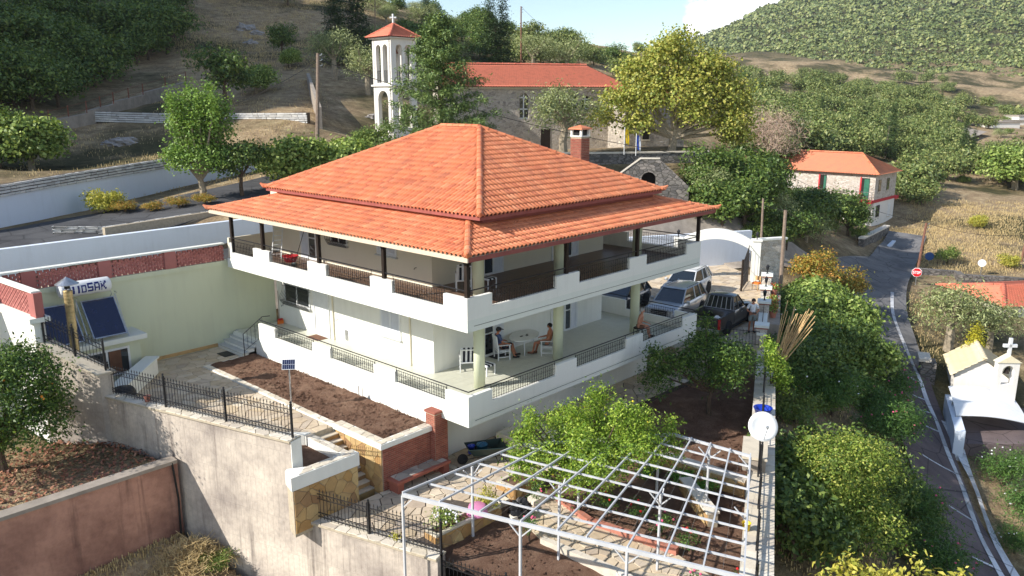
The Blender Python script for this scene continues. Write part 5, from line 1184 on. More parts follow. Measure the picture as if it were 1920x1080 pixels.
for i, chh in enumerate('OIIO'): letters(chh, -.78 + i * .19, -.15, .30, tk, G('lettering'))
fl = thing('flue_pipe', 'brass-coloured flue pipe with conical metal cowl in front of the solar collectors', 'flue', (-7.9, 13.4, -.6))
fx, fy = -7.5, 13.2
m = MB()
prof_ = []
for k in range(33):
 z = -.4 + k * .125; prof_ += [(.155, z), (.162, z + .02), (.155, z + .04)]
m.lathe(prof_, (fx, fy, 0), 16); m.build('pipe', G('brass_pipe'), fl, True)
m = MB(); m.lathe([(.10, 3.72), (.10, 3.88)], (fx, fy, 0), 12); m.build('collar', G('black_plastic'), fl)
m = MB(); m.lathe([(.40, 3.88), (.40, 3.90), (.03, 4.14), (.0, 4.17)], (fx, fy, 0), 20); m.build('cowl', G('galvanised'), fl)
sl_ = thing('solar_lamp', 'small solar panel on a thin metal pole beside the planting bed', 'solar lamp', (-2.62, 6.55, PZ))
sx_, sy_ = -2.62, 6.6
m = MB(); m.tube([(sx_, sy_, PZ), (sx_, sy_, 1.0)], .03, 8); m.build('pole', G('galvanised'), sl_)
Ms = Matrix.Translation((sx_, sy_, 1.12)) @ Matrix.Rotation(math.radians(-42), 4, 'Z') @ Matrix.Rotation(math.radians(62), 4, 'X')
m = MB(); m.box((-.24, -.19, -.015), (.24, .19, .012), Ms); pn = m.build('panel', G('white_paint'), sl_)
for i in range(6):
 for j in range(2):
  m = MB(); m.box((-.225 + i * .075, -.175 + j * .178, .0121), (-.158 + i * .075, -.006 + j * .178, .015), Ms); m.build('cell', G('collector'), pn)
m = MB(); m.box((-.1, -.08, -.09), (.1, .08, -.016), Ms); m.build('lamp_head', G('galvanised'), sl_)
tp = thing('soil_stake', 'thin grey stake standing in the planting bed by the house wall', 'stake', (-.1, 5.9, -.6)); m = MB(); m.tube([(-.12, 5.9, -.65), (-.12, 5.9, -.2)], .02, 5); m.build('stake', G('galvanised'), tp)
# small things about the house
br = thing('broom', 'red broom leaning in the corner of the lower balcony', 'broom', (2.2, 15.2, 0))
m = MB(); m.tube([(2.2, 15.2, .25), (2.33, 15.42, 1.55)], .014, 6); m.build('handle', G('wood_pole_red'), br)
m = MB(); m.prism([(2.03, 15.06), (2.3, 15.02), (2.3, 15.10), (2.04, 15.16)], .02, .2); m.build('bristles', G('orange_cloth'), br)
m = MB(); m.box((2.06, 15.04, .2), (2.28, 15.14, .27)); m.build('head', G('red_plastic'), br)
la = thing('ladder', 'white ladder leaning on the wall of the upper balcony', 'ladder', (1.7, 14.2, UF))
p0, p1 = Vector((1.25, 13.9, UF)), Vector((2.3, 15.2, 5.3)); dv = Vector((.33, -.22, 0))
m = MB(); m.tube([p0, p1], .03, 4); m.tube([p0 + dv, p1 + dv], .03, 4); m.build('rails', G('white_paint'), la)
for i in range(1, 10):
 q = p0.lerp(p1, i / 10); m = MB(); m.tube([q, q + dv], .018, 4); m.build('rung', G('white_paint'), la)
mo = thing('mop', 'dark mop handle leaning behind the red basin on the upper balcony', 'mop', (1.2, 11.9, UF)); m = MB(); m.tube([(1.1, 11.85, UF + .05), (1.9, 12.1, 5.0)], .014, 5); m.build('handle', G('dark_wood'), mo); m = MB(); m.ball((1.1, 11.85, UF + .08), (.14, .1, .08), 8, 5); m.build('mop_head', G('cloth_grey'), mo)
rb = thing('plastic_basin', 'red plastic basin hanging on the upper balcony railing', 'basin', (.25, 11.1, 3.9))
m = MB(); m.lathe([(.0, .02), (.22, .0), (.30, .22), (.34, .24), (.34, .26), (.29, .24), (.2, .03)], (.42, 11.0, 3.85), 18); m.build('bowl', G('red_plastic'), rb, True)
wb = thing('wheelbarrow', 'dark green wheelbarrow holding blue buckets under the balcony', 'wheelbarrow', (1.6, .6, GZ))
Mb = Matrix.Translation((1.5, .75, GZ)) @ Matrix.Rotation(math.radians(150), 4, 'Z')
m = MB()
a = [(-.5, -.32, .36), (.45, -.22, .34), (.45, .22, .34), (-.5, .32, .36)]; b = [(-.75, -.45, .62), (.68, -.36, .66), (.68, .36, .66), (-.75, .45, .62)]
vs = [Mb @ Vector(p) for p in a + b] + [Mb @ Vector((p[0] * .97, p[1] * .96, p[2] + .015)) for p in a + b]
m.add(vs, [(3, 2, 1, 0), (0, 1, 5, 4), (1, 2, 6, 5), (2, 3, 7, 6), (3, 0, 4, 7), (8, 9, 10, 11), (12, 13, 9, 8), (13, 14, 10, 9), (14, 15, 11, 10), (15, 12, 8, 11), (4, 5, 13, 12), (5, 6, 14, 13), (6, 7, 15, 14), (7, 4, 12, 15)]); m.build('tray', G('barrow_green'), wb)
m = MB()
for s in (-1, 1):
 m.tube([Mb @ Vector((.8, s * .08, .2)), Mb @ Vector((.2, s * .26, .33)), Mb @ Vector((-.7, s * .3, .42)), Mb @ Vector((-1.25, s * .32, .55))], .018, 6); m.tube([Mb @ Vector((-.3, s * .26, .36)), Mb @ Vector((-.42, s * .28, .02)), Mb @ Vector((-.62, s * .29, .02)), Mb @ Vector((-.6, s * .3, .4))], .016, 5)
m.build('frame', G('iron'), wb)
m = MB(); Mk = Mb @ Matrix.Translation((.82, 0, .2)) @ Matrix.Rotation(math.pi / 2, 4, 'X'); m.lathe([(.08, -.04), (.18, -.05), (.2, 0), (.18, .05), (.08, .04)], (0, 0, 0), 18, Mk); m.build('wheel', G('rubber'), wb, True)
def bucket(name, label, c, r, h, mat, cat='bucket', handle=True):
 t = thing(name, label, cat, c); m = MB(); m.lathe([(.0, .015), (r * .8, .0), (r, h), (r * 1.06, h), (r * 1.06, h + .015), (r * .95, h), (r * .76, .02)], c, 18); m.build('body', mat, t, True)
 if handle: m = MB(); m.tube([(c[0] + r * math.cos(k * .524), c[1], c[2] + h + r * .5 * math.sin(k * .524)) for k in range(7)], .006, 4); m.build('handle', G('galvanised'), t)
 return t
c0 = Mb @ Vector((.1, .0, .38)); bucket('bucket', 'teal blue bucket lying in the wheelbarrow nearest the handles', (c0.x, c0.y, c0.z), .2, .3, G('teal_plastic'))
c0 = Mb @ Vector((.5, .0, .40)); bucket('bucket', 'bright blue bucket at the front of the wheelbarrow', (c0.x, c0.y, c0.z), .13, .28, G('blue_plastic'))
bucket('plastic_basin', 'blue plastic basin standing on the boundary wall above the satellite dish', (10.2, -5.55, -1.22), .34, .22, G('blue_plastic'), 'basin', False)
bucket('bucket', 'small yellow bucket hanging by the boundary wall under the pergola corner', (1.9, -9.1, -1.22), .12, .2, G('yellow_plastic'))
pb = thing('plastic_basin', 'pink plastic basin upside down on the stone planter edge', 'basin', (-1.9, -2.0, -1.9)); m = MB(); m.lathe([(.34, 0), (.32, .03), (.27, .26), (.22, .29), (.0, .29)], (-1.6, -2.0, -1.97), 20); m.build('bowl', G('pink_plastic'), pb, True)
bx_ = thing('planter_box', 'beige open planter box under the balcony overhang', 'planter', (3.3, .6, GZ))
m = MB(); x0, y0, x1, y1, z0, z1 = 2.6, -.15, 4.4, 1.25, GZ, GZ + .62
m.box((x0, y0, z0), (x1, y0 + .06, z1)); m.box((x0, y1 - .06, z0), (x1, y1, z1)); m.box((x0, y0 + .061, z0), (x0 + .06, y1 - .061, z1)); m.box((x1 - .06, y0 + .061, z0), (x1, y1 - .061, z1)); m.build('box', G('cream_plaster'), bx_)
m = MB(); m.box((x0 + .061, y0 + .061, z0), (x1 - .061, y1 - .061, z0 + .3)); m.build('soil', G('red_soil'), bx_)
sk = thing('black_sack', 'crumpled black plastic sack between the planters at the pergola', 'sack', (-.2, -2.4, -2.4))
bm = bmesh.new(); bmesh.ops.create_icosphere(bm, subdivisions=3, radius=1)
for v in bm.verts:
 n = v.co.normalized(); k = .75 + .25 * math.sin(n.x * 7 + n.y * 5) * math.cos(n.z * 6 + n.x * 3); v.co = Vector((n.x * .5 * k - .25 + .2, n.y * .42 * k - 2.55 + 2.4, max(n.z, -.3) * .4 * k + .22))
me = bpy.data.meshes.new('bag'); bm.to_mesh(me); bm.free(); me.materials.append(G('black_plastic')); link('bag', me, sk)
for k, (x, y, sz) in enumerate(((-.35, -1.75, .35), (.45, -2.5, .5), (-.8, -2.7, .3))):
 m = MB(); m.prism([(x, y), (x + sz, y - .1), (x + sz * 1.1, y + sz * .6), (x + .1, y + sz * .7)], -2.5, lambda a, b: -2.22 + (a - x) * .15); tag(m.build('loose_slab', G('coping')), ['loose pale slab resting on the edge of the court', 'tilted white slab beside the black sack', 'small broken slab in the shade of the stone planter'][k], 'slab')
sd = thing('satellite_dish', 'white round satellite dish on a thin pole above the boundary wall', 'satellite dish', (6.0, -7.5, -.74))
dc = Vector((5.0, -7.95, .55)); nd = Vector((-.62, -.55, .42)).normalized(); q_ = nd.to_track_quat('Z', 'Y').to_matrix().to_4x4(); Mdish = Matrix.Translation(dc) @ q_
m = MB(); m.lathe([(.0, -.09), (.15, -.085), (.3, -.05), (.44, .02), (.46, .03), (.46, .045), (.3, -.03), (.15, -.065), (.0, -.07)], (0, 0, 0), 28, Mdish); m.build('reflector', G('white_paint'), sd, True)
m = MB(); m.tube([dc - nd * .1, dc - nd * .25 + Vector((0, 0, -.1)), (5.15, -7.85, -.3), (5.15, -7.85, -1.24)], .03, 6); m.build('pole', G('iron'), sd)
m = MB(); m.tube([Mdish @ Vector((0, -.42, 0)), Mdish @ Vector((0, -.1, .5))], .012, 4); m.ball(Mdish @ Vector((0, -.06, .5)), .05, 8, 6); m.build('feed_arm', G('galvanised'), sd)
# balcony furniture
def armchair(name, label, x, y, z, rz, cushion=False, recline=.12):
 t = thing(name, label, 'chair', (x, y, z), rz=rz); W = .28; fr = G('white_paint')
 for sx in (-1, 1):
  m = MB(); m.box((sx * W - .022, -.27, 0), (sx * W + .022, -.225, .62)); m.build('leg', fr); bpy.context.view_layer.objects
 objs = [o for o in COL.objects if o.name.startswith('leg') and o.parent is None]
 for o in objs: o.parent = t; ORG[o.name] = Vector((0, 0, 0))
 def part(nm, mb, mt): o = link(nm, mb.mesh(nm, mt)); o.parent = t; return o
 for sx in (-1, 1):
  m = MB(); m.box((sx * W - .022, .22, 0), (sx * W + .022, .265, .62)); part('leg', m, fr)
  m = MB(); m.box((sx * W - .03, -.30, .621), (sx * W + .03, .29, .65)); part('arm', m, fr)
  m = MB(); m.box((sx * W - .015, -.224, .12), (sx * W + .015, .219, .15)); m.box((sx * W - .015, -.224, .36), (sx * W + .015, .219, .39)); part('side_rail', m, fr)
 m = MB(); m.box((-W + .023, -.27, .36), (W - .023, -.23, .40)); m.box((-W + .023, .22, .36), (W - .023, .26, .40)); part('seat_frame', m, fr)
 Mr = Matrix.Translation((0, .24, .4)) @ Matrix.Rotation(-recline, 4, 'X')
 m = MB(); m.box((-W, -.02, 0), (-W + .04, .02, .62), Mr); m.box((W - .04, -.02, 0), (W, .02, .62), Mr); m.box((-W + .041, -.02, .58), (W - .041, .02, .62), Mr); part('back_frame', m, fr)
 if cushion:
  for i in range(6):
   mt = G('cloth_navy') if i % 2 == 0 else G('cloth_white'); a = -W + .02 + i * (2 * W - .04) / 6; b = a + (2 * W - .04) / 6 - .003
   m = MB(); m.bbox((a, -.24, .401), (b, .22, .48), .02); m.bbox((a, -.10, .06), (b, -.021, .66), .02, Mr); part('cushion_stripe', m, mt)
 else:
  m = MB(); m.box((-W + .03, -.22, .401), (W - .03, .22, .42)); part('seat', m, fr); m = MB(); m.box((-W + .041, -.012, .03), (W - .041, .012, .57), Mr); part('back', m, G('cloth_white'))
 return t
armchair('armchair', 'white armchair the man in the dark cap sits in', 5.55, 3.75, .016, math.radians(62))
armchair('armchair', 'white armchair the shirtless man at the oval table sits in', 7.25, 2.75, .016, math.radians(223))
armchair('armchair', 'white armchair with dark striped cushion on the lower balcony corner', 3.55, 3.75, .016, math.radians(140), True, .35)
armchair('armchair', 'white armchair with dark striped cushion on the upper balcony', 3.0, 3.3, UF + .016, math.radians(140), True, .35)
def footstool(label, x, y, z):
 t = thing('footstool', label, 'stool', (x, y, z))
 for sx in (-1, 1):
  for sy in (-1, 1): m = MB(); m.box((x + sx * .22 - .018, y + sy * .22 - .018, z), (x + sx * .22 + .018, y + sy * .22 + .018, z + .36)); m.build('leg', G('white_paint'), t)
 for i in range(5):
  m = MB(); m.bbox((x - .25 + i * .1, y - .25, z + .361), (x - .155 + i * .1, y + .25, z + .43), .02); m.build('cushion_stripe', G('cloth_navy') if i % 2 else G('cloth_white'), t)
footstool('striped footstool beside the corner column on the lower balcony', 3.75, 2.85, .016); footstool('striped footstool beside the upper balcony armchair', 3.75, 2.75, UF + .016)
tb = thing('oval_table', 'white oval garden table between the two seated men', 'table', (6.85, 3.65, .016))
Mo = Matrix.Translation((6.85, 3.68, 0)) @ Matrix.Rotation(math.radians(20), 4, 'Z') @ Matrix.Diagonal((1.0, .62, 1, 1))
m = MB(); m.lathe([(.0, .70), (.9, .70), (.93, .715), (.93, .73), (.9, .745), (.0, .745)], (0, 0, 0), 32, Mo); m.build('tabletop', G('white_paint'), tb)
for a_ in (.6, 2.5, 3.75, 5.65): q = Mo @ Vector((.62 * math.cos(a_), .62 * math.sin(a_), 0)); m = MB(); m.tube([(q.x, q.y, .016), (q.x, q.y, .70)], .025, 6); m.build('leg', G('white_paint'), tb)
for i, (x, y, lb) in enumerate(((6.55, 3.6, 'dark phone lying on the oval table nearest the capped man'), (6.8, 3.5, 'small dark lighter in the middle of the oval table'), (6.95, 3.62, 'dark pouch on the oval table nearest the shirtless man'))):
 m = MB(); m.bbox((x, y, .746), (x + .14 - .03 * i, y + .07, .762), .004); tag(m.build(['phone', 'lighter', 'pouch'][i], G('black_plastic')), lb, ['phone', 'lighter', 'pouch'][i])
# canes, pots, small chair in the yard
cb = thing('cane_bundle', 'bundle of tall dry canes leaning over the boundary wall', 'canes', (17.5, -3.2, -2.2))
R2 = random.Random(3)
for i in range(34):
 b0 = Vector((16.8 + R2.uniform(-.25, .25), -3.0 + R2.uniform(-.25, .25), -1.6)); tp_ = b0 + Vector((R2.uniform(.4, 1.5), R2.uniform(-1.2, .1), R2.uniform(2.0, 2.9))) * R2.uniform(.75, 1.05)
 m = MB(); m.tube([b0, tp_], [.026, .018], 5); m.build('cane', G('cane'), cb)
sc_ = thing('small_chair', 'small wooden chair with orange cushion by the gate pier', 'chair', (28.6, 3.75, YZ))
for dx in (-.18, .18):
 for dy in (-.18, .18): m = MB(); m.tube([(28.6 + dx, 3.85 + dy, YZ), (28.6 + dx, 3.85 + dy, YZ + (.42 if dx < 0 else .85))], .02, 5); m.build('leg', G('cane'), sc_)
m = MB(); m.bbox((28.38, 3.63, YZ + .4), (28.82, 4.07, YZ + .5), .03); m.build('cushion', G('orange_cloth'), sc_)
m = MB(); m.box((28.76, 3.67, YZ + .6), (28.8, 4.03, YZ + .85)); m.build('backrest', G('cane'), sc_)
# people
def skin_mesh(name, V, E, R_, mat, sub=1):
 me = bpy.data.meshes.new(name); me.from_pydata(V, E, []); o = bpy.data.objects.new(name + '_tmp', me); COL.objects.link(o)
 md = o.modifiers.new('s', 'SKIN'); md.use_smooth_shade = True
 for i, sv in enumerate(me.skin_vertices[0].data): sv.radius = (R_[i], R_[i]); sv.use_root = (i == 0)
 if sub: s_ = o.modifiers.new('u', 'SUBSURF'); s_.levels = sub; s_.render_levels = sub
 dg = bpy.context.evaluated_depsgraph_get(); ev = o.evaluated_get(dg); res = bpy.data.meshes.new_from_object(ev); res.name = name
 bpy.data.objects.remove(o); res.materials.clear(); res.materials.append(mat); res.polygons.foreach_set('use_smooth', [True] * len(res.polygons)); return res
def person(label, loc, rz, J, skin, hair, clothes, cap=None, bald=False, extra=None):
 t = thing('person', label, 'person', loc, rz=rz); V = []; E = []; R_ = []; id_ = {}
 def v(n, p, r): id_[n] = len(V); V.append(tuple(p)); R_.append(r)
 def e(a, b): E.append((id_[a], id_[b]))
 g = lambda k: Vector(J[k])
 v('pel', g('pel'), .135); v('waist', g('pel').lerp(g('chest'), .45), .125); v('chest', g('chest'), .145); v('nb', g('chest').lerp(g('neck'), .6), .10); v('neck', g('neck'), .052); v('h0', g('neck').lerp(g('head'), .55), .066); v('h1', g('head'), .092); up = (g('head') - g('neck')).normalized(); v('h2', g('head') + up * .085, .078)
 for a, b in (('pel', 'waist'), ('waist', 'chest'), ('chest', 'nb'), ('nb', 'neck'), ('neck', 'h0'), ('h0', 'h1'), ('h1', 'h2')): e(a, b)
 for s in 'LR':
  sx = -1 if s == 'L' else 1
  v('sh' + s, g('sh' + s), .062); v('el' + s, g('el' + s), .042); v('wr' + s, g('wr' + s), .028)
  d = (g('wr' + s) - g('el' + s)).normalized(); hd_ = Vector(J.get('hd' + s, d)).normalized(); pal = g('wr' + s) + hd_ * .055; v('pa' + s, pal, .030)
  e('nb', 'sh' + s); e('sh' + s, 'el' + s); e('el' + s, 'wr' + s); e('wr' + s, 'pa' + s)
  side = hd_.cross(Vector((0, 0, 1))); side = side.normalized() if side.length > .1 else Vector((1, 0, 0)); dn = Vector((0, 0, -1))
  for k, (o_, l_) in enumerate(((-.032, .062), (-.011, .075), (.011, .07), (.03, .055))):
   p1 = pal + side * o_ + hd_ * .03; v(f'f{s}{k}a', p1, .010); v(f'f{s}{k}b', p1 + hd_ * l_ * .55 + dn * .008, .009); v(f'f{s}{k}c', p1 + hd_ * l_ * .8 + dn * .035, .0075); e('pa' + s, f'f{s}{k}a'); e(f'f{s}{k}a', f'f{s}{k}b'); e(f'f{s}{k}b', f'f{s}{k}c')
  th = g('wr' + s) + hd_ * .02 - side * sx * .035; v('t' + s, th, .011); v('u' + s, th - side * sx * .015 + hd_ * .04, .009); e('wr' + s, 't' + s); e('t' + s, 'u' + s)
  v('hip' + s, g('hip' + s), .098); v('kn' + s, g('kn' + s), .062); v('cf' + s, g('kn' + s).lerp(g('an' + s), .3) + Vector((0, .015, 0)), .056); v('an' + s, g('an' + s), .038); v('ft' + s, g('an' + s).lerp(g('to' + s), .5) - Vector((0, 0, .02)), .04); v('to' + s, g('to' + s), .032)
  for a, b in (('pel', 'hip' + s), ('hip' + s, 'kn' + s), ('kn' + s, 'cf' + s), ('cf' + s, 'an' + s), ('an' + s, 'ft' + s), ('ft' + s, 'to' + s)): e(a, b)
 fw = Vector(J.get('face', (0, -1, 0))).normalized(); hc = g('head')
 v('nose', hc + fw * .115 + up * -.01, .014); e('h1', 'nose')
 b = link('body', skin_mesh('body', V, E, R_, skin), None); b.parent = t
 rt = fw.cross(up).normalized()
 def part(nm, mb, mt, sm=True): o = link(nm, mb.mesh(nm, mt, smooth=sm)); o.parent = t; return o
 for s in (-1, 1):
  m = MB(); m.ball(hc + rt * s * .098 - fw * .0 + up * -.005, (.014, .022, .03), 6, 5); part('ear', m, skin); m = MB(); m.ball(hc + fw * .088 + rt * s * .034 + up * .022, .012, 6, 5); part('eye', m, G('hair_dark'))
 m = MB(); m.tube([hc + fw * .092 - up * .05 - rt * .025, hc + fw * .10 - up * .052, hc + fw * .092 - up * .05 + rt * .025], .007, 4); part('mouth', m, G('cloth_brown'))
 if not bald:
  m = MB(); m.ball(hc + up * .045 - fw * .02, (.108, .112, .10), 12, 8)
  m.v = [tuple(Vector(p) if (Vector(p) - hc).dot(fw) < .075 or (Vector(p) - hc).dot(up) > .07 else Vector(p) - fw * .04) for p in m.v]; part('hair', m, hair)
 if cap is not None:
  m = MB(); q = up.to_track_quat('Z', 'Y').to_matrix().to_4x4(); m.lathe([(.112, .0), (.115, .04), (.10, .085), (.05, .115), (.0, .12)], (0, 0, 0), 14, Matrix.Translation(hc + up * .03) @ q)
  a = hc + up * .04 + fw * .10; m.add([a - rt * .085, a + rt * .085, a + rt * .06 + fw * .10 - up * .02, a - rt * .06 + fw * .10 - up * .02] + [p_ + up * .012 for p_ in (a - rt * .085, a + rt * .085, a + rt * .06 + fw * .10 - up * .02, a - rt * .06 + fw * .10 - up * .02)], [(3, 2, 1, 0), (4, 5, 6, 7), (0, 1, 5, 4), (1, 2, 6, 5), (2, 3, 7, 6), (3, 0, 4, 7)]); part('cap', m, cap)
 if 'shirt' in clothes:
  V2 = [g('pel') + Vector((0, 0, .02)), g('pel').lerp(g('chest'), .5), g('chest'), g('chest').lerp(g('neck'), .55)]; E2 = [(0, 1), (1, 2), (2, 3)]; R2_ = [.155, .150, .166, .105]
  for s in 'LR': k = len(V2); V2 += [g('sh' + s), g('sh' + s).lerp(g('el' + s), .75)]; R2_ += [.082, .068]; E2 += [(3, k), (k, k + 1)]
  o = link('shirt', skin_mesh('shirt', [tuple(p) for p in V2], E2, R2_, clothes['shirt'])); o.parent = t
 V2 = [g('pel') + Vector((0, 0, .03)), g('pel') - Vector((0, 0, .03))]; E2 = [(0, 1)]; R2_ = [.142, .148]
 for s in 'LR': k = len(V2); V2 += [g('hip' + s), g('hip' + s).lerp(g('kn' + s), .5), g('hip' + s).lerp(g('kn' + s), clothes.get('len', .85))]; R2_ += [.112, .098, .088]; E2 += [(1, k), (k, k + 1), (k + 1, k + 2)]
 o = link('shorts', skin_mesh('shorts', [tuple(p) for p in V2], E2, R2_, clothes['shorts'])); o.parent = t
 for s in 'LR':
  a, b_ = g('an' + s), g('to' + s); m = MB(); m.tube([a + Vector((0, .05, -.045)), a.lerp(b_, .5) + Vector((0, 0, -.03)), b_ + (b_ - a).normalized() * .05 + Vector((0, 0, -.005))], [.048, .052, .04], 8); part('shoe', m, clothes.get('shoe', G('black_plastic')))
 if extra: extra(t, part)
 return t
def seated(lean=.1, kz=.50, spread=.13, reach=-.20, armz=.68, feet=-.46, twist=0, crossed=0):
 return dict(pel=(0, .06, .53), chest=(0, .06 + lean, .90), neck=(0, .06 + lean * 1.2, 1.09), head=(0, .03 + lean * 1.1, 1.215), shL=(-.19, .08 + lean, 1.0), shR=(.19, .08 + lean, 1.0), elL=(-.27, .04, .74), elR=(.27, .04, .74), wrL=(-.25, reach, armz), wrR=(.25, reach, armz),
    hipL=(-.09, .02, .52), hipR=(.09, .02, .52), knL=(-spread, -.38, kz), knR=(spread, -.38 - crossed, kz + crossed * .3), anL=(-spread, feet, .10), anR=(spread - crossed * .4, feet - crossed, .10 + crossed * .2), toL=(-spread, feet - .17, .05), toR=(spread - crossed * .4, feet - crossed - .17, .06 + crossed * .3))
person('man in dark cap and blue shirt sitting at the oval table', (5.55, 3.75, .016), math.radians(62), seated(.10, feet=-.5, crossed=.12), G('skin'), G('hair_dark'), dict(shirt=G('cloth_blue'), shorts=G('cloth_navy'), len=1.0, shoe=G('black_plastic')), cap=G('cloth_navy'))
person('shirtless man in grey shorts sitting with legs crossed at the oval table', (7.25, 2.75, .016), math.radians(223), seated(.06, crossed=.14, reach=-.24), G('skin'), G('hair_dark'), dict(shorts=G('cloth_grey'), len=.7, shoe=G('cloth_brown')))
st_ = thing('stool', 'low dark stool under the bare-backed man by the balcony rail', 'stool', (11.9, 1.35, .016))
for dx in (-.15, .15):
 for dy in (-.15, .15): m = MB(); m.tube([(11.9 + dx, 1.35 + dy, .016), (11.9 + dx * .9, 1.35 + dy * .9, .42)], .018, 5); m.build('leg', G('dark_wood'), st_)
m = MB(); m.lathe([(.21, .42), (.22, .44), (.20, .455)], (11.9, 1.35, .016), 14); m.build('seat', G('dark_wood'), st_)
person('bare-backed grey-haired man sitting by the balcony rail', (11.9, 1.28, .03), math.radians(28), seated(-.12, reach=-.34, armz=.62, spread=.16), G('skin_pale'), G('hair_grey'), dict(shorts=G('cloth_brown'), len=.75))
JS = dict(pel=(0, 0, .96), chest=(0, .01, 1.30), neck=(0, 0, 1.51), head=(0, -.045, 1.635), face=(0, -1, -.35), shL=(-.20, .02, 1.42), shR=(.20, .02, 1.42), elL=(-.29, -.03, 1.14), elR=(.29, -.03, 1.14), wrL=(-.13, -.26, 1.10), wrR=(.13, -.26, 1.10), hipL=(-.10, 0, .92), hipR=(.10, 0, .92), knL=(-.12, -.02, .50), knR=(.11, .0, .50), anL=(-.13, .03, .09), anR=(.12, .05, .09), toL=(-.15, -.13, .04), toR=(.15, -.11, .04))
def remote(t, part):
 m = MB(); m.bbox((-.10, -.40, 1.08), (.10, -.29, 1.12), .012); m.tube([(-.07, -.34, 1.12), (-.07, -.36, 1.2)], .008, 5); m.tube([(.07, -.34, 1.12), (.07, -.36, 1.2)], .008, 5); part('remote_control', m, G('black_plastic'), False)
person('man in white T-shirt and grey shorts holding a remote control beside the pickup', (19.75, -.28, YZ + .006), math.radians(-50), JS, G('skin'), G('hair_dark'), dict(shirt=G('cloth_white'), shorts=G('cloth_grey'), len=.9, shoe=G('black_plastic')), extra=remote)
# vehicles
def wheel(t, x, y, r, side, w_=.21):
 Mw_ = Matrix.Translation((x, y, r)) @ Matrix.Rotation(-math.pi / 2 * side, 4, 'X')
 m = MB(); m.lathe([(r * .62, -w_ / 2), (r * .95, -w_ / 2), (r, -w_ / 2 + .03), (r, w_ / 2 - .03), (r * .95, w_ / 2), (r * .62, w_ / 2)], (0, 0, 0), 28, Mw_); ty = link('wheel', m.mesh('wheel', G('rubber'), smooth=True)); ty.parent = t
 m = MB(); m.lathe([(r * .63, w_ / 2 - .05), (r * .63, w_ / 2 - .005), (r * .57, w_ / 2 - .02), (r * .55, w_ / 2 - .06)], (0, 0, 0), 28, Mw_)
 for k in range(5):
  a = k * 2 * math.pi / 5; m.add([Mw_ @ Vector(p) for p in ((math.cos(a - .25) * r * .14, math.sin(a - .25) * r * .14, w_ / 2 - .03), (math.cos(a - .12) * r * .58, math.sin(a - .12) * r * .58, w_ / 2 - .025), (math.cos(a + .12) * r * .58, math.sin(a + .12) * r * .58, w_ / 2 - .025), (math.cos(a + .25) * r * .14, math.sin(a + .25) * r * .14, w_ / 2 - .03))], [(0, 1, 2, 3)])
 m.lathe([(.0, w_ / 2 - .025), (r * .16, w_ / 2 - .028), (r * .16, w_ / 2 - .06)][::-1], (0, 0, 0), 12, Mw_); ri = link('rim', m.mesh('rim', G('galvanised'))); ri.parent = ty
 m = MB(); m.lathe([(.0, w_ / 2 - .07), (r * .6, w_ / 2 - .07)], (0, 0, 0), 20, Mw_); br_ = link('brake', m.mesh('brake', G('black_plastic'))); br_.parent = ty
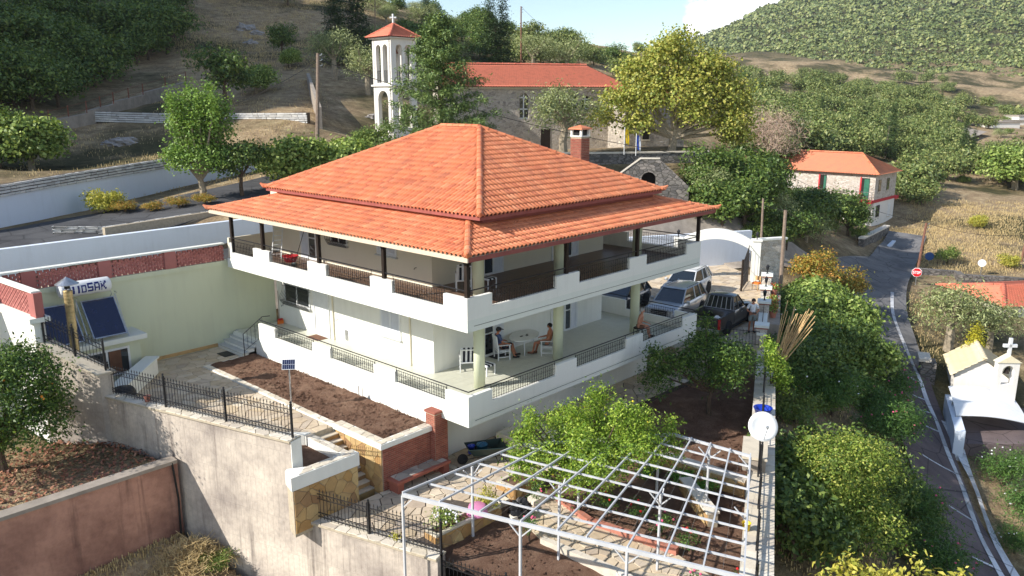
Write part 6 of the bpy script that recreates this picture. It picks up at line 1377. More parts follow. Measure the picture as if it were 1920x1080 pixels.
def vehicle(name, label, loc, heading, L, W, H, paint_, kind='suv', wr=.36):
 t = thing(name, label, 'pickup' if kind == 'pickup' else 'car', loc, rz=heading); hw = W / 2; hl = L / 2
 def part(nm, mb, mt, par=None, sm=False): o = link(nm, mb.mesh(nm, mt, smooth=sm)); o.parent = par or t; return o
 def loft(stations, close=True):
  mb = MB(); n = len(stations[0]); V = [p for s in stations for p in s]; F = [(i * n + k, i * n + k + 1, (i + 1) * n + k + 1, (i + 1) * n + k) for i in range(len(stations) - 1) for k in range(n - 1)]
  F += [tuple(range(n))[::-1], tuple(range((len(stations) - 1) * n, len(stations) * n))]; mb.add(V, [f[::-1] for f in F]); return mb
 def ring(x, w, zb, zt, crown, gc=.22, tuck=.86):
  h = zt - zb; return [(x, -w * tuck, zb), (x, -w * .98, zb + h * .16), (x, -w, zb + h * .45), (x, -w * .985, zb + h * .72), (x, -w * .93, zt - .03), (x, -w * .80, zt + crown * .4), (x, -w * .4, zt + crown * .85), (x, 0, zt + crown), (x, w * .4, zt + crown * .85), (x, w * .80, zt + crown * .4), (x, w * .93, zt - .03), (x, w * .985, zb + h * .72), (x, w, zb + h * .45), (x, w * .98, zb + h * .16), (x, w * tuck, zb)]
 belt = H * .60; hood = H * .585; gc = .22
 if kind == 'pickup':
  st = [(hl, .80, .40, .62, .02), (hl - .05, .90, .32, .74, .04), (hl - .22, .965, .28, hood - .06, .05), (hl - .7, .99, .26, hood, .05), (hl - 1.45, 1, .26, hood + .05, .03), (hl - 1.7, 1, .26, belt, .01), (-.55, 1, .26, belt, 0), (-.60, 1, .26, belt, 0)]
  part('body', loft([ring(x, hw * w, zb, zt, c_) for x, w, zb, zt, c_ in st]), paint_, None, True)
  m = MB(); z0, z1 = .42, belt + .03; m.box((-hl + .06, -hw * .99, z0), (-.61, -hw * .86, z1)); m.box((-hl + .06, hw * .86, z0), (-.61, hw * .99, z1)); m.box((-hl + .06, -hw * .859, z0), (-.61, hw * .859, z0 + .14)); part('load_bed', m, paint_)
  m = MB(); m.box((-hl + .07, -hw * .858, z0 + .141), (-.615, hw * .858, z0 + .16)); part('bed_liner', m, G('black_plastic'))
  m = MB(); m.bbox((-hl, -hw * .86, z0 + .02), (-hl + .059, hw * .86, z1 - .01), .012); tg = part('tailgate', m, paint_)
  m = MB(); m.box((-hl - .02, -.16, z1 - .17), (-hl - .002, .16, z1 - .10)); part('handle', m, G('galvanised'), tg)
  m = MB(); m.box((-hl - .012, -.26, z0 - .05), (-hl - .002, .26, z0 + .06)); part('number_plate', m, G('sign_white'), tg)
  m = MB(); m.bbox((-hl - .10, -hw * .95, .34), (-hl + .05, hw * .95, .50), .02); part('rear_bumper', m, G('galvanised'))
  for s in (-1, 1): m = MB(); m.box((-hl - .012, s * hw * .87 - (.0 if s > 0 else .11), z0 + .1), (-hl + .06, s * hw * .87 + (.11 if s > 0 else .0), z1 - .06)); part('tail_light', m, G('tail_lens'))
  g0, g1 = hl - 1.5, -.58; r0, r1 = hl - 2.2, -.32
 else:
  st = [(hl, .70, .42, .60, .02), (hl - .04, .84, .30, .74, .05), (hl - .16, .94, .24, hood - .10, .07), (hl - .55, .985, .22, hood - .02, .07), (hl - 1.05, 1, .22, hood + .04, .04), (hl - 1.35, 1, .22, belt, .02), (.2, 1, .22, belt + .01, 0), (-hl + .8, .99, .22, belt + .03, 0), (-hl + .25, .95, .26, belt + .03, .0), (-hl + .06, .88, .32, belt - .02, .0), (-hl, .78, .42, belt - .12, .0)]
  part('body', loft([ring(x, hw * w, zb, zt, c_) for x, w, zb, zt, c_ in st]), paint_, None, True)
  g0, g1 = hl - 1.12, -hl + .12; r0, r1 = hl - 1.95, -hl + .62
  for s in (-1, 1): m = MB(); m.box((-hl - .005, s * hw * .70 - .1, belt - .16), (-hl + .1, s * hw * .70 + .1, belt + .02)); part('tail_light', m, G('tail_lens'))
 bw_, tw_ = hw * .90, hw * .70; zr = H - .02
 def gr(x, w, z, cr): return [(x, -w, z), (x, -w * .5, z + cr * .8), (x, 0, z + cr), (x, w * .5, z + cr * .8), (x, w, z)]
 m = MB(); b0 = [(g0, -bw_, belt - .04), (g0, bw_, belt - .04), (g1, bw_, belt - .04), (g1, -bw_, belt - .04)]; b1 = [(r0, -tw_, zr - .03), (r0, tw_, zr - .03), (r1, tw_, zr - .03), (r1, -tw_, zr - .03)]
 m.add(b0 + b1, [(4, 7, 6, 5), (0, 4, 5, 1), (1, 5, 6, 2), (2, 6, 7, 3), (3, 7, 4, 0)]); part('windows', m, G('car_glass'))
 xs_ = [r0 + .06, r0 - .1, (r0 + r1) / 2, r1 + .15, r1 - .05]; st2 = []
 rf = loft([[(x, -tw_ * k_ - .015, zr - .045 + dz), (x, -tw_ * .85, zr + .0 + dz), (x, 0, zr + .03 + dz), (x, tw_ * .85, zr + .0 + dz), (x, tw_ * k_ + .015, zr - .045 + dz)] for x, k_, dz in ((r0 + .08, 1.0, -.012), (r0 - .1, 1.02, .0), ((r0 + r1) / 2, 1.03, .008), (r1 + .2, 1.02, 0), (r1 - .06, 1.0, -.02))]); part('roof', rf, paint_, None, True)
 for s in (-1, 1):
  m = MB(); m.tube([(g0, s * bw_, belt - .03), (r0, s * tw_ * 1.01, zr - .03)], .035, 6); m.tube([(g1, s * bw_, belt - .03), (r1, s * tw_ * 1.01, zr - .03)], .06 if kind != 'pickup' else .05, 6)
  mx_ = (g0 + g1) / 2 - .1; m.tube([(mx_, s * bw_ * 1.005, belt - .03), (mx_ - .03, s * tw_ * 1.02, zr - .03)], .03, 6)
  if kind != 'pickup': m.tube([(g1 + .75, s * bw_ * 1.005, belt - .03), (r1 + .45, s * tw_ * 1.02, zr - .03)], .045, 6)
  part('pillar', m, paint_)
  m = MB(); m.bbox((g0 - .35, s * (hw + .02) - (.0 if s > 0 else .17), belt + .0), (g0 - .22, s * (hw + .02) + (.17 if s > 0 else .0), belt + .16), .02); part('mirror', m, G('black_plastic') if kind != 'suv' else paint_)
  if kind != 'pickup': m = MB(); m.tube([(r0 - .2, s * tw_ * .96, zr + .03), (r1 + .25, s * tw_ * .96, zr + .03)], .016, 5); part('roof_rail', m, G('black_plastic'))
  m = MB(); m.box((hl - .26, s * hw * .70 - .16, hood - .22), (hl - .035, s * hw * .70 + .13, hood - .09)); part('headlight', m, G('lens'))
  for xd in (g0 - .75, g0 - 1.75):
   if kind == 'pickup' and xd < -.6: continue
   m = MB(); m.box((xd, s * (hw + .004) - .01, belt - .2), (xd + .16, s * (hw + .004) + .01, belt - .17)); part('door_handle', m, G('galvanised'))
  m = MB(); m.box((hl - 1.35, s * hw * .985 - .012, .22), (-hl + 1.1, s * hw * .985 + .02, .36)); part('sill', m, G('black_plastic'))
 m = MB(); m.box((hl - .06, -hw * .48, .56), (hl + .008, hw * .48, hood - .16)); gr_ = part('grille', m, G('black_plastic'))
 for k in range(3): m = MB(); m.box((hl + .0085, -hw * .46, .59 + k * .08), (hl + .018, hw * .46, .61 + k * .08)); part('grille_bar', m, G('galvanised'), gr_)
 m = MB(); m.bbox((hl - .25, -hw * .86, .25), (hl + .03, hw * .86, .46), .03); bp = part('bumper', m, G('black_plastic'))
 m = MB(); m.box((hl + .031, -.26, .40), (hl + .04, .26, .51)); part('number_plate', m, G('sign_white'), bp)
 fx_, rx_ = hl - .88, -hl + (.92 if kind != 'pickup' else 1.15)
 for x in (fx_, rx_):
  for s in (-1, 1):
   Ma = Matrix.Translation((x, s * (hw - .10), wr)) @ Matrix.Rotation(-math.pi / 2 * s, 4, 'X'); m = MB(); m.lathe([(.0, .0), (wr * 1.2, .0), (wr * 1.2, .105), (wr * 1.12, .112), (wr * 1.12, .02), (0, .02)], (0, 0, 0), 24, Ma)
   m.v = [p if p[2] > .2 else (p[0], p[1], .2) for p in m.v]; part('wheel_arch', m, G('black_plastic'))
   wheel(t, x, s * (hw - .075), wr, s)
 if kind == 'pickup':
  m = MB()
  for k in range(6): y = -tw_ * .9 + k * tw_ * 1.8 / 5; m.tube([(g1 - .03, y * 1.15, belt + .02), (r1 - .05, y, zr - .06)], .012, 5)
  m.tube([(g1 - .03, -bw_ * .95, belt + .04), (g1 - .03, bw_ * .95, belt + .04)], .014, 5); part('window_guard', m, G('galvanised'))
 else:
  m = MB(); m.tube([(g0 - .02, -.5, belt + .0), (g0 - .25, .0, belt + .12)], .008, 4); m.tube([(g0 - .02, .2, belt + .0), (g0 - .25, .62, belt + .10)], .008, 4); part('wiper', m, G('black_plastic'))
 return t
vehicle('car', 'silver grey SUV facing the balcony, dusty windscreen, nearest the house', (19.75, 4.15, YZ + .006), math.radians(188), 4.6, 1.85, 1.72, G('car_silver'))
vehicle('car', 'white crossover SUV parked behind the silver car by the gate', (24.35, 6.25, YZ + .006), math.radians(190), 4.45, 1.82, 1.66, G('car_white'))
vehicle('car', 'dark blue car half hidden behind the round balcony column', (19.3, 7.4, YZ + .006), math.radians(186), 4.2, 1.75, 1.5, G('car_dark'))
pk = vehicle('pickup', 'black pickup truck with its tailgate toward the garden', (19.75, 1.4, YZ + .006), math.radians(7), 5.1, 1.8, 1.76, G('car_black'), 'pickup', .37)
cn = thing('jerry_can', 'white plastic canister lying in the pickup bed', 'canister', (18.1, .75, YZ + .75)); m = MB(); m.bbox((18.0, .65, YZ + .58), (18.25, .95, YZ + .95), .04); m.build('can', G('sign_white'), cn); m = MB(); m.tube([(18.12, .71, YZ + .95), (18.12, .75, YZ + 1.0), (18.12, .87, YZ + 1.0), (18.12, .9, YZ + .95)], .015, 5); m.build('handle', G('sign_white'), cn)
# lanes and walls above the house
strip([(-34, 23.2, 0), (-12, 24.0, 0), (-5, 25.0, 0), (0, 26.4, 0), (5, 27.6, 0), (10, 28.8, 0), (17, 29.8, 0), (26, 27, 0)], 3.0, .10, 'upper_road', G('asphalt'), None, lambda x, y: TZ(x, y), widths=[2.3, 2.5, 3.2, 3.6, 3.0, 2.4, 2.2, 2.2])
strip([(-30, 18.4, 0), (-12, 18.4, 0), (4, 18.4, 0), (12, 18.3, 0), (20, 17.6, 0), (27, 14.6, 0), (33, 11.4, 0), (40, 8.0, 0), (47, 7.0, 0), (54, 6.4, 0), (60, 6.0, 0)], 2.0, .12, 'lane', G('concrete_path'), None, TZ)
def stone_courses(a, b, za, zb, rows, sx, h, parent, seed, mat='white_stone', th=.09, cap=300):
 a = Vector(a); b = Vector(b); L = (b - a).length; d = (b - a) / L; n = Vector((d.y, -d.x)); R_ = random.Random(seed); k = 0; rest = MB()
 lst = []
 for r in range(rows):
  s = R_.uniform(-sx, 0)
  while s < L:
   w_ = sx * R_.uniform(.6, 1.45); lst.append((r, max(s, 0), min(s + w_, L))); s += w_
 for r, s0, s1 in lst:
  if s1 - s0 < .08: continue
  f = (s0 + s1) / 2 / L; z = za * (1 - f) + zb * f + r * h; sl = (zb - za) / L; p = a + d * (s0 + .012); q = a + d * (s1 - .012); o_ = n * (th + R_.uniform(-.02, .03)); g = .014
  vs = []
  for base, zz0 in ((p, z - (s1 - s0) / 2 * sl), (q, z + (s1 - s0) / 2 * sl)):
   for out in (Vector((0, 0)), o_):
    for zz in (zz0 + g + R_.uniform(0, .02), zz0 + h - g - R_.uniform(0, .025)): vs.append((base.x + out.x, base.y + out.y, zz))
  fs = [(2, 6, 7, 3), (3, 7, 5, 1), (0, 4, 6, 2), (0, 2, 3, 1), (4, 5, 7, 6)]; fs = [f_[::-1] for f_ in fs]
  if k < cap: mm = MB(); mm.add(vs, fs); mm.build('stone', G(mat), parent); k += 1
  else: rest.add(vs, fs)
 if rest.v: tag(rest.build('remaining_stones', G(mat), parent), kind='stuff')
lwl = thing('lane_wall', 'low white retaining wall, shade blue painted in, right behind the red brick lattice', 'wall', (-4, 21, 2))
m = MB(); m.wall((7.5, 21), (-30, 21), 1.0, (4.3, 4.05), .35, 0); m.build('wall', G('whitewash'), lwl)
m = MB(); m.wall((7.5, 21.4), (-30, 21.4), 1, (3.9, 3.6), .4, 0); m.build('core', G('dark_gap'), lwl)
swl = thing('stone_kerb', 'short run of white stone kerb along the upper road verge', 'wall', (2, 23.6, 4))
stone_courses((8.5, 24.6), (-2.5, 23.0), 4.12, 3.9, 3, .5, .16, swl, 5)
stone_courses((-2.5, 23.0), (-4.2, 24.8), 3.9, 3.95, 3, .5, .16, swl, 6)
m = MB(); m.wall((8.5, 24.6), (-2.5, 23.0), 3.5, (4.56, 4.34), .22, 1); m.build('core', G('mortar'), swl)
UW = [(-34, 25.1), (-13, 27.2), (-5.6, 29.4), (-.4, 32.0), (6.9, 34.3), (13, 35.2)]; UZ0 = [3.6, 3.9, 3.95, 4.1, 4.9, 5.5]; UZ1 = [5.0, 5.35, 5.45, 5.7, 6.15, 6.4]
uw = thing('upper_retaining_wall', 'long white retaining wall with stone courses on top along the upper road', 'wall', (-2, 31, 4))
for i in range(len(UW) - 1):
 m = MB(); m.wall(UW[i], UW[i + 1], (UZ0[i] - 1, UZ0[i + 1] - 1), (UZ1[i], UZ1[i + 1]), .4, 1); m.build('wall', G('whitewash'), uw)
 m = MB(); m.wall(UW[i], UW[i + 1], (UZ1[i] + .001, UZ1[i + 1] + .001), (UZ1[i] + .60, UZ1[i + 1] + .60), .4, 1); m.build('core', G('dark_mortar'), uw)
for i in range(1, len(UW) - 1): stone_courses(UW[i], UW[i + 1], UZ1[i], UZ1[i + 1], 4, .44, .16, uw, 11 + i, cap=75)
TWp = [at(176, 228, 67.8), at(300, 231, 68.5), at(430, 231, 69), at(577, 231, 66.5)]
tw = thing('hill_terrace_wall', 'white dry stone wall across the hillside terrace behind the mulberry tree', 'wall', TWp[1])
for i in range(3):
 p, q = TWp[i], TWp[i + 1]; m = MB(); m.wall((p.x, p.y), (q.x, q.y), (p.z - 1, q.z - 1), (p.z + .86, q.z + .86), .4, 1); m.build('core', G('dark_mortar'), tw); stone_courses((p.x, p.y), (q.x, q.y), p.z - .02, q.z - .02, 5, .55, .175, tw, 30 + i, cap=95)
cwl = thing('concrete_parapet', 'narrow grey concrete parapet running down beside the wooden pole', 'wall', at(590, 200, 70))
p, q = at(578, 150, 84), at(600, 215, 66); m = MB(); m.wall((p.x, p.y), (q.x, q.y), (p.z - 1, q.z - 1.5), (p.z + .7, q.z + .6), .3); m.build('wall', G('concrete_path'), cwl)
pth = thing('hill_path', None, None, at(200, 220, 70)); tag(pth, kind='structure')
PW = [at(95, 248, 63), at(165, 228, 67), at(215, 210, 70.5), at(270, 192, 75), at(350, 166, 83)]
for i in range(4): p, q = PW[i], PW[i + 1]; m = MB(); m.wall((p.x, p.y), (q.x, q.y), (p.z - 1, q.z - 1), (p.z + .9, q.z + .7), .3); m.build('path_wall', G('concrete_path'), pth)
hf = thing('hill_fence', 'thin rusty post and wire fence along the hillside path', 'fence', PW[0]); wm = MB()
for k in range(9):
 f = k / 8 * 3.999; i = int(f); p = PW[i].lerp(PW[i + 1], f - i); m = MB(); m.tube([(p.x, p.y, p.z), (p.x, p.y, p.z + 1.7)], .05, 5); m.build('post', G('rusty_post'), hf)
for hh in (1.0, 1.6): wm.tube([PW[i] + Vector((0, 0, hh)) for i in range(5)], .015, 3, False)
wm.build('wire', G('rusty_post'), hf)
# church
def yaw_frame(o, ang): return Matrix.Translation(o) @ Matrix.Rotation(ang, 4, 'Z')
def tiles_far(mb, e0, e1, r0, r1, w_=.24, amp=.05):
 e0, e1, r0, r1 = [Vector(p) for p in (e0, e1, r0, r1)]; L = (e1 - e0).length; n = max(2, int(L / w_)); N_ = (e1 - e0).cross(r0 - e0).normalized(); N_ = N_ if N_.z > 0 else -N_; rows = max(2, int((r0 - e0).length / .4)); pts = []
 for j in range(rows):
  for top in (0, 1):
   f = (j + top) / rows; row = []
   for i in range(2 * n + 1):
    s = i / (2 * n); row.append(e0.lerp(e1, s).lerp(r0.lerp(r1, s), f) + N_ * ((amp if i % 2 else 0) + (.04 if not top else 0)))
   pts.append(row)
 b = len(mb.v)
 for row in pts: mb.v += [tuple(p) for p in row]
 c_ = 2 * n + 1
 for j in range(len(pts) - 1):
  for i in range(2 * n): mb.f.append([b + j * c_ + i, b + j * c_ + i + 1, b + (j + 1) * c_ + i + 1, b + (j + 1) * c_ + i]); mb.m.append(0)
def arched(mb, M, x0, x1, z0, z1, y0, y1, holes, n=40):
 xs = sorted(set([x0, x1] + [h[0] + h[1] * math.cos(math.pi * k / 10) for h in holes for k in range(11)]))
 for a, b in zip(xs[:-1], xs[1:]):
  if b - a < 1e-5: continue
  c_ = (a + b) / 2; seg = [(z0, z0, z1, z1)]
  for h in holes:
   if abs(c_ - h[0]) < h[1] and b <= h[0] + h[1] + 1e-6:
    f = lambda x: h[3] + math.sqrt(max(h[1] ** 2 - (x - h[0]) ** 2, 0)); seg = [(z0, z0, h[2], h[2])] if h[2] > z0 + .01 else []
    seg.append((f(a), f(b), z1, z1)); break
  for (za, zb, zc, zd) in seg:
   vs = [M @ Vector(p) for p in ((a, y0, za), (b, y0, zb), (b, y0, zd), (a, y0, zc), (a, y1, za), (b, y1, zb), (b, y1, zd), (a, y1, zc))]; mb.add(vs, [(0, 1, 2, 3), (7, 6, 5, 4), (4, 5, 1, 0), (3, 2, 6, 7), (0, 3, 7, 4), (1, 5, 6, 2)])
chA = at(838, 296, 72.5); chB = at(1168, 288, 76.5); ca = math.atan2(chB.y - chA.y, chB.x - chA.x); CL = (Vector((chB.x, chB.y)) - Vector((chA.x, chA.y))).length
ch = thing('church', 'grey stone church with long red tiled roof and arched windows', 'church', (chA.x, chA.y, 5)); Mc = yaw_frame((chA.x, chA.y, 0), ca)
ce = at(1000, 164, 75).z; cr_ = at(1000, 125, 80).z; CD = 7.5
pxl = lambda px: (px - 838) / (1168 - 838) * CL
hol = [(pxl(978), .42, at(978, 223, 74).z, at(978, 184, 74).z), (pxl(1070), .38, at(1070, 205, 75).z, at(1070, 187, 75).z), (pxl(1093), .38, at(1093, 205, 75).z, at(1093, 187, 75).z)]
m = MB(); arched(m, Mc, 0, CL, 3.5, ce, 0, .5, hol); m.build('front_wall', G('church_stone'), ch)
m = MB(); m.box((0, .501, 3.5), (CL, CD, ce), Mc); m.build('nave', G('church_stone'), ch)
for k, h in enumerate(hol):
 m = MB(); m.box((h[0] - h[1], .28, h[2]), (h[0] + h[1], .30, h[3] + h[1]), Mc); gw_ = m.build('window', G('window_glass'), ch)
 m = MB();
 for zz in (h[2] + .02, h[2] + (h[3] - h[2]) * .45, h[3]): m.box((h[0] - h[1], .2, zz), (h[0] + h[1], .27, zz + .10), Mc)
 m.box((h[0] - .05, .2, h[2]), (h[0] + .05, .27, h[3] + h[1]), Mc); m.build('frame', G('white_paint'), gw_)
m = MB(); dx_ = pxl(1018); m.box((dx_ - .45, -.03, 4.0), (dx_ + .45, .02, at(1018, 242, 74).z), Mc); m.build('door', G('dark_wood'), ch)
ov = .45; hp = 2.6
m = MB(); P_ = lambda x, y, z: Mc @ Vector((x, y, z))
tiles_far(m, P_(-ov, -ov, ce), P_(CL + ov, -ov, ce), P_(-ov, CD / 2, cr_), P_(CL - hp, CD / 2, cr_)); rf_ = m.build('roof', G('roof_tile_old'), ch, True)
m = MB(); tiles_far(m, P_(CL + ov, CD + ov, ce), P_(-ov, CD + ov, ce), P_(CL - hp, CD / 2, cr_), P_(-ov, CD / 2, cr_)); tiles_far(m, P_(CL + ov, -ov, ce), P_(CL + ov, CD + ov, ce), P_(CL - hp, CD / 2, cr_), P_(CL - hp, CD / 2 + .01, cr_)); m.build('roof', G('roof_tile_old'), ch, True)
ridge_caps(P_(-ov, CD / 2, cr_ + .05), P_(CL - hp, CD / 2, cr_ + .05), rf_, .16, .6, G('roof_tile_old'))
m = MB(); m.box((-.1, -.12, ce - .14), (CL + .1, -.001, ce - .01), Mc); m.build('eaves_course', G('cream_plaster'), ch)
m = MB(); bgp = [(0, .0, ce), (0, CD, ce), (0, CD / 2, cr_)]; m.add([P_(*p) for p in bgp], [(0, 1, 2)]); m.build('gable', G('church_stone'), ch)
ph = thing('parish_house', 'pale stone building with small dark window behind the yellow plane tree', 'building', at(1215, 285, 74)); o_ = at(1170, 285, 73); Mp = yaw_frame((o_.x, o_.y, 0), ca + .1)
zt = at(1215, 188, 74).z; m = MB(); m.box((0, 0, 3), (6.2, 5, zt), Mp); m.build('wall', G('church_stone'), ph)
m = MB(); m.box((1.85, -.03, at(1215, 262, 73).z), (2.5, .01, at(1215, 247, 73).z), Mp); wn2 = m.build('window', G('dark_gap'), ph)
m = MB(); m.box((1.75, -.06, at(1215, 262, 73).z - .12), (2.6, -.031, at(1215, 262, 73).z), Mp); m.build('sill', G('coping'), wn2)
m = MB(); tiles_far(m, Mp @ Vector((-.3, -.3, zt)), Mp @ Vector((6.5, -.3, zt)), Mp @ Vector((-.3, 2.5, zt + 1.3)), Mp @ Vector((6.5, 2.5, zt + 1.3))); tiles_far(m, Mp @ Vector((6.5, 5.3, zt)), Mp @ Vector((-.3, 5.3, zt)), Mp @ Vector((6.5, 2.5, zt + 1.3)), Mp @ Vector((-.3, 2.5, zt + 1.3))); m.build('roof', G('roof_tile_old'), ph, True)
bt = thing('bell_tower', 'white bell tower with tall arched openings and small red tiled roof', 'tower', at(738, 250, 69)); o_ = at(738, 250, 69); Mt_ = yaw_frame((o_.x, o_.y, 0), math.radians(42.85 + 33 - 90 + 12)); TS = 2.65
tz = lambda y: at(738, y, 69).z
zc, ze, za_ = tz(162), tz(74), tz(46)
for lvl, (z0, z1, s0, s1, wfrac) in enumerate(((4.5, zc, tz(240), tz(186), .8), (zc + .15, ze, zc + .3, tz(92), .3))):
 for k in range(4):
  Mk_ = Mt_ @ Matrix.Translation((TS / 2, TS / 2, 0)) @ Matrix.Rotation(k * math.pi / 2, 4, 'Z') @ Matrix.Translation((-TS / 2, -TS / 2, 0)); m = MB()
  hs = [(TS / 2, .72, s0, s1)] if lvl == 0 else [(TS * .32, .33, s0, s1), (TS * .68, .33, s0, s1)]
  arched(m, Mk_, .12 if k % 2 else 0, TS - (.12 if k % 2 else 0), z0, z1, 0, .3, hs); m.build('arched_wall', G('stucco_far'), bt)
  if lvl:
   mm = MB()
   for j in range(9): x = TS * .2 + j * TS * .075; mm.tube([Mk_ @ Vector((x, .15, s0)), Mk_ @ Vector((x, .15, s0 + 1.0))], .02, 4, False)
   mm.tube([Mk_ @ Vector((TS * .18, .15, s0 + 1.0)), Mk_ @ Vector((TS * .82, .15, s0 + 1.0))], .025, 4); mm.build('balustrade', G('iron'), bt)
m = MB(); m.box((-.15, -.15, zc), (TS + .15, TS + .15, zc + .149), Mt_); m.build('cornice', G('stucco_far'), bt)
m = MB(); m.box((-.22, -.22, ze), (TS + .22, TS + .22, ze + .1), Mt_); m.build('eaves', G('stucco_far'), bt)
m = MB(); cs = [Mt_ @ Vector(p) for p in ((-.4, -.4, ze + .1), (TS + .4, -.4, ze + .1), (TS + .4, TS + .4, ze + .1), (-.4, TS + .4, ze + .1))]; apx = Mt_ @ Vector((TS / 2, TS / 2, za_))
for i in range(4): tiles_far(m, cs[i], cs[(i + 1) % 4], apx + (cs[i] - apx) * .01, apx + (cs[(i + 1) % 4] - apx) * .01, .24, .06)
rt_ = m.build('roof', G('roof_tile_old'), bt, True)
for i in range(4): ridge_caps(cs[i] + Vector((0, 0, .03)), apx + Vector((0, 0, .05)), rt_, .12, .5, G('roof_tile_old'))
m = MB(); m.box((apx.x - .06, apx.y - .06, za_ - .1), (apx.x + .06, apx.y + .06, za_ + .85)); q = Matrix.Translation((apx.x, apx.y, za_ + .55)) @ Matrix.Rotation(math.radians(-47), 4, 'Z'); m.box((-.28, -.055, -.06), (.28, .055, .06), q); m.build('cross', G('white_paint'), bt)
m = MB(); bc_ = Mt_ @ Vector((TS / 2, TS / 2, 0)); m.lathe([(.38, tz(100)), (.34, tz(98)), (.22, tz(92)), (.12, tz(88)), (.0, tz(87))], (bc_.x, bc_.y, 0), 14); m.build('bell', G('rusty_post'), bt, True)
aw = thing('church_terrace_wall', 'grey stone terrace wall below the church with pale coping', 'wall', at(1100, 330, 62))
pts_ = [at(840, 305, 62), at(1040, 296, 63), at(1172, 285, 63.5), at(1330, 283, 65)];
for i in range(3): p, q = pts_[i], pts_[i + 1]; m = MB(); m.wall((p.x, p.y), (q.x, q.y), 0, (6.25, 6.25), .5); m.build('wall', G('dark_rubble'), aw); m = MB(); m.wall((p.x, p.y), (q.x, q.y), 6.251, 6.36, .62); m.build('coping', G('coping'), aw)
sg = thing('cellar_arch', 'stone stair block with dark arched cellar doorway below the church', 'wall', at(1215, 352, 60)); g0_ = at(1158, 350, 60.5); g1_ = at(1292, 350, 60); ga_ = math.atan2(g1_.y - g0_.y, g1_.x - g0_.x); GLn = (Vector((g1_.x, g1_.y)) - Vector((g0_.x, g0_.y))).length; Mq = yaw_frame((g0_.x, g0_.y, 0), ga_)
gz = lambda y: at(1215, y, 60).z
def gtop(x):
 f = x / GLn; px = 1158 + f * 134
 return gz(np.interp(px, [1158, 1200, 1236, 1292], [330, 298, 298, 350]))
m = MB(); hc_ = (1216 - 1158) / 134 * GLn; hw_ = .55; xs = sorted(set([0, GLn, (1200 - 1158) / 134 * GLn, (1236 - 1158) / 134 * GLn] + [hc_ + hw_ * math.cos(math.pi * k / 10) for k in range(11)]))
for a, b in zip(xs[:-1], xs[1:]):
 c_ = (a + b) / 2; f = (lambda x: gz(337) + math.sqrt(max(hw_ ** 2 - (x - hc_) ** 2, 0))) if abs(c_ - hc_) < hw_ else (lambda x: 0)
 m.add([Mq @ Vector(p) for p in ((a, 0, f(a)), (b, 0, f(b)), (b, 0, gtop(b)), (a, 0, gtop(a)), (a, 1.6, f(a)), (b, 1.6, f(b)), (b, 1.6, gtop(b)), (a, 1.6, gtop(a)))], [(0, 1, 2, 3), (7, 6, 5, 4), (4, 5, 1, 0), (3, 2, 6, 7), (0, 3, 7, 4), (1, 5, 6, 2)])
m.build('gable', G('dark_rubble'), sg)
m = MB(); m.box((hc_ - hw_, .9, 0), (hc_ + hw_, 1.0, gz(337) + hw_), Mq); m.build('cellar_door', G('dark_gap'), sg)
m = MB()
for a, b in ((0, (1200 - 1158) / 134 * GLn), ((1200 - 1158) / 134 * GLn, (1236 - 1158) / 134 * GLn)): m.add([Mq @ Vector(p) for p in ((a, -.06, gtop(a) + .002), (b, -.06, gtop(b) + .002), (b, .3, gtop(b) + .002), (a, .3, gtop(a) + .002), (a, -.06, gtop(a) + .1), (b, -.06, gtop(b) + .1), (b, .3, gtop(b) + .1), (a, .3, gtop(a) + .1))], [(4, 5, 6, 7), (0, 1, 5, 4), (3, 7, 6, 2), (0, 4, 7, 3), (1, 2, 6, 5)])
m.build('coping', G('coping'), sg)
def flag(label, px, y0, y1, d, mats):
 b = at(px, y0, d); t = thing('flagpole', label, 'flag', b); h = at(px, y1, d).z; m = MB(); m.tube([b, (b.x, b.y, h)], .03, 5); m.build('pole', G('white_paint'), t)
 for k, mt in enumerate(mats):
  V = []; F = []
  for i in range(9):
   for j in range(2): f = i / 8; V.append((b.x + (.1 + .16 * (j + k) + .05 * math.sin(f * 6)) * .7, b.y - (.1 + .16 * (j + k)) * .5 + .06 * math.sin(f * 5 + k), h - .1 - f * 1.1 - .08 * (j + k)))
  V2 = [(p[0] + .012, p[1] + .012, p[2]) for p in V]; n = len(V)
  for i in range(8): F += [(i * 2, i * 2 + 1, i * 2 + 3, i * 2 + 2), (n + i * 2 + 2, n + i * 2 + 3, n + i * 2 + 1, n + i * 2)]
  m = MB(); m.add(V + V2, F); m.build('flag', mt, t)
flag('yellow flag hanging on a white pole before the church terrace', 1170, 290, 238, 62, [G('flag_yellow'), G('flag_yellow')]); flag('blue and white flag on a pole before the church terrace', 1192, 292, 250, 62, [G('flag_blue'), G('sign_white')])
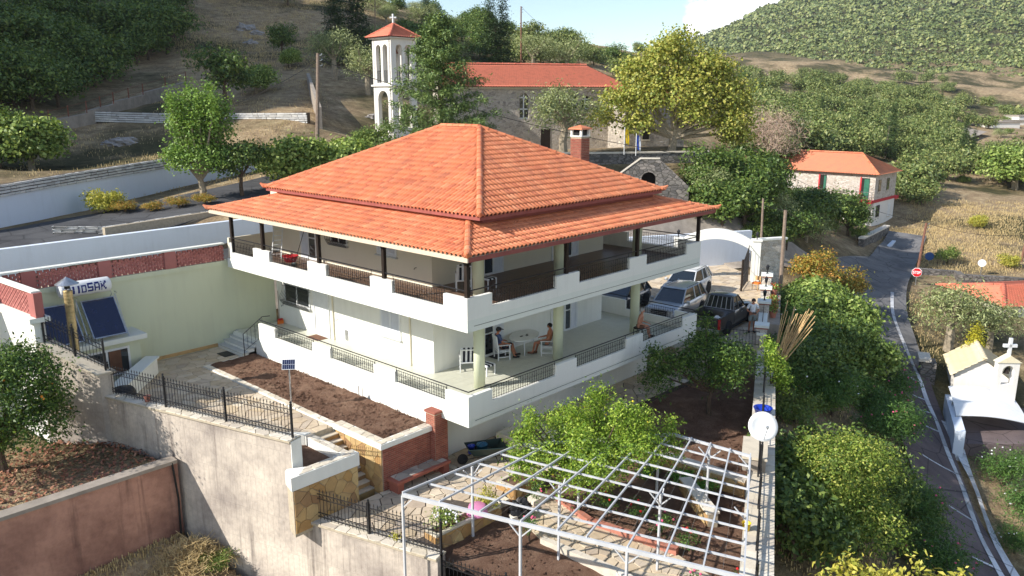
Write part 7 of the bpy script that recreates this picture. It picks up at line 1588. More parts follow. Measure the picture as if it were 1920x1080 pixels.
# house with green doors
gh = thing('hillside_house', 'white and stone house with red hip roof and green balcony doors', 'house', at(1633, 428, 95)); cn_ = at(1633, 428, 95); gz0 = cn_.z; GLx, GLy = 7.2, 15.0
X0, Y0 = cn_.x, cn_.y
gzz = lambda y: at(1633, y, 95).z
zb_, ze_, zr_ = gzz(374), gzz(326), gzz(291)
m = MB(); m.box((X0, Y0, gz0 - 2.2), (X0 + GLx, Y0 + GLy, zb_ - .35)); m.build('ground_floor', G('stucco_far'), gh)
m = MB(); m.box((X0 - .9, Y0 - .06, zb_ - .349), (X0 + GLx, Y0 + GLy, zb_)); m.build('red_band', G('band_red'), gh)
m = MB(); m.box((X0 + .02, Y0 + .02, zb_ + .001), (X0 + GLx - .02, Y0 + GLy - .02, ze_)); m.build('upper_floor', G('white_rubble'), gh)
m = MB(); m.box((X0 - .3, Y0 - .12, gz0 - 3), (X0 + GLx + .1, Y0 - .001, gz0 + .1)); m.build('plinth', G('dark_rubble'), gh)
ex0, ex1, ey0, ey1 = X0 - .5, X0 + GLx + .5, Y0 - .5, Y0 + GLy + .5; xm = (ex0 + ex1) / 2; hr = 3.6
m = MB(); tiles_far(m, (ex0, ey1, ze_), (ex0, ey0, ze_), (xm, ey1 - hr, zr_), (xm, ey0 + hr, zr_), .3, .07); rfg = m.build('roof', G('roof_tile'), gh, True)
m = MB(); tiles_far(m, (ex0, ey0, ze_), (ex1, ey0, ze_), (xm, ey0 + hr, zr_), (xm + .01, ey0 + hr, zr_), .3, .07); tiles_far(m, (ex1, ey0, ze_), (ex1, ey1, ze_), (xm, ey0 + hr, zr_), (xm, ey1 - hr, zr_), .3, .07); tiles_far(m, (ex1, ey1, ze_), (ex0, ey1, ze_), (xm, ey1 - hr, zr_), (xm - .01, ey1 - hr, zr_), .3, .07); m.build('roof', G('roof_tile'), gh, True)
ridge_caps((ex0, ey0, ze_ + .05), (xm, ey0 + hr, zr_ + .06), rfg, .14, .6); ridge_caps((xm, ey0 + hr, zr_ + .06), (xm, ey1 - hr, zr_ + .06), rfg, .14, .6)
def oy(px): # position along the front for a photo column
 lo, hi = 0, GLy
 best = min(np.linspace(0, GLy, 200), key=lambda t: abs(960 + FPX * (lambda v: (_rz.inverted() @ v).x / (_rz.inverted() @ v).dot(_f))(Vector((X0, Y0 + t, zb_)) - Vector(CAM)) - px)); return Y0 + best
for px0, px1, zt_, mt in ((1535, 1547, gzz(326) - .35, 'dark_gap'), (1613, 1627, gzz(330) - .2, 'green_door')):
 a, b = oy(px1), oy(px0); m = MB(); m.box((X0 - .03, a, zb_ + .05), (X0 + .01, b, zt_)); dr_ = m.build('door', G('dark_gap'), gh)
 m = MB(); m.box((X0 - .07, a, zb_ + .05), (X0 - .031, a + (b - a) * (.65 if mt == 'green_door' else .35), zt_ - .1)); m.build('door_leaf', G('green_door'), dr_)
 m = MB(); m.box((X0 - .05, b, zb_ + .05), (X0 - .001, b + .18, zt_ + .1)); m.build('jamb', G('band_red'), dr_)
for px0, px1, mt in ((1560, 1580, 0), (1588, 1609, 0), (1533, 1548, 0)):
 a, b = oy(px1), oy(px0); z0_, z1_ = gz0 + 1.35, gz0 + 2.7; m = MB(); m.box((X0 - .03, a, z0_), (X0 + .01, b, z1_)); w3 = m.build('window', G('window_glass'), gh)
 m = MB(); m.box((X0 - .06, (a + b) / 2 + .02, z0_), (X0 - .031, b, z1_)); m.build('shutter', G('white_paint'), w3); m = MB(); m.box((X0 - .05, a - .08, z0_ - .08), (X0 - .031, b + .08, z0_)); m.build('sill', G('coping'), w3)
for dx0, dx1, z0_, z1_ in ((1.1, 1.9, zb_ + .9, zb_ + 2.3), (3.9, 4.7, zb_ + .9, zb_ + 2.3), (1.0, 2.2, gz0 + 1.2, gz0 + 2.6), (5.0, 5.9, gz0 + .9, gz0 + 2.4)):
 m = MB(); m.box((X0 + dx0, Y0 - .03, z0_), (X0 + dx1, Y0 + .03, z1_)); w3 = m.build('window', G('window_glass') if dx0 < 4.9 else G('white_paint'), gh); m = MB(); m.box((X0 + dx0 - .08, Y0 - .06, z0_ - .1), (X0 + dx1 + .08, Y0 - .031, z0_)); m.build('sill', G('coping'), w3)
m = MB()
for k in range(9): y = Y0 + GLy * k / 8; m.tube([(X0 - .82, y, zb_), (X0 - .82, y, zb_ + .95)], .04, 4)
for z in (.45, .95): m.tube([(X0 - .82, Y0, zb_ + z), (X0 - .82, Y0 + GLy, zb_ + z)], .03, 4)
m.tube([(X0 - .82, Y0, zb_ + .95), (X0, Y0, zb_ + .95)], .03, 4); m.build('balcony_rail', G('galvanised'), gh)
m = MB(); m.box((X0 + 3.2, Y0 + GLy - 1.2, ze_), (X0 + 4.0, Y0 + GLy - .4, zr_ + 1.3)); m.build('chimney', G('cream_plaster'), gh)
m = MB(); m.box((X0 + GLx + .01, Y0 - .1, zb_ - .5), (X0 + GLx + 1.2, Y0 + 2, zb_ - .1)); m.build('rear_balcony', G('band_red'), gh)
rw = thing('roadside_wall', 'grey stone retaining wall below the house with green doors', 'wall', at(1640, 478, 84));
p, q = at(1612, 478, 80), at(1662, 436, 90); m = MB(); m.wall((p.x, p.y), (q.x, q.y), (p.z - 2, q.z - 2), (p.z + 1.6, q.z + .7), .5); m.build('wall', G('dark_rubble'), rw); m = MB(); m.wall((p.x, p.y), (q.x, q.y), (p.z + 1.601, q.z + .701), (p.z + 1.75, q.z + .85), .62); m.build('coping', G('coping'), rw)
kb = thing('road_kerb_wall', 'low whitewashed kerb curving along the road bend below the stone wall', 'kerb', at(1650, 490, 78)); kp = [at(1624, 502, 75), at(1640, 488, 78), at(1660, 470, 82), at(1676, 455, 86)]
for i in range(3): p, q = kp[i], kp[i + 1]; m = MB(); m.wall((p.x, p.y), (q.x, q.y), (p.z - 2, q.z - 2), (p.z + .25, q.z + .25), .35); m.build('kerb_block', G('whitewash'), kb)
# road on the right with paint
WD = [1.9, 1.9, 2.0, 1.9, 1.7, 1.5, 1.5, 1.5, 1.6, 1.7, 1.8]
gz_ = TZ
rd, rpts = strip([at(1700, 455, 90)] + ROADC, 1.5, .26, 'road', G('asphalt_worn'), None, gz_, widths=[1.9] + WD)
strip([at(1560, 520, 66), at(1610, 520, 71), at(1665, 515, 74)], 1.6, .25, 'road_branch', G('asphalt_worn'), None, gz_)
strip([p for p in ROADC[4:]], 1.5, .272, 'road_concrete', G('asphalt_red'), None, gz_, widths=WD[4:])
ys_ = [480, 505, 545, 600, 680, 760, 850, 930, 1010, 1090, 1180]; ds_ = [84, 76, 67.5, 60, 53, 47.5, 43, 39.5, 36.5, 34, 31.5]
rdep = lambda y: float(np.interp(y, ys_, ds_))
EL = [(1672, 556), (1673, 582), (1680, 618), (1697, 660), (1713, 690), (1727, 722), (1739, 755), (1755, 790), (1779, 847), (1796, 882), (1818, 936), (1835, 988), (1858, 1040), (1882, 1085)]
strip([at(x, y, rdep(y) - .05) for x, y in EL], .11, .30, 'road_edge_line', G('road_paint'), None, gz_, kind='structure', widths=[.13, .12, .11, .13, .1, .12, .14, .1, .13, .1, .14, .11, .13, .15])
strip([at(x + 26 + (y - 790) * .02, y, rdep(y) - .0) for x, y in EL[7:]], .12, .29, 'gutter_line', G('road_paint'), None, gz_, widths=[.45, .25, .12, .1, .16, .2, .25])
for k, (xa, ya, xb, yb) in enumerate(((1700, 718, 1728, 722), (1709, 751, 1737, 753), (1716, 776, 1749, 778), (1735, 808, 1766, 812), (1727, 873, 1792, 882), (1778, 960, 1826, 970), (1822, 1058, 1862, 1064), (1690, 684, 1713, 687))):
 strip([at(xa, ya, rdep(ya)), at((xa + xb) / 2, (ya + yb) / 2, rdep((ya + yb) / 2)), at(xb, yb, rdep(yb))], .07, .285, 'road_joint_line', G('road_paint'), None, gz_)
cha = math.radians(20.5); cc = at(1882, 774, 49.4); cp_ = thing('chapel', 'tiny whitewashed chapel with cream tiled roof and bell arch with cross', 'chapel', cc); Mh = yaw_frame(cc, cha)
CLx, CWy, CHz = 3.9, 2.9, 2.2
m = MB(); m.box((0, 0, -1.5), (CLx, CWy, CHz), Mh); m.build('wall', G('stucco_far'), cp_)
m = MB(); m.add([Mh @ Vector(p) for p in ((0, 0, CHz), (0, CWy, CHz), (0, CWy / 2, CHz + 1.05), (CLx, 0, CHz), (CLx, CWy, CHz), (CLx, CWy / 2, CHz + 1.05))], [(0, 2, 1), (3, 4, 5), (0, 3, 5, 2), (1, 2, 5, 4)]); m.build('gable', G('stucco_far'), cp_)
m = MB(); P_ = lambda x, y, z: Mh @ Vector((x, y, z)); o = .25
tiles_far(m, P_(CLx + o, CWy + o, CHz - .12), P_(-o, CWy + o, CHz - .12), P_(CLx + o, CWy / 2, CHz + 1.12), P_(-o, CWy / 2, CHz + 1.12), .22, .06); rc_ = m.build('roof', G('roof_tile_cream'), cp_, True)
m = MB(); tiles_far(m, P_(-o, -o, CHz - .12), P_(CLx + o, -o, CHz - .12), P_(-o, CWy / 2, CHz + 1.12), P_(CLx + o, CWy / 2, CHz + 1.12), .22, .06); m.build('roof', G('roof_tile_cream'), cp_, True); ridge_caps(P_(-o, CWy / 2, CHz + 1.18), P_(CLx + o, CWy / 2, CHz + 1.18), rc_, .14, .45, G('roof_tile_cream'))
bell = at(1884, 716, 47.5); Mbell = yaw_frame(bell, cha + math.radians(-70)); m = MB(); arched(m, Mbell, -.62, .62, -1.6, 1.25, -.2, .2, [(0, .34, -.1, .72)]); m.build('bell_arch', G('stucco_far'), cp_)
m = MB(); m.add([Mbell @ Vector(p) for p in ((-.72, -.26, 1.25), (.72, -.26, 1.25), (0, -.26, 1.7), (-.72, .26, 1.25), (.72, .26, 1.25), (0, .26, 1.7))], [(0, 1, 2), (5, 4, 3), (0, 2, 5, 3), (1, 4, 5, 2), (0, 3, 4, 1)]); m.build('bell_arch_cap', G('roof_tile_cream'), cp_)
m = MB(); m.box((-.08, -.08, 1.6), (.08, .08, 2.7), Mbell); m.box((-.38, -.08, 2.15), (.38, .08, 2.33), Mbell); m.build('cross', G('white_paint'), cp_)
m = MB(); m.lathe([(.17, .55), (.15, .6), (.1, .8), (.04, .9)], Mbell @ Vector((0, 0, 0)), 10); m.build('bell', G('dark_wood'), cp_)
aw_ = thing('awning', 'white fabric awning stretched on posts before the chapel', 'awning', at(1850, 790, 46)); c00, c10, c11, c01 = at(1778, 724, 47.6), at(1893, 738, 49.2), at(1930, 795, 45.2), at(1793, 779, 44.6); V = []; F = []; n = 14
for i in range(n + 1):
 for j in range(n + 1): u, v_ = i / n, j / n; p = c00.lerp(c10, u).lerp(c01.lerp(c11, u), v_) + Vector((0, 0, .2 * math.sin(math.pi * u) * (1 - .2 * v_) + .12 * math.sin(math.pi * v_))); V.append(p)
V2 = [p - Vector((0, 0, .03)) for p in V]; k_ = len(V)
for i in range(n):
 for j in range(n): a = i * (n + 1) + j; F += [(a, a + n + 1, a + n + 2, a + 1), (k_ + a + 1, k_ + a + n + 2, k_ + a + n + 1, k_ + a)]
m = MB(); m.add(V + V2, F); m.build('canopy', G('canvas'), aw_, True)
for p in (c01, c11, c00.lerp(c01, .55)): m = MB(); zg = p.z - 2.6; m.tube([(p.x, p.y, zg - .4), (p.x, p.y, p.z)], .04, 6); m.build('post', G('galvanised'), aw_)
tr = thing('chapel_yard', None, None, cc); tag(tr, kind='structure'); g_ = [at(1783, 845, 44), at(1960, 850, 44), at(1960, 760, 49), at(1778, 760, 48.5)]
m = MB(); zc_ = min(p.z for p in g_) + .55; m.prism([(p.x, p.y) for p in g_], zc_ - 4, zc_); m.build('terrace', G('asphalt_red'), tr)
fw_ = thing('front_wall', 'low whitewashed wall at the roadside corner of the chapel awning', 'wall', at(1795, 820, 45)); p, q = at(1779, 755, 47.5), at(1797, 838, 43.2); m = MB(); m.wall((p.x, p.y), (q.x, q.y), (p.z - 2, q.z - 2), (p.z + .5, q.z + .9), .5); m.build('wall', G('whitewash'), fw_)
tm_ = thing('stone_block', 'grey stone block tomb left of the chapel roof', 'stone block', at(1738, 694, 51.5)); p = at(1738, 694, 51.5); Mz = yaw_frame(p, cha); m = MB(); m.box((-.6, -.45, -1), (.6, .45, .65), Mz); m.build('block', G('dark_rubble'), tm_); m = MB(); m.box((-.8, -.1, .751), (.8, .6, .95), Mz); m.build('slab', G('coping'), tm_)
rh = thing('roadside_house', 'stone house with red tiled roof at the right edge behind the olive tree', 'house', at(1890, 640, 60)); o_ = at(1880, 612, 63); Mr_ = yaw_frame((o_.x, o_.y, 0), math.radians(-38)); zr0 = at(1862, 578, 62).z; zr1 = at(1875, 541, 65).z
m = MB(); m.box((0, 0, o_.z - 4), (12, 7, zr0), Mr_); m.build('wall', G('white_rubble'), rh)
m = MB(); P_ = lambda x, y, z: Mr_ @ Vector((x, y, z)); tiles_far(m, P_(-.5, -.5, zr0), P_(12.5, -.5, zr0), P_(2.6, 3.5, zr1), P_(12.5, 3.5, zr1), .26, .06); tiles_far(m, P_(-.5, 7.5, zr0), P_(-.5, -.5, zr0), P_(2.6, 3.51, zr1), P_(2.6, 3.5, zr1), .26, .06); tiles_far(m, P_(12.5, 7.5, zr0), P_(-.5, 7.5, zr0), P_(12.5, 3.5, zr1), P_(2.6, 3.5, zr1), .26, .06); rr_ = m.build('roof', G('roof_tile_old'), rh, True)
ridge_caps(P_(-.5, -.5, zr0 + .05), P_(2.6, 3.5, zr1 + .06), rr_, .15, .5, G('roof_tile_old')); ridge_caps(P_(-.5, 7.5, zr0 + .05), P_(2.6, 3.5, zr1 + .06), rr_, .15, .5, G('roof_tile_old'))
m = MB(); m.box((1.2, -.04, o_.z - .5), (3.4, -.002, zr0 - .3), Mr_); m.build('plastered_bay', G('stucco_far'), rh)
m = MB(); m.box((-3, -4.2, o_.z - 3.5), (12, -3.8, o_.z - .9), Mr_); m.build('forecourt_wall', G('whitewash'), rh)
ow = thing('field_wall', 'rough grey stone field wall above the red roofed roadside house', 'wall', at(1800, 520, 73))
pp_ = [at(1722, 522, 74), at(1792, 527, 74), at(1800, 534, 72), at(1880, 538, 72), at(1960, 545, 72)]
for i in range(4): p, q = pp_[i], pp_[i + 1]; m = MB(); m.wall((p.x, p.y), (q.x, q.y), (p.z - 2.4, q.z - 2.4), (p.z + .95, q.z + .95), .6); m.build('wall', G('dark_rubble'), ow)
# signs, poles, cables
def post_sign(name, label, px, y0, d, h, kind):
 b = at(px, y0, d); t = thing(name, label, 'sign', b); m = MB(); m.tube([b - Vector((0, 0, .5)), b + Vector((0, 0, h))], .04, 6); m.build('post', G('galvanised'), t)
 n = (Vector(CAM) - b); n.z = 0; n.normalize(); q = n.to_track_quat('Z', 'Y').to_matrix().to_4x4(); up_ = Matrix.Translation(b + Vector((0, 0, h - .1)) + n * .06)
 a = n.cross(Vector((0, 0, 1))).normalized(); M = Matrix(((-a.x, 0, n.x, b.x + n.x * .06), (-a.y, 0, n.y, b.y + n.y * .06), (0, 1, n.z, b.z + h), (0, 0, 0, 1)))
 def disc(r, z, k, mt, nm, rot=0, sx=1):
  mm = MB(); vs = [M @ Vector((r * math.cos(2 * math.pi * (i + rot) / k) * sx, r * math.sin(2 * math.pi * (i + rot) / k), z)) for i in range(k)]; vb = [M @ Vector((r * math.cos(2 * math.pi * (i + rot) / k) * sx, r * math.sin(2 * math.pi * (i + rot) / k), z - .02)) for i in range(k)]
  mm.add(vs + vb, [tuple(range(k)), tuple(range(2 * k - 1, k - 1, -1))] + [(i, k + i, k + (i + 1) % k, (i + 1) % k) for i in range(k)]); return mm.build(nm, G(mt), t)
 if kind == 'stop':
  disc(.42, .0, 8, 'sign_white', 'plate', .5); f_ = disc(.38, .025, 8, 'stop_red', 'face', .5)
  FONT = {'S': [(0, 0, 1, .18), (.72, .18, 1, .42), (0, .41, 1, .59), (0, .58, .28, .82), (0, .82, 1, 1)], 'T': [(0, .82, 1, 1), (.36, 0, .64, .82)], 'O': [(0, 0, 1, .18), (0, .82, 1, 1), (0, .18, .28, .82), (.72, .18, 1, .82)], 'P': [(0, 0, .28, 1), (.28, .82, 1, 1), (.28, .42, 1, .6), (.72, .6, 1, .82)]}
  for i, chx in enumerate('STOP'):
   mm = MB()
   for (x0, z0, x1, z1) in FONT[chx]: X = lambda u: -.30 + i * .155 + u * .125; Zz = lambda u: -.12 + u * .24; mm.add([M @ Vector(p) for p in ((X(x0), Zz(z0), .03), (X(x1), Zz(z0), .03), (X(x1), Zz(z1), .03), (X(x0), Zz(z1), .03))], [(0, 1, 2, 3)])
   mm.build('letter', G('sign_white'), f_)
 elif kind == 'blue': disc(.40, 0, 20, 'sign_blue', 'plate')
 else: disc(.34, 0, 20, 'sign_white', 'plate')
 return t
post_sign('stop_sign', 'red octagonal STOP sign on a grey post beside the brown utility pole', 1716, 536, 69.5, 1.2, 'stop')
post_sign('road_sign', 'round blue sign at the edge of the dry field near the bend', 1740, 503, 78, 1.2, 'blue')
post_sign('road_sign', 'small round white sign on a thin post in the dry grass', 1838, 518, 74, 1.25, 'white')
POLES = {}
def pole(key, label, b, tpx, mat='wood_pole', r=.13, arm=True, lamp=False):
 base = at(*b); top = at(tpx[0], tpx[1], b[2]); t = thing('utility_pole', label, 'utility pole', base); m = MB(); m.tube([base - Vector((0, 0, 1.2)), top], [r, r * .75], 8); m.build('mast', G(mat), t); POLES[key] = top
 if arm:
  for k in range(3): m = MB(); z = top.z - .15 - k * .35; m.tube([(top.x, top.y, z), (top.x + .16, top.y - .16, z + .03)], .03, 5); m.ball((top.x + .18, top.y - .18, z + .08), .06, 6, 5); m.build('insulator', G('galvanised'), t)
 if lamp: m = MB(); z = top.z - 2.4; m.tube([(top.x, top.y, z), (top.x + .5, top.y - .5, z + .35), (top.x + 1.0, top.y - 1.0, z + .4)], .04, 6); m.build('lamp_arm', G('galvanised'), t); m = MB(); m.ball((top.x + 1.2, top.y - 1.2, z + .4), (.35, .35, .1), 10, 6); m.build('lamp_head', G('white_paint'), t)
 return t
pole('a', 'grey wooden utility pole rising behind the house roof on the left', (593, 282, 56), (596, 100), r=.15)
pole('b', 'brown utility pole on the skyline above the church roof', (977, 100, 118), (977, 12), 'wood_pole_red')
pole('c', 'utility pole with street lamp arm behind the entrance arch', (1391, 402, 63), (1399, 292), 'wood_pole_red', lamp=True)
pole('d', 'thin pale pole just right of the entrance arch', (1427, 472, 55), (1431, 372), 'wood_pole', .09, False)
pole('e', 'tall grey wooden pole outside the yard wall near the flower pots', (1462, 560, 49), (1473, 394), 'wood_pole', .13, False)
pole('f', 'leaning brown utility pole beside the stop sign', (1713, 538, 74), (1737, 418), 'wood_pole_red')
pole('g', 'distant pale utility pole among the valley trees', (1660, 288, 140), (1668, 236), 'wood_pole', .16)
pole('h', 'brown utility pole at the right edge of the dry field', (1910, 506, 78), (1926, 440), 'wood_pole_red')
pole('i', 'thin grey pole on the slope behind the bell tower', (703, 90, 100), (703, -10), 'wood_pole', .07, False)
def cable(label, p, q, sag, r=.022):
 p = Vector(p); q = Vector(q); m = MB(); n = 24; m.tube([p.lerp(q, i / n) - Vector((0, 0, sag * 4 * (i / n) * (1 - i / n))) for i in range(n + 1)], r, 4); tag(m.build('overhead_cable', G('black_plastic')), label, 'cable')
cable('cable from the left wooden pole down across the church front', POLES['a'] - Vector((0, 0, .4)), POLES['c'] - Vector((0, 0, .5)), 1.0, .03)
cable('pale cable slanting from the left wooden pole to the mulberry tree', POLES['a'] - Vector((0, 0, .5)), at(428, 200, 64), .2)
cable('cable between the brown pole and the pole at the right edge', POLES['f'], POLES['h'], .5)
cable('cable from the leaning brown pole toward the house with green doors', POLES['f'], at(1480, 330, 74), .5)
cable('thin cable linking the lamp pole and the tall grey pole', POLES['c'] - Vector((0, 0, 2.8)), POLES['e'], .3)
cable('cable from the tall grey pole to the thicket by the hillside house', POLES['e'], at(1560, 430, 76), .4)
cable('stay wire of the leaning brown pole', POLES['f'] - Vector((0, 0, .3)), at(1779, 510, 73), .0, .015)
cable('cable from the skyline pole toward the plane tree', POLES['b'], at(1030, 55, 118), .3)
for k, (x, y, d, w_, h_, dp) in enumerate(((1845, 250, 190, 9, 2.4, 4), (1878, 243, 196, 7, 2.0, 4), (1908, 238, 200, 8, 2.6, 5), (1822, 262, 182, 5, 1.6, 3))):
 b = at(x, y, d); Mz = yaw_frame(b, math.radians(-40)); t = thing('distant_building', ['white flat building among trees far right', 'small white building right of the flat one in the valley', 'white block at the far right edge of the valley', 'low white wall left of the valley buildings'][k], 'building', b); m = MB(); m.box((0, 0, -3), (w_, dp, h_), Mz); m.build('wall', G('stucco_far'), t); m = MB(); m.box((-.2, -.2, h_ + .01), (w_ + .2, dp + .2, h_ + .25), Mz); m.build('roof_slab', G('concrete_path'), t)
strip([at(1640, 262, 160), at(1700, 272, 156), at(1760, 268, 160), at(1830, 258, 175)], 2.2, .9, 'valley_road', G('concrete_path'), None, gz_)
# vegetation
def leaf_cloud(lobes, n, size, seed, clump=10, spread=.9, aspect=.5, shell=.55, up=.35, droop=0, hole=0):
 r = np.random.RandomState(seed); lb = np.array(lobes, float); wgt = (lb[:, 3] * lb[:, 4] * lb[:, 5]) ** .55; K = max(1, n // clump); li = r.choice(len(lb), K, p=wgt / wgt.sum())
 d = r.normal(size=(K, 3)); d /= np.linalg.norm(d, axis=1)[:, None]; d[:, 2] = np.where(d[:, 2] < -.55, -d[:, 2] * .6, d[:, 2]); rad = shell + (1 - shell) * r.rand(K) ** .6; rad *= 1 + .12 * r.normal(size=K)
 C_ = lb[li, :3] + d * rad[:, None] * lb[li, 3:]
 ci = np.repeat(np.arange(K), clump); N = len(ci); cs = (size * spread * (.7 + .9 * r.rand(K)))[ci]
 P = C_[ci] + r.normal(size=(N, 3)) * cs[:, None] * np.array([1, 1, .75]); nrm = d[ci] * .8 + r.normal(size=(N, 3)) * .6 + np.array([0, 0, up]); nrm /= np.linalg.norm(nrm, axis=1)[:, None]
 a = r.normal(size=(N, 3)) + d[ci] * .7 + np.array([0, 0, -droop]); a -= (a * nrm).sum(1)[:, None] * nrm; a /= np.linalg.norm(a, axis=1)[:, None] + 1e-9; b = np.cross(nrm, a); s = size * (.6 + .8 * r.rand(N)); L = s[:, None] * a; Wd = (s * aspect)[:, None] * b; fold = nrm * (s * .12)[:, None]
 V = np.stack([P - L * .5, P + Wd * .5 + fold - L * .02, P + L * .5, P - Wd * .5 + fold - L * .02], 1).reshape(-1, 3); F = np.arange(N * 4).reshape(-1, 4); return V, F
def blades(base, h, w_, seed, lean=.35):
 r = np.random.RandomState(seed); N = len(base); h = h * (.5 + r.rand(N)); an = r.rand(N) * 6.283; ln = lean * r.rand(N) * h; t = base + np.stack([np.cos(an) * ln, np.sin(an) * ln, h], 1); s = np.stack([-np.sin(an), np.cos(an), np.zeros(N)], 1) * w_; m_ = (base + t) / 2 + np.stack([np.cos(an), np.sin(an), np.zeros(N)], 1) * (-.08 * h)[:, None]
 V = np.stack([base - s * .5, base + s * .5, m_ + s * .5, t, m_ - s * .5], 1).reshape(-1, 3); k = np.arange(N)[:, None] * 5; return V, np.concatenate([k + np.array([0, 1, 2, 4])]), np.concatenate([k + np.array([4, 2, 3, 3])])
def limbs(lobes, h0, r0, seed, lean=(0, 0), multi=1):
 r = random.Random(seed); m = MB(); top = Vector((lean[0], lean[1], h0))
 for k in range(multi):
  o = Vector((r.uniform(-1, 1), r.uniform(-1, 1), 0)) * (r0 * 1.6 if multi > 1 else 0); m.tube([o - Vector((0, 0, .6)), o * .8 + top * .5 + Vector((r.uniform(-1, 1), r.uniform(-1, 1), 0)) * r0 * .6, top + o * .6], [r0 * 1.25, r0, r0 * .8], 7)
 for l in lobes: c_ = Vector(l[:3]); q = top.lerp(c_, .55) + Vector((r.uniform(-.2, .2), r.uniform(-.2, .2), .1)) * l[3]; m.tube([top - Vector((0, 0, .1)), q, c_ + Vector((0, 0, l[5] * .3))], [r0 * .55, r0 * .38, r0 * .15], 5)
 return m
def mk_lobes(R_, H, n, seed, z0=0, flat=.75, irr=.35):
 r = random.Random(seed); L = [(0, 0, z0 + H * .5, R_ * .66, R_ * .66, H * .44)]
 for k in range(n): a = k * 2.4 + r.uniform(-.5, .5); q = R_ * r.uniform(.35, .68); s = R_ * r.uniform(.28, .28 + irr); L.append((math.cos(a) * q, math.sin(a) * q, z0 + H * r.uniform(.28, .86), s, s, s * flat))
 return L
PROTO = {}
def proto(key, R_, H, z0, n, size, leafm, bark='bark', nl=8, seed=1, tr=.16, **kw):
 L = mk_lobes(R_, H, nl, seed, z0, kw.pop('flat', .75), kw.pop('irr', .35)); mu = kw.pop('multi', 1); V, F = leaf_cloud(L, n, size, seed, **kw); PROTO[key] = (npmesh(key + '_crown', V, F, G(leafm)), limbs(L[:7], z0 + H * .25, tr, seed, multi=mu).mesh(key + '_trunk', G(bark)))
def plant(key, name, label, cat, p, s=1, rz=None, group=None, sz=None):
 t = thing(name, label, cat, p, group, rnd.uniform(0, 6.28) if rz is None else rz); t.scale = (s, s, sz or s); c_, k_ = PROTO[key]
 for nm, me in (('trunk', k_), ('crown', c_)):
  o = bpy.data.objects.new(nm, me); COL.objects.link(o); o.parent = t
 return t
for i in range(3):
 proto(f'oak{i}', 2.6, 3.8, .9, 3600, .27, 'leaf_oak', seed=40 + i, clump=9, nl=9); proto(f'far{i}', 3.0, 4.4, .6, 2200, .44, 'leaf_far', seed=50 + i, clump=7, nl=8); proto(f'olive{i}', 2.1, 2.8, .9, 3600, .20, 'leaf_olive', 'bark_pale', seed=60 + i, clump=9, aspect=.28, tr=.22, nl=9, spread=1.5)
 proto(f'scrub{i}', 1.5, 1.7, .1, 2800, .16, 'leaf_scrub', seed=70 + i, clump=8, nl=8, tr=.06, multi=3); proto(f'oleander{i}', 1.35, 1.9, .1, 5200, .17, 'leaf_oleander', seed=80 + i, clump=9, aspect=.22, nl=9, tr=.05, multi=4, spread=1.3)
L = [(0, 0, .5 + k * .75, .85 - .085 * k - .25 * (k == 0), .85 - .085 * k - .25 * (k == 0), .8) for k in range(10)]
V, F = leaf_cloud(L, 6500, .17, 5, 8, aspect=.3, up=.9, shell=.8); PROTO['cypress'] = (npmesh('cypress_crown', V, F, G('leaf_cypress')), limbs(L[:1], .6, .14, 3).mesh('cypress_trunk', G('bark')))
proto('fig', 1.9, 2.3, .3, 6500, .19, 'leaf_fig', 'bark_pale', seed=90, clump=6, aspect=.8, tr=.12, multi=2, nl=10); proto('autumn', 1.8, 2.4, .5, 4200, .17, 'leaf_autumn', seed=91, clump=8, nl=9, aspect=.6); proto('yellowshrub', 1.3, 1.3, .1, 3000, .19, 'leaf_yellow', seed=92, clump=8, multi=3, nl=10, tr=.05)
V, F = leaf_cloud(mk_lobes(2.4, 4, 8, 3, .6), 5000, .42, 3, 6, aspect=.05, up=.2, shell=.2, spread=1.2); PROTO['bare'] = (npmesh('bare_crown', V, F, G('twig_grey')), limbs(mk_lobes(2.4, 4, 8, 3, .6), 1.6, .16, 3).mesh('bare_trunk', G('bark_pale')))
def hit(px, py, t0=20, t1=1200):
 d = ray(px, py); ts = np.geomspace(t0, t1, 340); X = CAM[0] + d.x * ts; Y = CAM[1] + d.y * ts; Zr = CAM[2] + d.z * ts; T = TZ0(X, Y); k = np.argmax(Zr < T)
 return Vector((X[k], Y[k], T[k])) if Zr[k] < T[k] else None
def G_at(px, py, d): p = at(px, py, d); return Vector((p.x, p.y, TZ(p.x, p.y)))
def unique_tree(name, label, base, lobes, n, size, leafm, h0, r0, seed, bark='bark', fruit=None, cat='tree', lean=(0, 0), multi=1, **kw):
 t = thing(name, label, cat, base); V, F = leaf_cloud(lobes, n, size, seed, **kw); o = link('crown', npmesh('crown', V, F, G(leafm))); o.parent = t; o = link('trunk', limbs(lobes, h0, r0, seed, lean, multi).mesh('trunk', G(bark))); o.parent = t
 if fruit:
  r = random.Random(seed); m0 = MB(); m0.ball((0, 0, 0), fruit[1], 6, 5); me = m0.mesh('fruit', G(fruit[0]), smooth=True)
  for k in range(fruit[2]):
   l = r.choice(lobes); d = Vector((r.gauss(0, 1) - .6, r.gauss(0, 1) - .6, r.gauss(0, .8))).normalized(); q = bpy.data.objects.new('fruit', me); COL.objects.link(q); q.parent = t; q.location = Vector(l[:3]) + Vector((d.x * l[3], d.y * l[4], d.z * l[5])) * .97
 return t
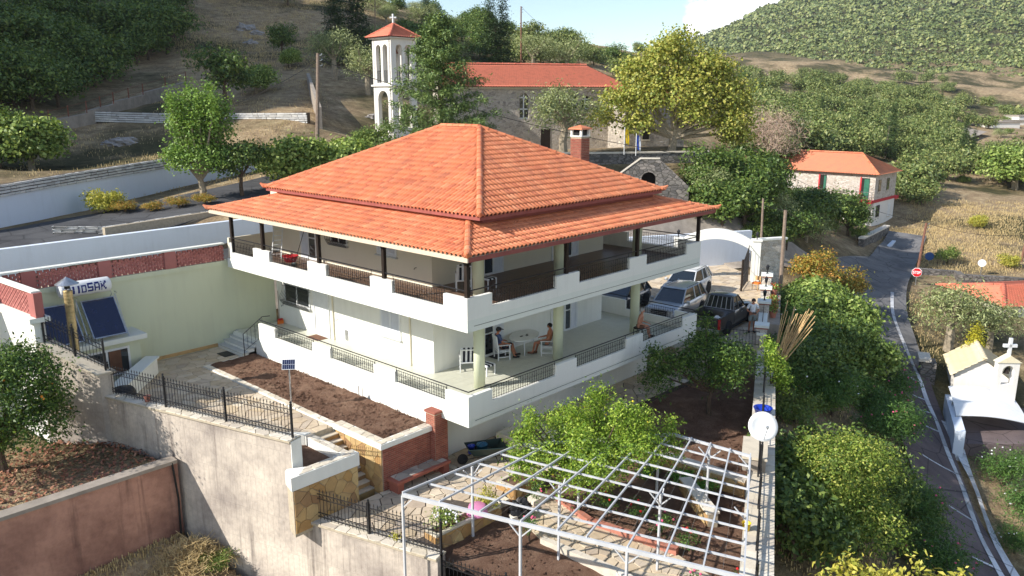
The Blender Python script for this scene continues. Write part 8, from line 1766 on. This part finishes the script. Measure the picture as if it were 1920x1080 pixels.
# garden trees
def shoots(lobes, n, h, seed, rr=.22):
 r = random.Random(seed); o = list(lobes)
 for k in range(n): l = r.choice(lobes); a = r.uniform(0, 6.28); q = r.uniform(.3, .9); o.append((l[0] + math.cos(a) * q * l[3], l[1] + math.sin(a) * q * l[4], l[2] + l[5] * .75 + h * r.uniform(.1, .7), rr * r.uniform(.6, 1.1), rr * r.uniform(.6, 1.1), h * r.uniform(.5, .9)))
 return o
unique_tree('lemon_tree', 'lush bright green lemon tree overhanging the back of the pergola', (1.75, -3.75, -2.72), shoots([(0, 0, 2.2, 1.35, 1.3, 1.0), (-.9, -.9, 2.3, .9, .9, .7), (.5, -1.4, 2.5, .9, .8, .7), (-1.2, .75, 2.15, .95, .9, .75), (.2, 1.0, 2.7, .9, .9, .7), (1.15, -.9, 2.35, .95, .9, .75), (-.9, -.5, 1.75, .9, .8, .6), (.9, .4, 2.6, .8, .8, .6), (1.9, -1.5, 2.1, .6, .6, .45), (-1.7, 1.2, 1.9, .6, .6, .5)], 16, .9, 4), 30000, .095, 'leaf_lemon', 1.0, .09, 21, clump=9, aspect=.45, spread=1.4, fruit=('lemon_fruit', .035, 14))
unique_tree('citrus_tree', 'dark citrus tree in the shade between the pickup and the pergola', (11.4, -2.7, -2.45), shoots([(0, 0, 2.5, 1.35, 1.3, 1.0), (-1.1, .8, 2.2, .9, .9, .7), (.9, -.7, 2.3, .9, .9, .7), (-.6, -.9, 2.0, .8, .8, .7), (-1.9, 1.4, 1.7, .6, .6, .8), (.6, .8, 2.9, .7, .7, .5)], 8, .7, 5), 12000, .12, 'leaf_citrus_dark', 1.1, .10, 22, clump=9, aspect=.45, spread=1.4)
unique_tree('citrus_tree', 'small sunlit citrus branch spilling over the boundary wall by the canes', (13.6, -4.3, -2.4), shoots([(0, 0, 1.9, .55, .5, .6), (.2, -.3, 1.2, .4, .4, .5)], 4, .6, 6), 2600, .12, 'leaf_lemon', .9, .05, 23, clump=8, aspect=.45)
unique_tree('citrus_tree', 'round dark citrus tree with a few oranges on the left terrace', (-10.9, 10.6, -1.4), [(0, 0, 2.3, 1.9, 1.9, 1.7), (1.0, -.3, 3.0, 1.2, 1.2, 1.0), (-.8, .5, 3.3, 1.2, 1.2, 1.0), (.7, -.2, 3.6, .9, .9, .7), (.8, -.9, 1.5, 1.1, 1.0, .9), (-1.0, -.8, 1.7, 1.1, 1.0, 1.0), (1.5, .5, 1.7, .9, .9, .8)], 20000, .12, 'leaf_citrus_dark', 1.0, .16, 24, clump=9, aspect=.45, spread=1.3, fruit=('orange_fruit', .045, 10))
b = G_at(1562, 1000, 29.5); unique_tree('round_tree', 'big round yellow-green tree on the bank beside the boundary wall', (b.x, b.y, at(1562, 1000, 29.5).z - 1.2), mk_lobes(2.35, 4.4, 15, 9, .4, .8, .34), 38000, .105, 'leaf_round', 1.4, .16, 25, clump=9, aspect=.5, spread=1.4)
b = at(1610, 1130, 20.5); unique_tree('yellow_shrub', 'yellow leafed shrub tips poking up at the bottom edge', (b.x, b.y, b.z - .8), shoots([(0, 0, .8, .9, .9, .5), (.75, -.75, .8, .8, .8, .45), (1.3, -1.3, .85, .7, .7, .5), (-.7, .6, .6, .7, .7, .4)], 20, .5, 8, .12), 5200, .16, 'leaf_yellow', .4, .05, 26, clump=7, aspect=.45, multi=3, cat='shrub')
# trees near the lanes
b = at(378, 368, 48); unique_tree('mulberry_tree', 'bright green mulberry with upright shoots on the upper road verge', (b.x, b.y, TZ(b.x, b.y)), shoots([(0, 0, 2.3, 1.5, 1.5, 1.0), (-.9, .5, 2.6, .9, .9, .8), (.9, -.5, 2.6, 1.0, 1.0, .8), (.2, .3, 3.1, 1.1, 1.1, .9)], 26, 2.6, 3, .26), 17000, .15, 'leaf_mulberry', 1.3, .2, 27, 'bark_pale', clump=8, aspect=.7, spread=1.2)
for k, (x, y, d, s, key, nm, lb, ct) in enumerate((
 (455, 362, 49, .72, 'oak1', 'evergreen_shrub', 'very dark evergreen bush just right of the bright mulberry', 'shrub'), (560, 312, 51, 1.15, 'fig', 'fig_tree', 'broad leafed fig tree behind the left roof corner', 'tree'), (640, 300, 52, 1.15, 'fig', 'fig_tree', 'glossy fig tree between the wooden pole and the roof ridge', 'tree'), (505, 290, 53, 1.1, 'scrub0', 'shrub', 'feathery green shrub left of the fig trees', 'shrub'), (62, 335, 53, 1.25, 'fig', 'fig_tree', 'wide fig tree at the left edge above the white wall', 'tree'), (5, 345, 52, .8, 'oak0', 'evergreen_shrub', 'dark bush at the far left below the fig tree', 'shrub'), (425, 200, 74, 1.15, 'oak2', 'pear_tree', 'dark pear tree with upright twigs on the hill terrace', 'tree'), (482, 170, 80, .95, 'fig', 'fig_tree', 'small bright tree right of the pear tree on the terrace', 'tree'), (198, 412, 46, .75, 'yellowshrub', 'shrub', 'small yellow-green shrub on the road verge above the white wall', 'shrub'), (700, 262, 62, 1.3, 'scrub1', 'shrub', 'green shrub at the foot of the bell tower', 'shrub'), (628, 160, 88, 1.35, 'olive0', 'olive_tree', 'silvery olive tree left of the bell tower', 'tree'), (690, 165, 84, 1.3, 'olive1', 'olive_tree', 'olive tree directly behind the bell tower', 'tree'), (530, 112, 100, .85, 'oak0', 'evergreen_shrub', 'dark bush on the dry slope left of the cypresses', 'shrub'), (545, 135, 95, .75, 'fig', 'shrub', 'small leafy bush beneath the dark slope bush', 'shrub'),
 (1060, 280, 64, 1.5, 'olive2', 'olive_tree', 'old round olive tree in front of the church wall', 'tree'), (1000, 128, 120, 1.5, 'olive0', 'olive_tree', 'pale olive tree above the church roof near the pole', 'tree'), (1062, 128, 122, 1.6, 'olive1', 'olive_tree', 'rounded olive above the middle of the church roof', 'tree'), (1440, 330, 86, 1.5, 'bare', 'bare_tree', 'bare grey twiggy tree beside the hillside house', 'tree'),
 (1520, 530, 57, .95, 'autumn', 'autumn_tree', 'small tree with rusty orange leaves above the road bend', 'tree'), (1592, 535, 59, .9, 'autumn', 'autumn_tree', 'low round tree right of the rusty leafed one', 'tree'), (1775, 668, 56, 1.35, 'olive1', 'olive_tree', 'large silvery olive tree by the road above the chapel', 'tree'), (1850, 680, 56, .95, 'olive2', 'olive_tree', 'smaller olive right of the large roadside olive', 'tree'), (1535, 640, 50, 1.15, 'fig', 'fig_tree', 'bright fig tree on the bank below the tall grey pole', 'tree'), (1580, 665, 49.5, 1.15, 'fig', 'fig_tree', 'fig tree above the oleanders on the bank', 'tree'), (1618, 720, 47, 1.0, 'fig', 'fig_tree', 'lower fig tree nearest the roadside oleanders', 'tree'), (1500, 590, 52, .8, 'scrub2', 'shrub', 'yellowish shrub beneath the tall grey pole', 'shrub'),
 (1606, 470, 82, .7, 'scrub0', 'shrub', 'small shrub at the corner of the roadside wall', 'shrub'), (1775, 505, 78, .85, 'scrub1', 'shrub', 'green bush in the dry field near the blue sign', 'shrub'), (1888, 515, 76, .7, 'yellowshrub', 'yucca', 'spiky yellow-green plant in the dry field', 'plant'), (1835, 412, 92, .8, 'yellowshrub', 'shrub', 'pale shrub in the middle of the dry field', 'shrub'), (1905, 318, 118, 2.2, 'fig', 'pine_tree', 'bright yellow-green pine at the right edge of the valley', 'tree'))):
 p = G_at(x, y, d); plant(key, nm, lb, ct, p, s)
for k, (x, y, d, s_) in enumerate(((235, 405, 45.5, .5), (285, 400, 45.5, .45), (335, 392, 46, .5), (385, 385, 46.5, .5))): plant('autumn', 'dry_shrub', ['leftmost', 'second', 'third', 'rightmost'][k] + ' russet dry shrub on the verge above the lower white wall', 'shrub', G_at(x, y, d), s_ * .8, None, None, s_ * .45)
for k, (x, y, d, s, lb) in enumerate(((1650, 800, 43.5, 1.0, 'oleander nearest the fig trees on the bank'), (1682, 850, 42, .95, 'oleander halfway down the left side of the road'), (1672, 745, 46.5, 1.0, 'topmost oleander on the left side of the road'), (1708, 990, 36, 1.0, 'dark oleander right of the big round tree'), (1755, 1095, 32.5, 1.0, 'oleander at the bottom edge beside the road'), (1650, 890, 40.5, 1.0, 'shaded oleander behind the big round tree'), (1885, 885, 42, .95, 'oleander with white flowers under the awning edge'), (1930, 970, 39, 1.05, 'bright oleander at the right edge of the picture'), (1905, 1020, 37, .6, 'yellowing oleander below the bright one on the right'), (1480, 730, 40, 1.1, 'dark oleander close to the boundary wall below the canes'), (1560, 775, 40, 1.0, 'oleander above the big round tree'), (1470, 640, 46, 1.0, 'oleander beside the flower pots outside the wall'))):
 t = plant(f'oleander{k % 3}', 'oleander', lb, 'shrub', G_at(x, y, d), s); r = random.Random(k); mt = G('flower_pink') if k < 6 else G('flower_white'); m0 = MB(); m0.ball((0, 0, 0), (.05, .05, .04), 6, 4); me = m0.mesh('flower', mt)
 for j in range(9): a = r.uniform(0, 6.28); e_ = r.uniform(.1, 1.2); o = bpy.data.objects.new('flower', me); COL.objects.link(o); o.parent = t; o.location = (math.cos(a) * 1.3 * math.cos(e_), math.sin(a) * 1.3 * math.cos(e_), 1.1 + 1.0 * math.sin(e_))
b = G_at(1822, 690, 53); V, F = leaf_cloud([(0, 0, .5 + k * .32, .95 - .1 * k, .95 - .1 * k, .4) for k in range(9)], 5000, .16, 8, 8, aspect=.3, up=.8, shell=.7); t = thing('golden_cypress', 'small conical golden cypress behind the chapel roof', 'tree', b); o = link('crown', npmesh('crown', V, F, G('leaf_yellowcypress'))); o.parent = t; o = link('trunk', limbs([(0, 0, .6, .5, .5, .4)], .5, .08, 3).mesh('trunk', G('bark'))); o.parent = t
for k, (x, y, d, h, lb) in enumerate(((632, 110, 98, 13, 'left of two tall cypresses above the dry slope'), (672, 105, 100, 14, 'right of two tall cypresses above the dry slope'), (920, 115, 112, 12.5, 'broad cypress behind the church, left of the skyline pole'), (943, 118, 113, 12.5, 'dark cypress touching the broad one behind the church'), (800, 70, 140, 9, 'cypress on the skyline behind the spruce'), (1157, 100, 165, 4.5, 'small cypress on the skyline right of the church'), (1352, 135, 170, 7, 'left cypress on the skyline by the plane tree'), (1363, 138, 172, 8, 'right cypress on the skyline by the plane tree'), (1428, 145, 170, 7.5, 'cypress against the mountain foot'), (1542, 185, 165, 7, 'cypress in the middle of the valley wood'), (1580, 195, 168, 6, 'thin cypress right of the valley middle'), (1672, 255, 135, 11, 'tall cypress beside the distant pole'), (1805, 300, 135, 9, 'left of two cypresses near the valley road'), (1821, 305, 135, 7, 'shorter right cypress near the valley road'), (1765, 190, 200, 7, 'cypress below the brown field'))):
 p = G_at(x, y, d); plant('cypress', 'cypress_tree', lb, 'tree', p, h / 8.0 * 1.3 if h > 11 else h / 8.0 * 1.05, None, None, h / 8.0)
b = at(828, 318, 58); r = np.random.RandomState(6); lob = []
for k in range(58):
 f = (k / 58) ** .9; z = 1.2 + f * 11.6; R_ = (1 - f) ** .85 * 4.9 * (.75 + .35 * r.rand()) + .3; a = k * 2.4; n_ = 4
 for j in range(1, n_ + 1): q = R_ * j / n_; lob.append((math.cos(a) * q, math.sin(a) * q, z + .22 * q - .0 * j, .34 + R_ * .10, .34 + R_ * .10, .2))
t = thing('spruce_tree', 'tall spruce with drooping layered branches between tower and church', 'tree', (b.x, b.y, b.z - 2.2)); V, F = leaf_cloud(lob, 30000, .24, 6, 10, aspect=.3, droop=.6, shell=.3, up=.6, spread=.75); o = link('crown', npmesh('crown', V, F, G('leaf_spruce'))); o.parent = t
m = MB(); m.tube([(0, 0, -1), (0, 0, 7), (0, 0, 13)], [.28, .16, .03], 8)
for k in range(0, 58, 2): f = (k / 58) ** .9; z = 1.2 + f * 11.6; R_ = (1 - f) * 4.2 + .3; a = k * 2.4; m.tube([(0, 0, z), (math.cos(a) * R_, math.sin(a) * R_, z + .2 * R_)], [.05, .012], 4)
o = link('trunk', m.mesh('trunk', G('bark'))); o.parent = t
b = at(1262, 279, 66); b.z -= 1.4; unique_tree('plane_tree', 'great yellowing plane tree right of the church', (b.x, b.y, b.z - .2), [(x_ * .72, -x_ * .7 + y_, z_, q_, q_, q_ * .8) for x_, y_, z_, q_ in ((0, 0, 6.0, 2.6), (-2.6, 0, 5.6, 2.0), (2.6, 0, 5.6, 2.2), (-.6, .5, 8.6, 1.9), (1.6, -.5, 8.0, 1.8), (-2.4, .8, 7.6, 1.6), (-4.4, .3, 5.2, 1.5), (-5.6, .4, 3.9, 1.1), (4.4, -.3, 6.0, 1.6), (5.2, 0, 4.2, 1.7), (3.6, -1, 3.4, 1.5), (-3.4, -.6, 3.6, 1.3), (.5, -1.2, 4.2, 1.6), (3.4, .3, 7.8, 1.4), (.4, .2, 10.2, 1.1), (5.6, .2, 2.6, 1.2), (-1.6, -1, 9.6, .9))], 26000, .22, 'leaf_plane', 2.6, .38, 31, 'bark_pale', clump=9, aspect=.85, spread=1.5)
# woods: every tree stands on the ground seen at its foot
def wood(region, nx, ny, keys, label, group, name, smin, smax, seed, cat='tree', skip=None):
 r = random.Random(seed); x0, y0, x1, y1 = region
 for j in range(ny):
  for i in range(nx):
   px = x0 + (x1 - x0) * (i + .5 * (j % 2) + r.uniform(.05, .95)) / nx; py = y0 + (y1 - y0) * (j + r.uniform(.1, .9)) / ny; p = hit(px, py)
   if p is None or (skip and skip(px, py)): continue
   p.z = TZ(p.x, p.y); key = r.choice(keys); fx_ = (px - x0) / (x1 - x0); fy_ = (py - y0) / (y1 - y0); lb = {'oak': 'dark ', 'oli': 'silvery ', 'scr': 'low bushy ', 'far': 'rounded '}[key[:3]] + label + (', far ' if fy_ < .34 else ', middle ' if fy_ < .67 else ', near ') + ('left' if fx_ < .25 else 'centre left' if fx_ < .5 else 'centre right' if fx_ < .75 else 'right'); sc2 = r.uniform(smin, smax); plant(key, name, lb, cat, p - Vector((0, 0, (.95 if key[:3] != 'scr' else .3) * sc2)), sc2, None, group)
wood((-40, 20, 330, 215), 13, 6, ['oak0', 'oak1', 'oak2', 'scrub1'], 'evergreen in the left hillside thicket', 'left hillside thicket', 'evergreen_oak', 1.0, 1.55, 1, skip=lambda x, y: y > 205 - .28 * x + (40 if x < 120 else 0))
wood((300, -10, 640, 25), 9, 1, ['oak0', 'oak1', 'oak2'], 'oak on the crest above the dry slope', 'oaks above the dry slope', 'evergreen_oak', 1.0, 1.5, 2)
wood((700, 20, 960, 125), 9, 4, ['oak0', 'olive0', 'olive2', 'scrub0', 'oak2'], 'tree on the slope behind the tower', 'trees behind the tower', 'hill_tree', .85, 1.3, 3)
wood((960, 98, 1200, 135), 9, 2, ['oak0', 'oak2', 'far0', 'scrub2'], 'tree on the ridge above the church', 'ridge trees above the church', 'ridge_tree', .7, 1.15, 4)
wood((1150, 118, 1400, 170), 9, 3, ['far0', 'far1', 'oak1'], 'tree on the ridge behind the plane tree', 'ridge trees behind the plane tree', 'ridge_tree', .55, .9, 5)
wood((1385, 150, 1780, 300), 15, 9, ['far0', 'far1', 'far2', 'olive1', 'far0', 'far2'], 'tree in the dense valley wood', 'valley wood', 'valley_tree', .75, 1.2, 6)
wood((1640, 225, 1960, 390), 11, 8, ['scrub0', 'far1', 'scrub2', 'olive2', 'far2'], 'tree on the right valley slope', 'right valley slope', 'valley_tree', .7, 1.15, 7, skip=lambda x, y: (x < 1700 and y > 270) or (y > 350 and x > 1740) or (1640 < x < 1840 and 258 < y < 275))
wood((1300, 330, 1640, 480), 11, 7, ['oak0', 'scrub0', 'oak1', 'scrub1', 'oak2', 'olive0'], 'tree in the thicket behind the arch', 'thicket behind the arch', 'thicket_tree', .75, 1.15, 8, skip=lambda x, y: y < 362 or (x > 1455 and y < 418) or (x < 1400 and y > 445) or (x > 1600) or (x > 1520 and y > 465))
wood((1400, 285, 1500, 340), 4, 2, ['oak1', 'scrub0'], 'bush beside the bare grey tree', 'bushes by the bare tree', 'thicket_tree', 1.0, 1.4, 9)
wood((1450, 560, 1690, 800), 6, 6, ['scrub0', 'oak1', 'scrub1', 'scrub2'], 'bush on the bank above the road', 'bank bushes', 'bank_bush', .6, .9, 10, 'shrub', skip=lambda x, y: x > 1560 + (y - 520) * .5)
wood((1450, 930, 1720, 1070), 4, 3, ['scrub1', 'oak0'], 'undergrowth at the round tree', 'bank undergrowth', 'bank_bush', .6, .9, 11, 'shrub')
wood((1440, 175, 1960, 225), 14, 2, ['far0', 'far1', 'far2'], 'tree at the edge of the brown field', 'field edge trees', 'valley_tree', .7, 1.0, 12, skip=lambda x, y: x > 1740 and y < 205)
# maquis covering the mountain: one mass
r = np.random.RandomState(4); N = 34000; th = np.radians(r.uniform(8, 46, N)); rr = 300 + 900 * r.rand(N) ** .8; X = CAM[0] + rr * np.cos(hd - th); Y = CAM[1] + rr * np.sin(hd - th); den = fbm(X, Y, .012, 3, 12); kp_ = (rr > 470) & (den > -.85) | (den > .35); X, Y, rr = X[kp_], Y[kp_], rr[kp_]; Zm = terr(X, Y); base = np.stack([X, Y, Zm], 1); K = len(X)
dd = r.normal(size=(22, 3)); dd /= np.linalg.norm(dd, axis=1)[:, None]; dd[:, 2] = np.abs(dd[:, 2])
sz = (1.1 + 3.0 * r.rand(K) ** 3) * np.clip(rr / 600, .75, 1.5); ci = np.repeat(np.arange(K), 22); dv = dd[np.tile(np.arange(22), K)] + r.normal(size=(K * 22, 3)) * .25; P = base[ci] + dv * sz[ci][:, None] * np.array([1, 1, .8]); nr = dv / np.linalg.norm(dv, axis=1)[:, None]; a = np.cross(nr, r.normal(size=(K * 22, 3))); a /= np.linalg.norm(a, axis=1)[:, None]; b_ = np.cross(nr, a); s = (sz[ci] * (.20 + .2 * r.rand(K * 22)))[:, None]
V = np.stack([P - a * s, P - b_ * s * .8, P + a * s, P + b_ * s * .8], 1).reshape(-1, 3); o = link('mountain_maquis', npmesh('maquis', V, np.arange(len(V)).reshape(-1, 4), G('leaf_maquis'))); tag(o, 'dense green maquis covering the far mountain', 'scrub', None, 'stuff')
# dry grass on the slopes and field, weeds at walls
def grass(name, label, regs, n, h, w_, mat, seed):
 r = np.random.RandomState(seed); B = []
 for (x0, y0, x1, y1, k) in regs:
  c_ = [hit(r.uniform(x0, x1), r.uniform(y0, y1)) for _ in range(int(k))]; c_ = [p for p in c_ if p is not None]
  for p in c_: q = r.normal(size=(n, 2)) * np.array([.7, .7]); B.append(np.stack([p.x + q[:, 0], p.y + q[:, 1], np.full(n, p.z)], 1))
 B = np.concatenate(B); B[:, 2] = terr(B[:, 0], B[:, 1]) - .03; V, F1, F2 = blades(B, h, w_, seed); me = npmesh(name, V, np.concatenate([F1, F2]), G(mat)); tag(link(name, me), label, 'grass', None, 'stuff')
grass('dry_grass', 'tall dry yellow grass on the open slopes and the field', [(1700, 375, 1920, 520, 420), (330, 0, 600, 130, 420), (1650, 430, 1760, 470, 50)], 40, .36, .04, 'grass_dry', 3)
grass('slope_weeds', 'low dry weeds on the terraces above the road', [(0, 230, 560, 330, 120), (300, 130, 600, 215, 80), (1450, 560, 1680, 1060, 200), (1690, 560, 1780, 680, 60)], 24, .3, .035, 'grass_dry', 4)
r = np.random.RandomState(8); B = np.stack([-7.2 + r.normal(size=2600) * .75, 5.6 + r.normal(size=2600) * .55, np.zeros(2600)], 1); B[:, 2] = -4.4 + .9 * np.exp(-((B[:, 0] + 7.2) ** 2 + (B[:, 1] - 5.6) ** 2) / .9) * r.rand(2600); V, F1, F2 = blades(B, .22, .018, 9, 4.0); tag(link('brush_pile', npmesh('brush_pile', V, np.concatenate([F1, F2]), G('grass_dry'))), 'heap of dry cut grass in the gully below the concrete wall', 'brush', None, 'stuff')
plant('scrub0', 'weed_clump', 'green weed clump beside the dry heap in the gully', 'plant', (-6.8, 4.9, -4.6), .35)
n_ = 2600; X = r.uniform(-16, -7.2, n_); Y = 7.5 + 4.5 * r.rand(n_); P = np.stack([X, Y, np.full(n_, -1.36)], 1); a = r.rand(n_) * 6.28; s = .07; d1 = np.stack([np.cos(a), np.sin(a), r.rand(n_) * .8], 1) * s; d2 = np.stack([-np.sin(a), np.cos(a), r.rand(n_) * .6], 1) * s * .6; V = np.stack([P - d1, P - d2, P + d1, P + d2], 1).reshape(-1, 3); tag(link('leaf_litter', npmesh('leaf_litter', V, np.arange(len(V)).reshape(-1, 4), G('dead_leaf'))), 'reddish dead leaves strewn over the left terrace', 'leaves', None, 'stuff')
# garden plants
def bush(name, label, p, R_, H, n, size, leafm, seed, flowers=None, cat='plant'):
 t = thing(name, label, cat, p); L = mk_lobes(R_, H, 6, seed, .02); V, F = leaf_cloud(L, n, size, seed, clump=6, shell=.3); o = link('leaves', npmesh('leaves', V, F, G(leafm))); o.parent = t; o = link('stems', limbs(L[:5], H * .3, R_ * .05, seed, multi=3).mesh('stems', G('bark'))); o.parent = t
 if flowers:
  r = random.Random(seed); m0 = MB(); m0.ball((0, 0, 0), flowers[1], 6, 4); me = m0.mesh('flower', G(flowers[0]))
  for k in range(flowers[2]): a = r.uniform(0, 6.28); e_ = r.uniform(.2, 1.4); o = bpy.data.objects.new('flower', me); COL.objects.link(o); o.parent = t; o.location = (math.cos(a) * R_ * math.cos(e_) * .95, math.sin(a) * R_ * math.cos(e_) * .95, H * (.5 + .55 * math.sin(e_)))
 return t
bush('white_flowers', 'mound of white flowers in the long stone planter by the fence', (-2.75, -1.8, -2.0), .5, .5, 900, .07, 'leaf_fig', 1, ('flower_white', .035, 30)); bush('green_plant', 'yellow-green bushy plant at the far end of the long stone planter', (-1.05, -1.85, -2.0), .42, .5, 900, .07, 'leaf_yellow', 2)
bush('ivy', 'small yellow-green weed growing over the lower wall fence', (-4.15, -1.2, -2.2), .12, .4, 160, .05, 'leaf_yellow', 15)
for k, (x, y, R_, H, fl, lb) in enumerate(((-1.0, -3.6, .35, .8, 'flower_pink', 'rose bush in the front soil beside the near pergola post'), (1.6, -4.6, .35, .9, 'flower_red', 'rose bush leftmost along the terracotta kerb'), (1.9, -5.5, .4, .8, 'flower_red', 'rose bush in the middle along the terracotta kerb'), (1.9, -6.4, .4, .8, 'flower_pink', 'rose bush right of the middle along the terracotta kerb'), (1.7, -7.4, .38, .7, 'flower_red', 'rightmost rose bush along the terracotta kerb'), (.0, -8.6, .35, .8, 'flower_pink', 'rose bush at the near right end of the path'), (.7, -2.4, .22, .9, 'flower_pink', 'thin rose at the start of the garden path'), (.9, -9.4, .3, .7, 'flower_red', 'low rose near the right pergola edge'))):
 bush('rose_bush', lb, (x, y, zgard(x, y)), R_, H, 520, .06, 'leaf_oleander', 20 + k, (fl, .04, 4))
for k, (x, y, R_) in enumerate(((4.9, -3.9, .6), (5.1, -6.0, .55), (3.2, -1.9, .45), (5.3, -5.0, .5))): bush('herb_patch', ['green herb patch behind the upper stepped wall', 'herb patch at the right end of the stepped walls', 'leafy plant by the square stone planter', 'herb patch between the two stepped walls'][k], (x, y, -2.45), R_, .4, 900, .07, 'grass_green', 40 + k)
p_ = thing('flower_pot', 'x', 'flower pot', (0, 0, 0)); m = MB(); m.lathe([(.13, 0), (.20, .30), (.23, .31), (.23, .34), (.18, .33)], (0, 0, 0), 14); o = link('pot', m.mesh('pot', G('terracotta'))); o.parent = p_; V, F = leaf_cloud([(0, 0, .48, .24, .24, .2)], 300, .08, 4, 5, aspect=.8, shell=.3); o = link('leaves', npmesh('pot_leaves', V, F, G('leaf_fig'))); o.parent = p_; V, F = leaf_cloud([(0, 0, .55, .24, .24, .18)], 70, .07, 5, 4, aspect=.9, shell=.7); o = link('flowers', npmesh('pot_flowers', V, F, G('flower_red'))); o.parent = p_
dW = (Vector(YB) - Vector(YA)).normalized(); labs = ['flower pot nearest the lamp pillar outside the yard wall', 'second flower pot from the near lamp pillar', 'third flower pot along the outside of the yard wall', 'white-rimmed flower pot farthest along the yard wall by the pier']
for k, s in enumerate((4.9, 5.9, 7.2, 10.2)):
 q = Vector(YA) + dW * s + Vector((dW.y, -dW.x)) * .48
 if k == 0: p_.location = (q.x, q.y, -.9); p_['label'] = labs[0]; p_['group'] = 'pots along the yard wall'
 else: copy_tree(p_, (q.x, q.y, -.9), k * 1.1, labs[k])
lg = thing('pot_ledge', 'narrow concrete ledge carrying the flower pots outside the yard wall', 'ledge', (24, 0, -1)); m = MB(); m.box((3.5, -.85, -3.5), (11.3, -.2, -.9), Mw); m.build('ledge', G('concrete_path'), lg)
for k, (x, y, d, s) in enumerate(((230, 268, 62, 1.3), (245, 262, 63, .8), (205, 272, 62, .7), (460, 40, 118, 2.0), (480, 52, 116, 1.3), (470, 78, 110, 1.2), (700, 190, 76, 1.0))):
 bm = bmesh.new(); bmesh.ops.create_icosphere(bm, subdivisions=3, radius=1); rk = np.random.RandomState(k)
 for v in bm.verts: n = v.co; f = 1 + .3 * math.sin(n.x * 4 + k) * math.cos(n.y * 5 + k * 2) + .15 * math.sin(n.z * 9 + n.x * 7 + k) + rk.uniform(-.06, .06); v.co = Vector((n.x * f * s * .8, n.y * f * s * .6, n.z * f * s * .42 - .1))
 me = bpy.data.meshes.new('rock'); bm.to_mesh(me); bm.free(); me.materials.append(G('rock')); o = link('rock', me); o.location = G_at(x, y, d); tag(o, ['large grey rock outcrop on the hill terrace', 'smaller rock right of the terrace outcrop', 'small rock left of the terrace outcrop', 'pale rock high on the dry slope', 'rock just below the highest one on the dry slope', 'rock on the dry slope above the pear tree', 'rock beside the bell tower slope'][k], 'rock')
def clods(name, P, s0, parent=None, mat='red_soil'):
 r = np.random.RandomState(len(P)); n = len(P); o6 = np.array([(1, 0, 0), (0, 1, 0), (-1, 0, 0), (0, -1, 0), (0, 0, .8), (0, 0, -.6)]); S_ = s0 * (.4 + r.rand(n) ** 2 * 1.4); V = P[:, None] + o6[None] * S_[:, None, None] * (1 + .5 * (r.rand(n, 6, 1) - .5)); F = np.array([(0, 1, 4), (1, 2, 4), (2, 3, 4), (3, 0, 4), (1, 0, 5), (2, 1, 5), (3, 2, 5), (0, 3, 5)]); F = (np.arange(n)[:, None, None] * 6 + F[None]).reshape(-1, 3); V = V.reshape(-1, 3) - (np.array(org(parent)) if parent else 0); tag(link(name, npmesh(name, V, F, G(mat)), parent), kind='stuff')
r = np.random.RandomState(5); n = 2600; clods('clods', np.stack([r.uniform(-2.2, -.05, n), r.uniform(1.9, 13.5, n), -.6 + r.normal(size=n) * .012], 1), .035, bed)
n = 5200; X = r.uniform(-3.4, 17, n); Y = r.uniform(-10.6, .2, n); k = inside([(p[0], p[1]) for p in gpoly], X, Y) & ~((X > -1) & (X < 1.5) & (Y < -2) & (Y > -9.6)); X, Y = X[k], Y[k]; tag_ = np.array([zgard(a_, b_) for a_, b_ in zip(X, Y)]); clods('soil_clods', np.stack([X, Y, tag_ + .03], 1), .035); bpy.data.objects['soil_clods']['label'] = 'small clods scattered over the garden soil'; bpy.data.objects['soil_clods']['category'] = 'soil'
n = 900; B = np.stack([r.uniform(-14, -6.9, n), 6.95 - np.abs(r.normal(size=n)) * .25, np.zeros(n)], 1); B[:, 2] = terr(B[:, 0], B[:, 1]) - .03; V, F1, F2 = blades(B, .28, .03, 6); tag(link('wall_weeds', npmesh('wall_weeds', V, np.concatenate([F1, F2]), G('grass_dry'))), 'dry weeds along the foot of the pink wall', 'grass', None, 'stuff')
t = NT('haze'); pv = t.n('ShaderNodeVolumePrincipled'); pv.inputs['Color'].default_value = (.82, .88, .95, 1); pv.inputs['Density'].default_value = .00014; pv.inputs['Anisotropy'].default_value = .3; t.l(pv.outputs[0], t.out.inputs['Volume'])
m = MB(); m.box((-1600, -1600, float(TZg.min()) - 2), (1600, 1600, float(TZg.max()) + 25)); hz = m.build('haze', t.m); tag(hz, kind='stuff')
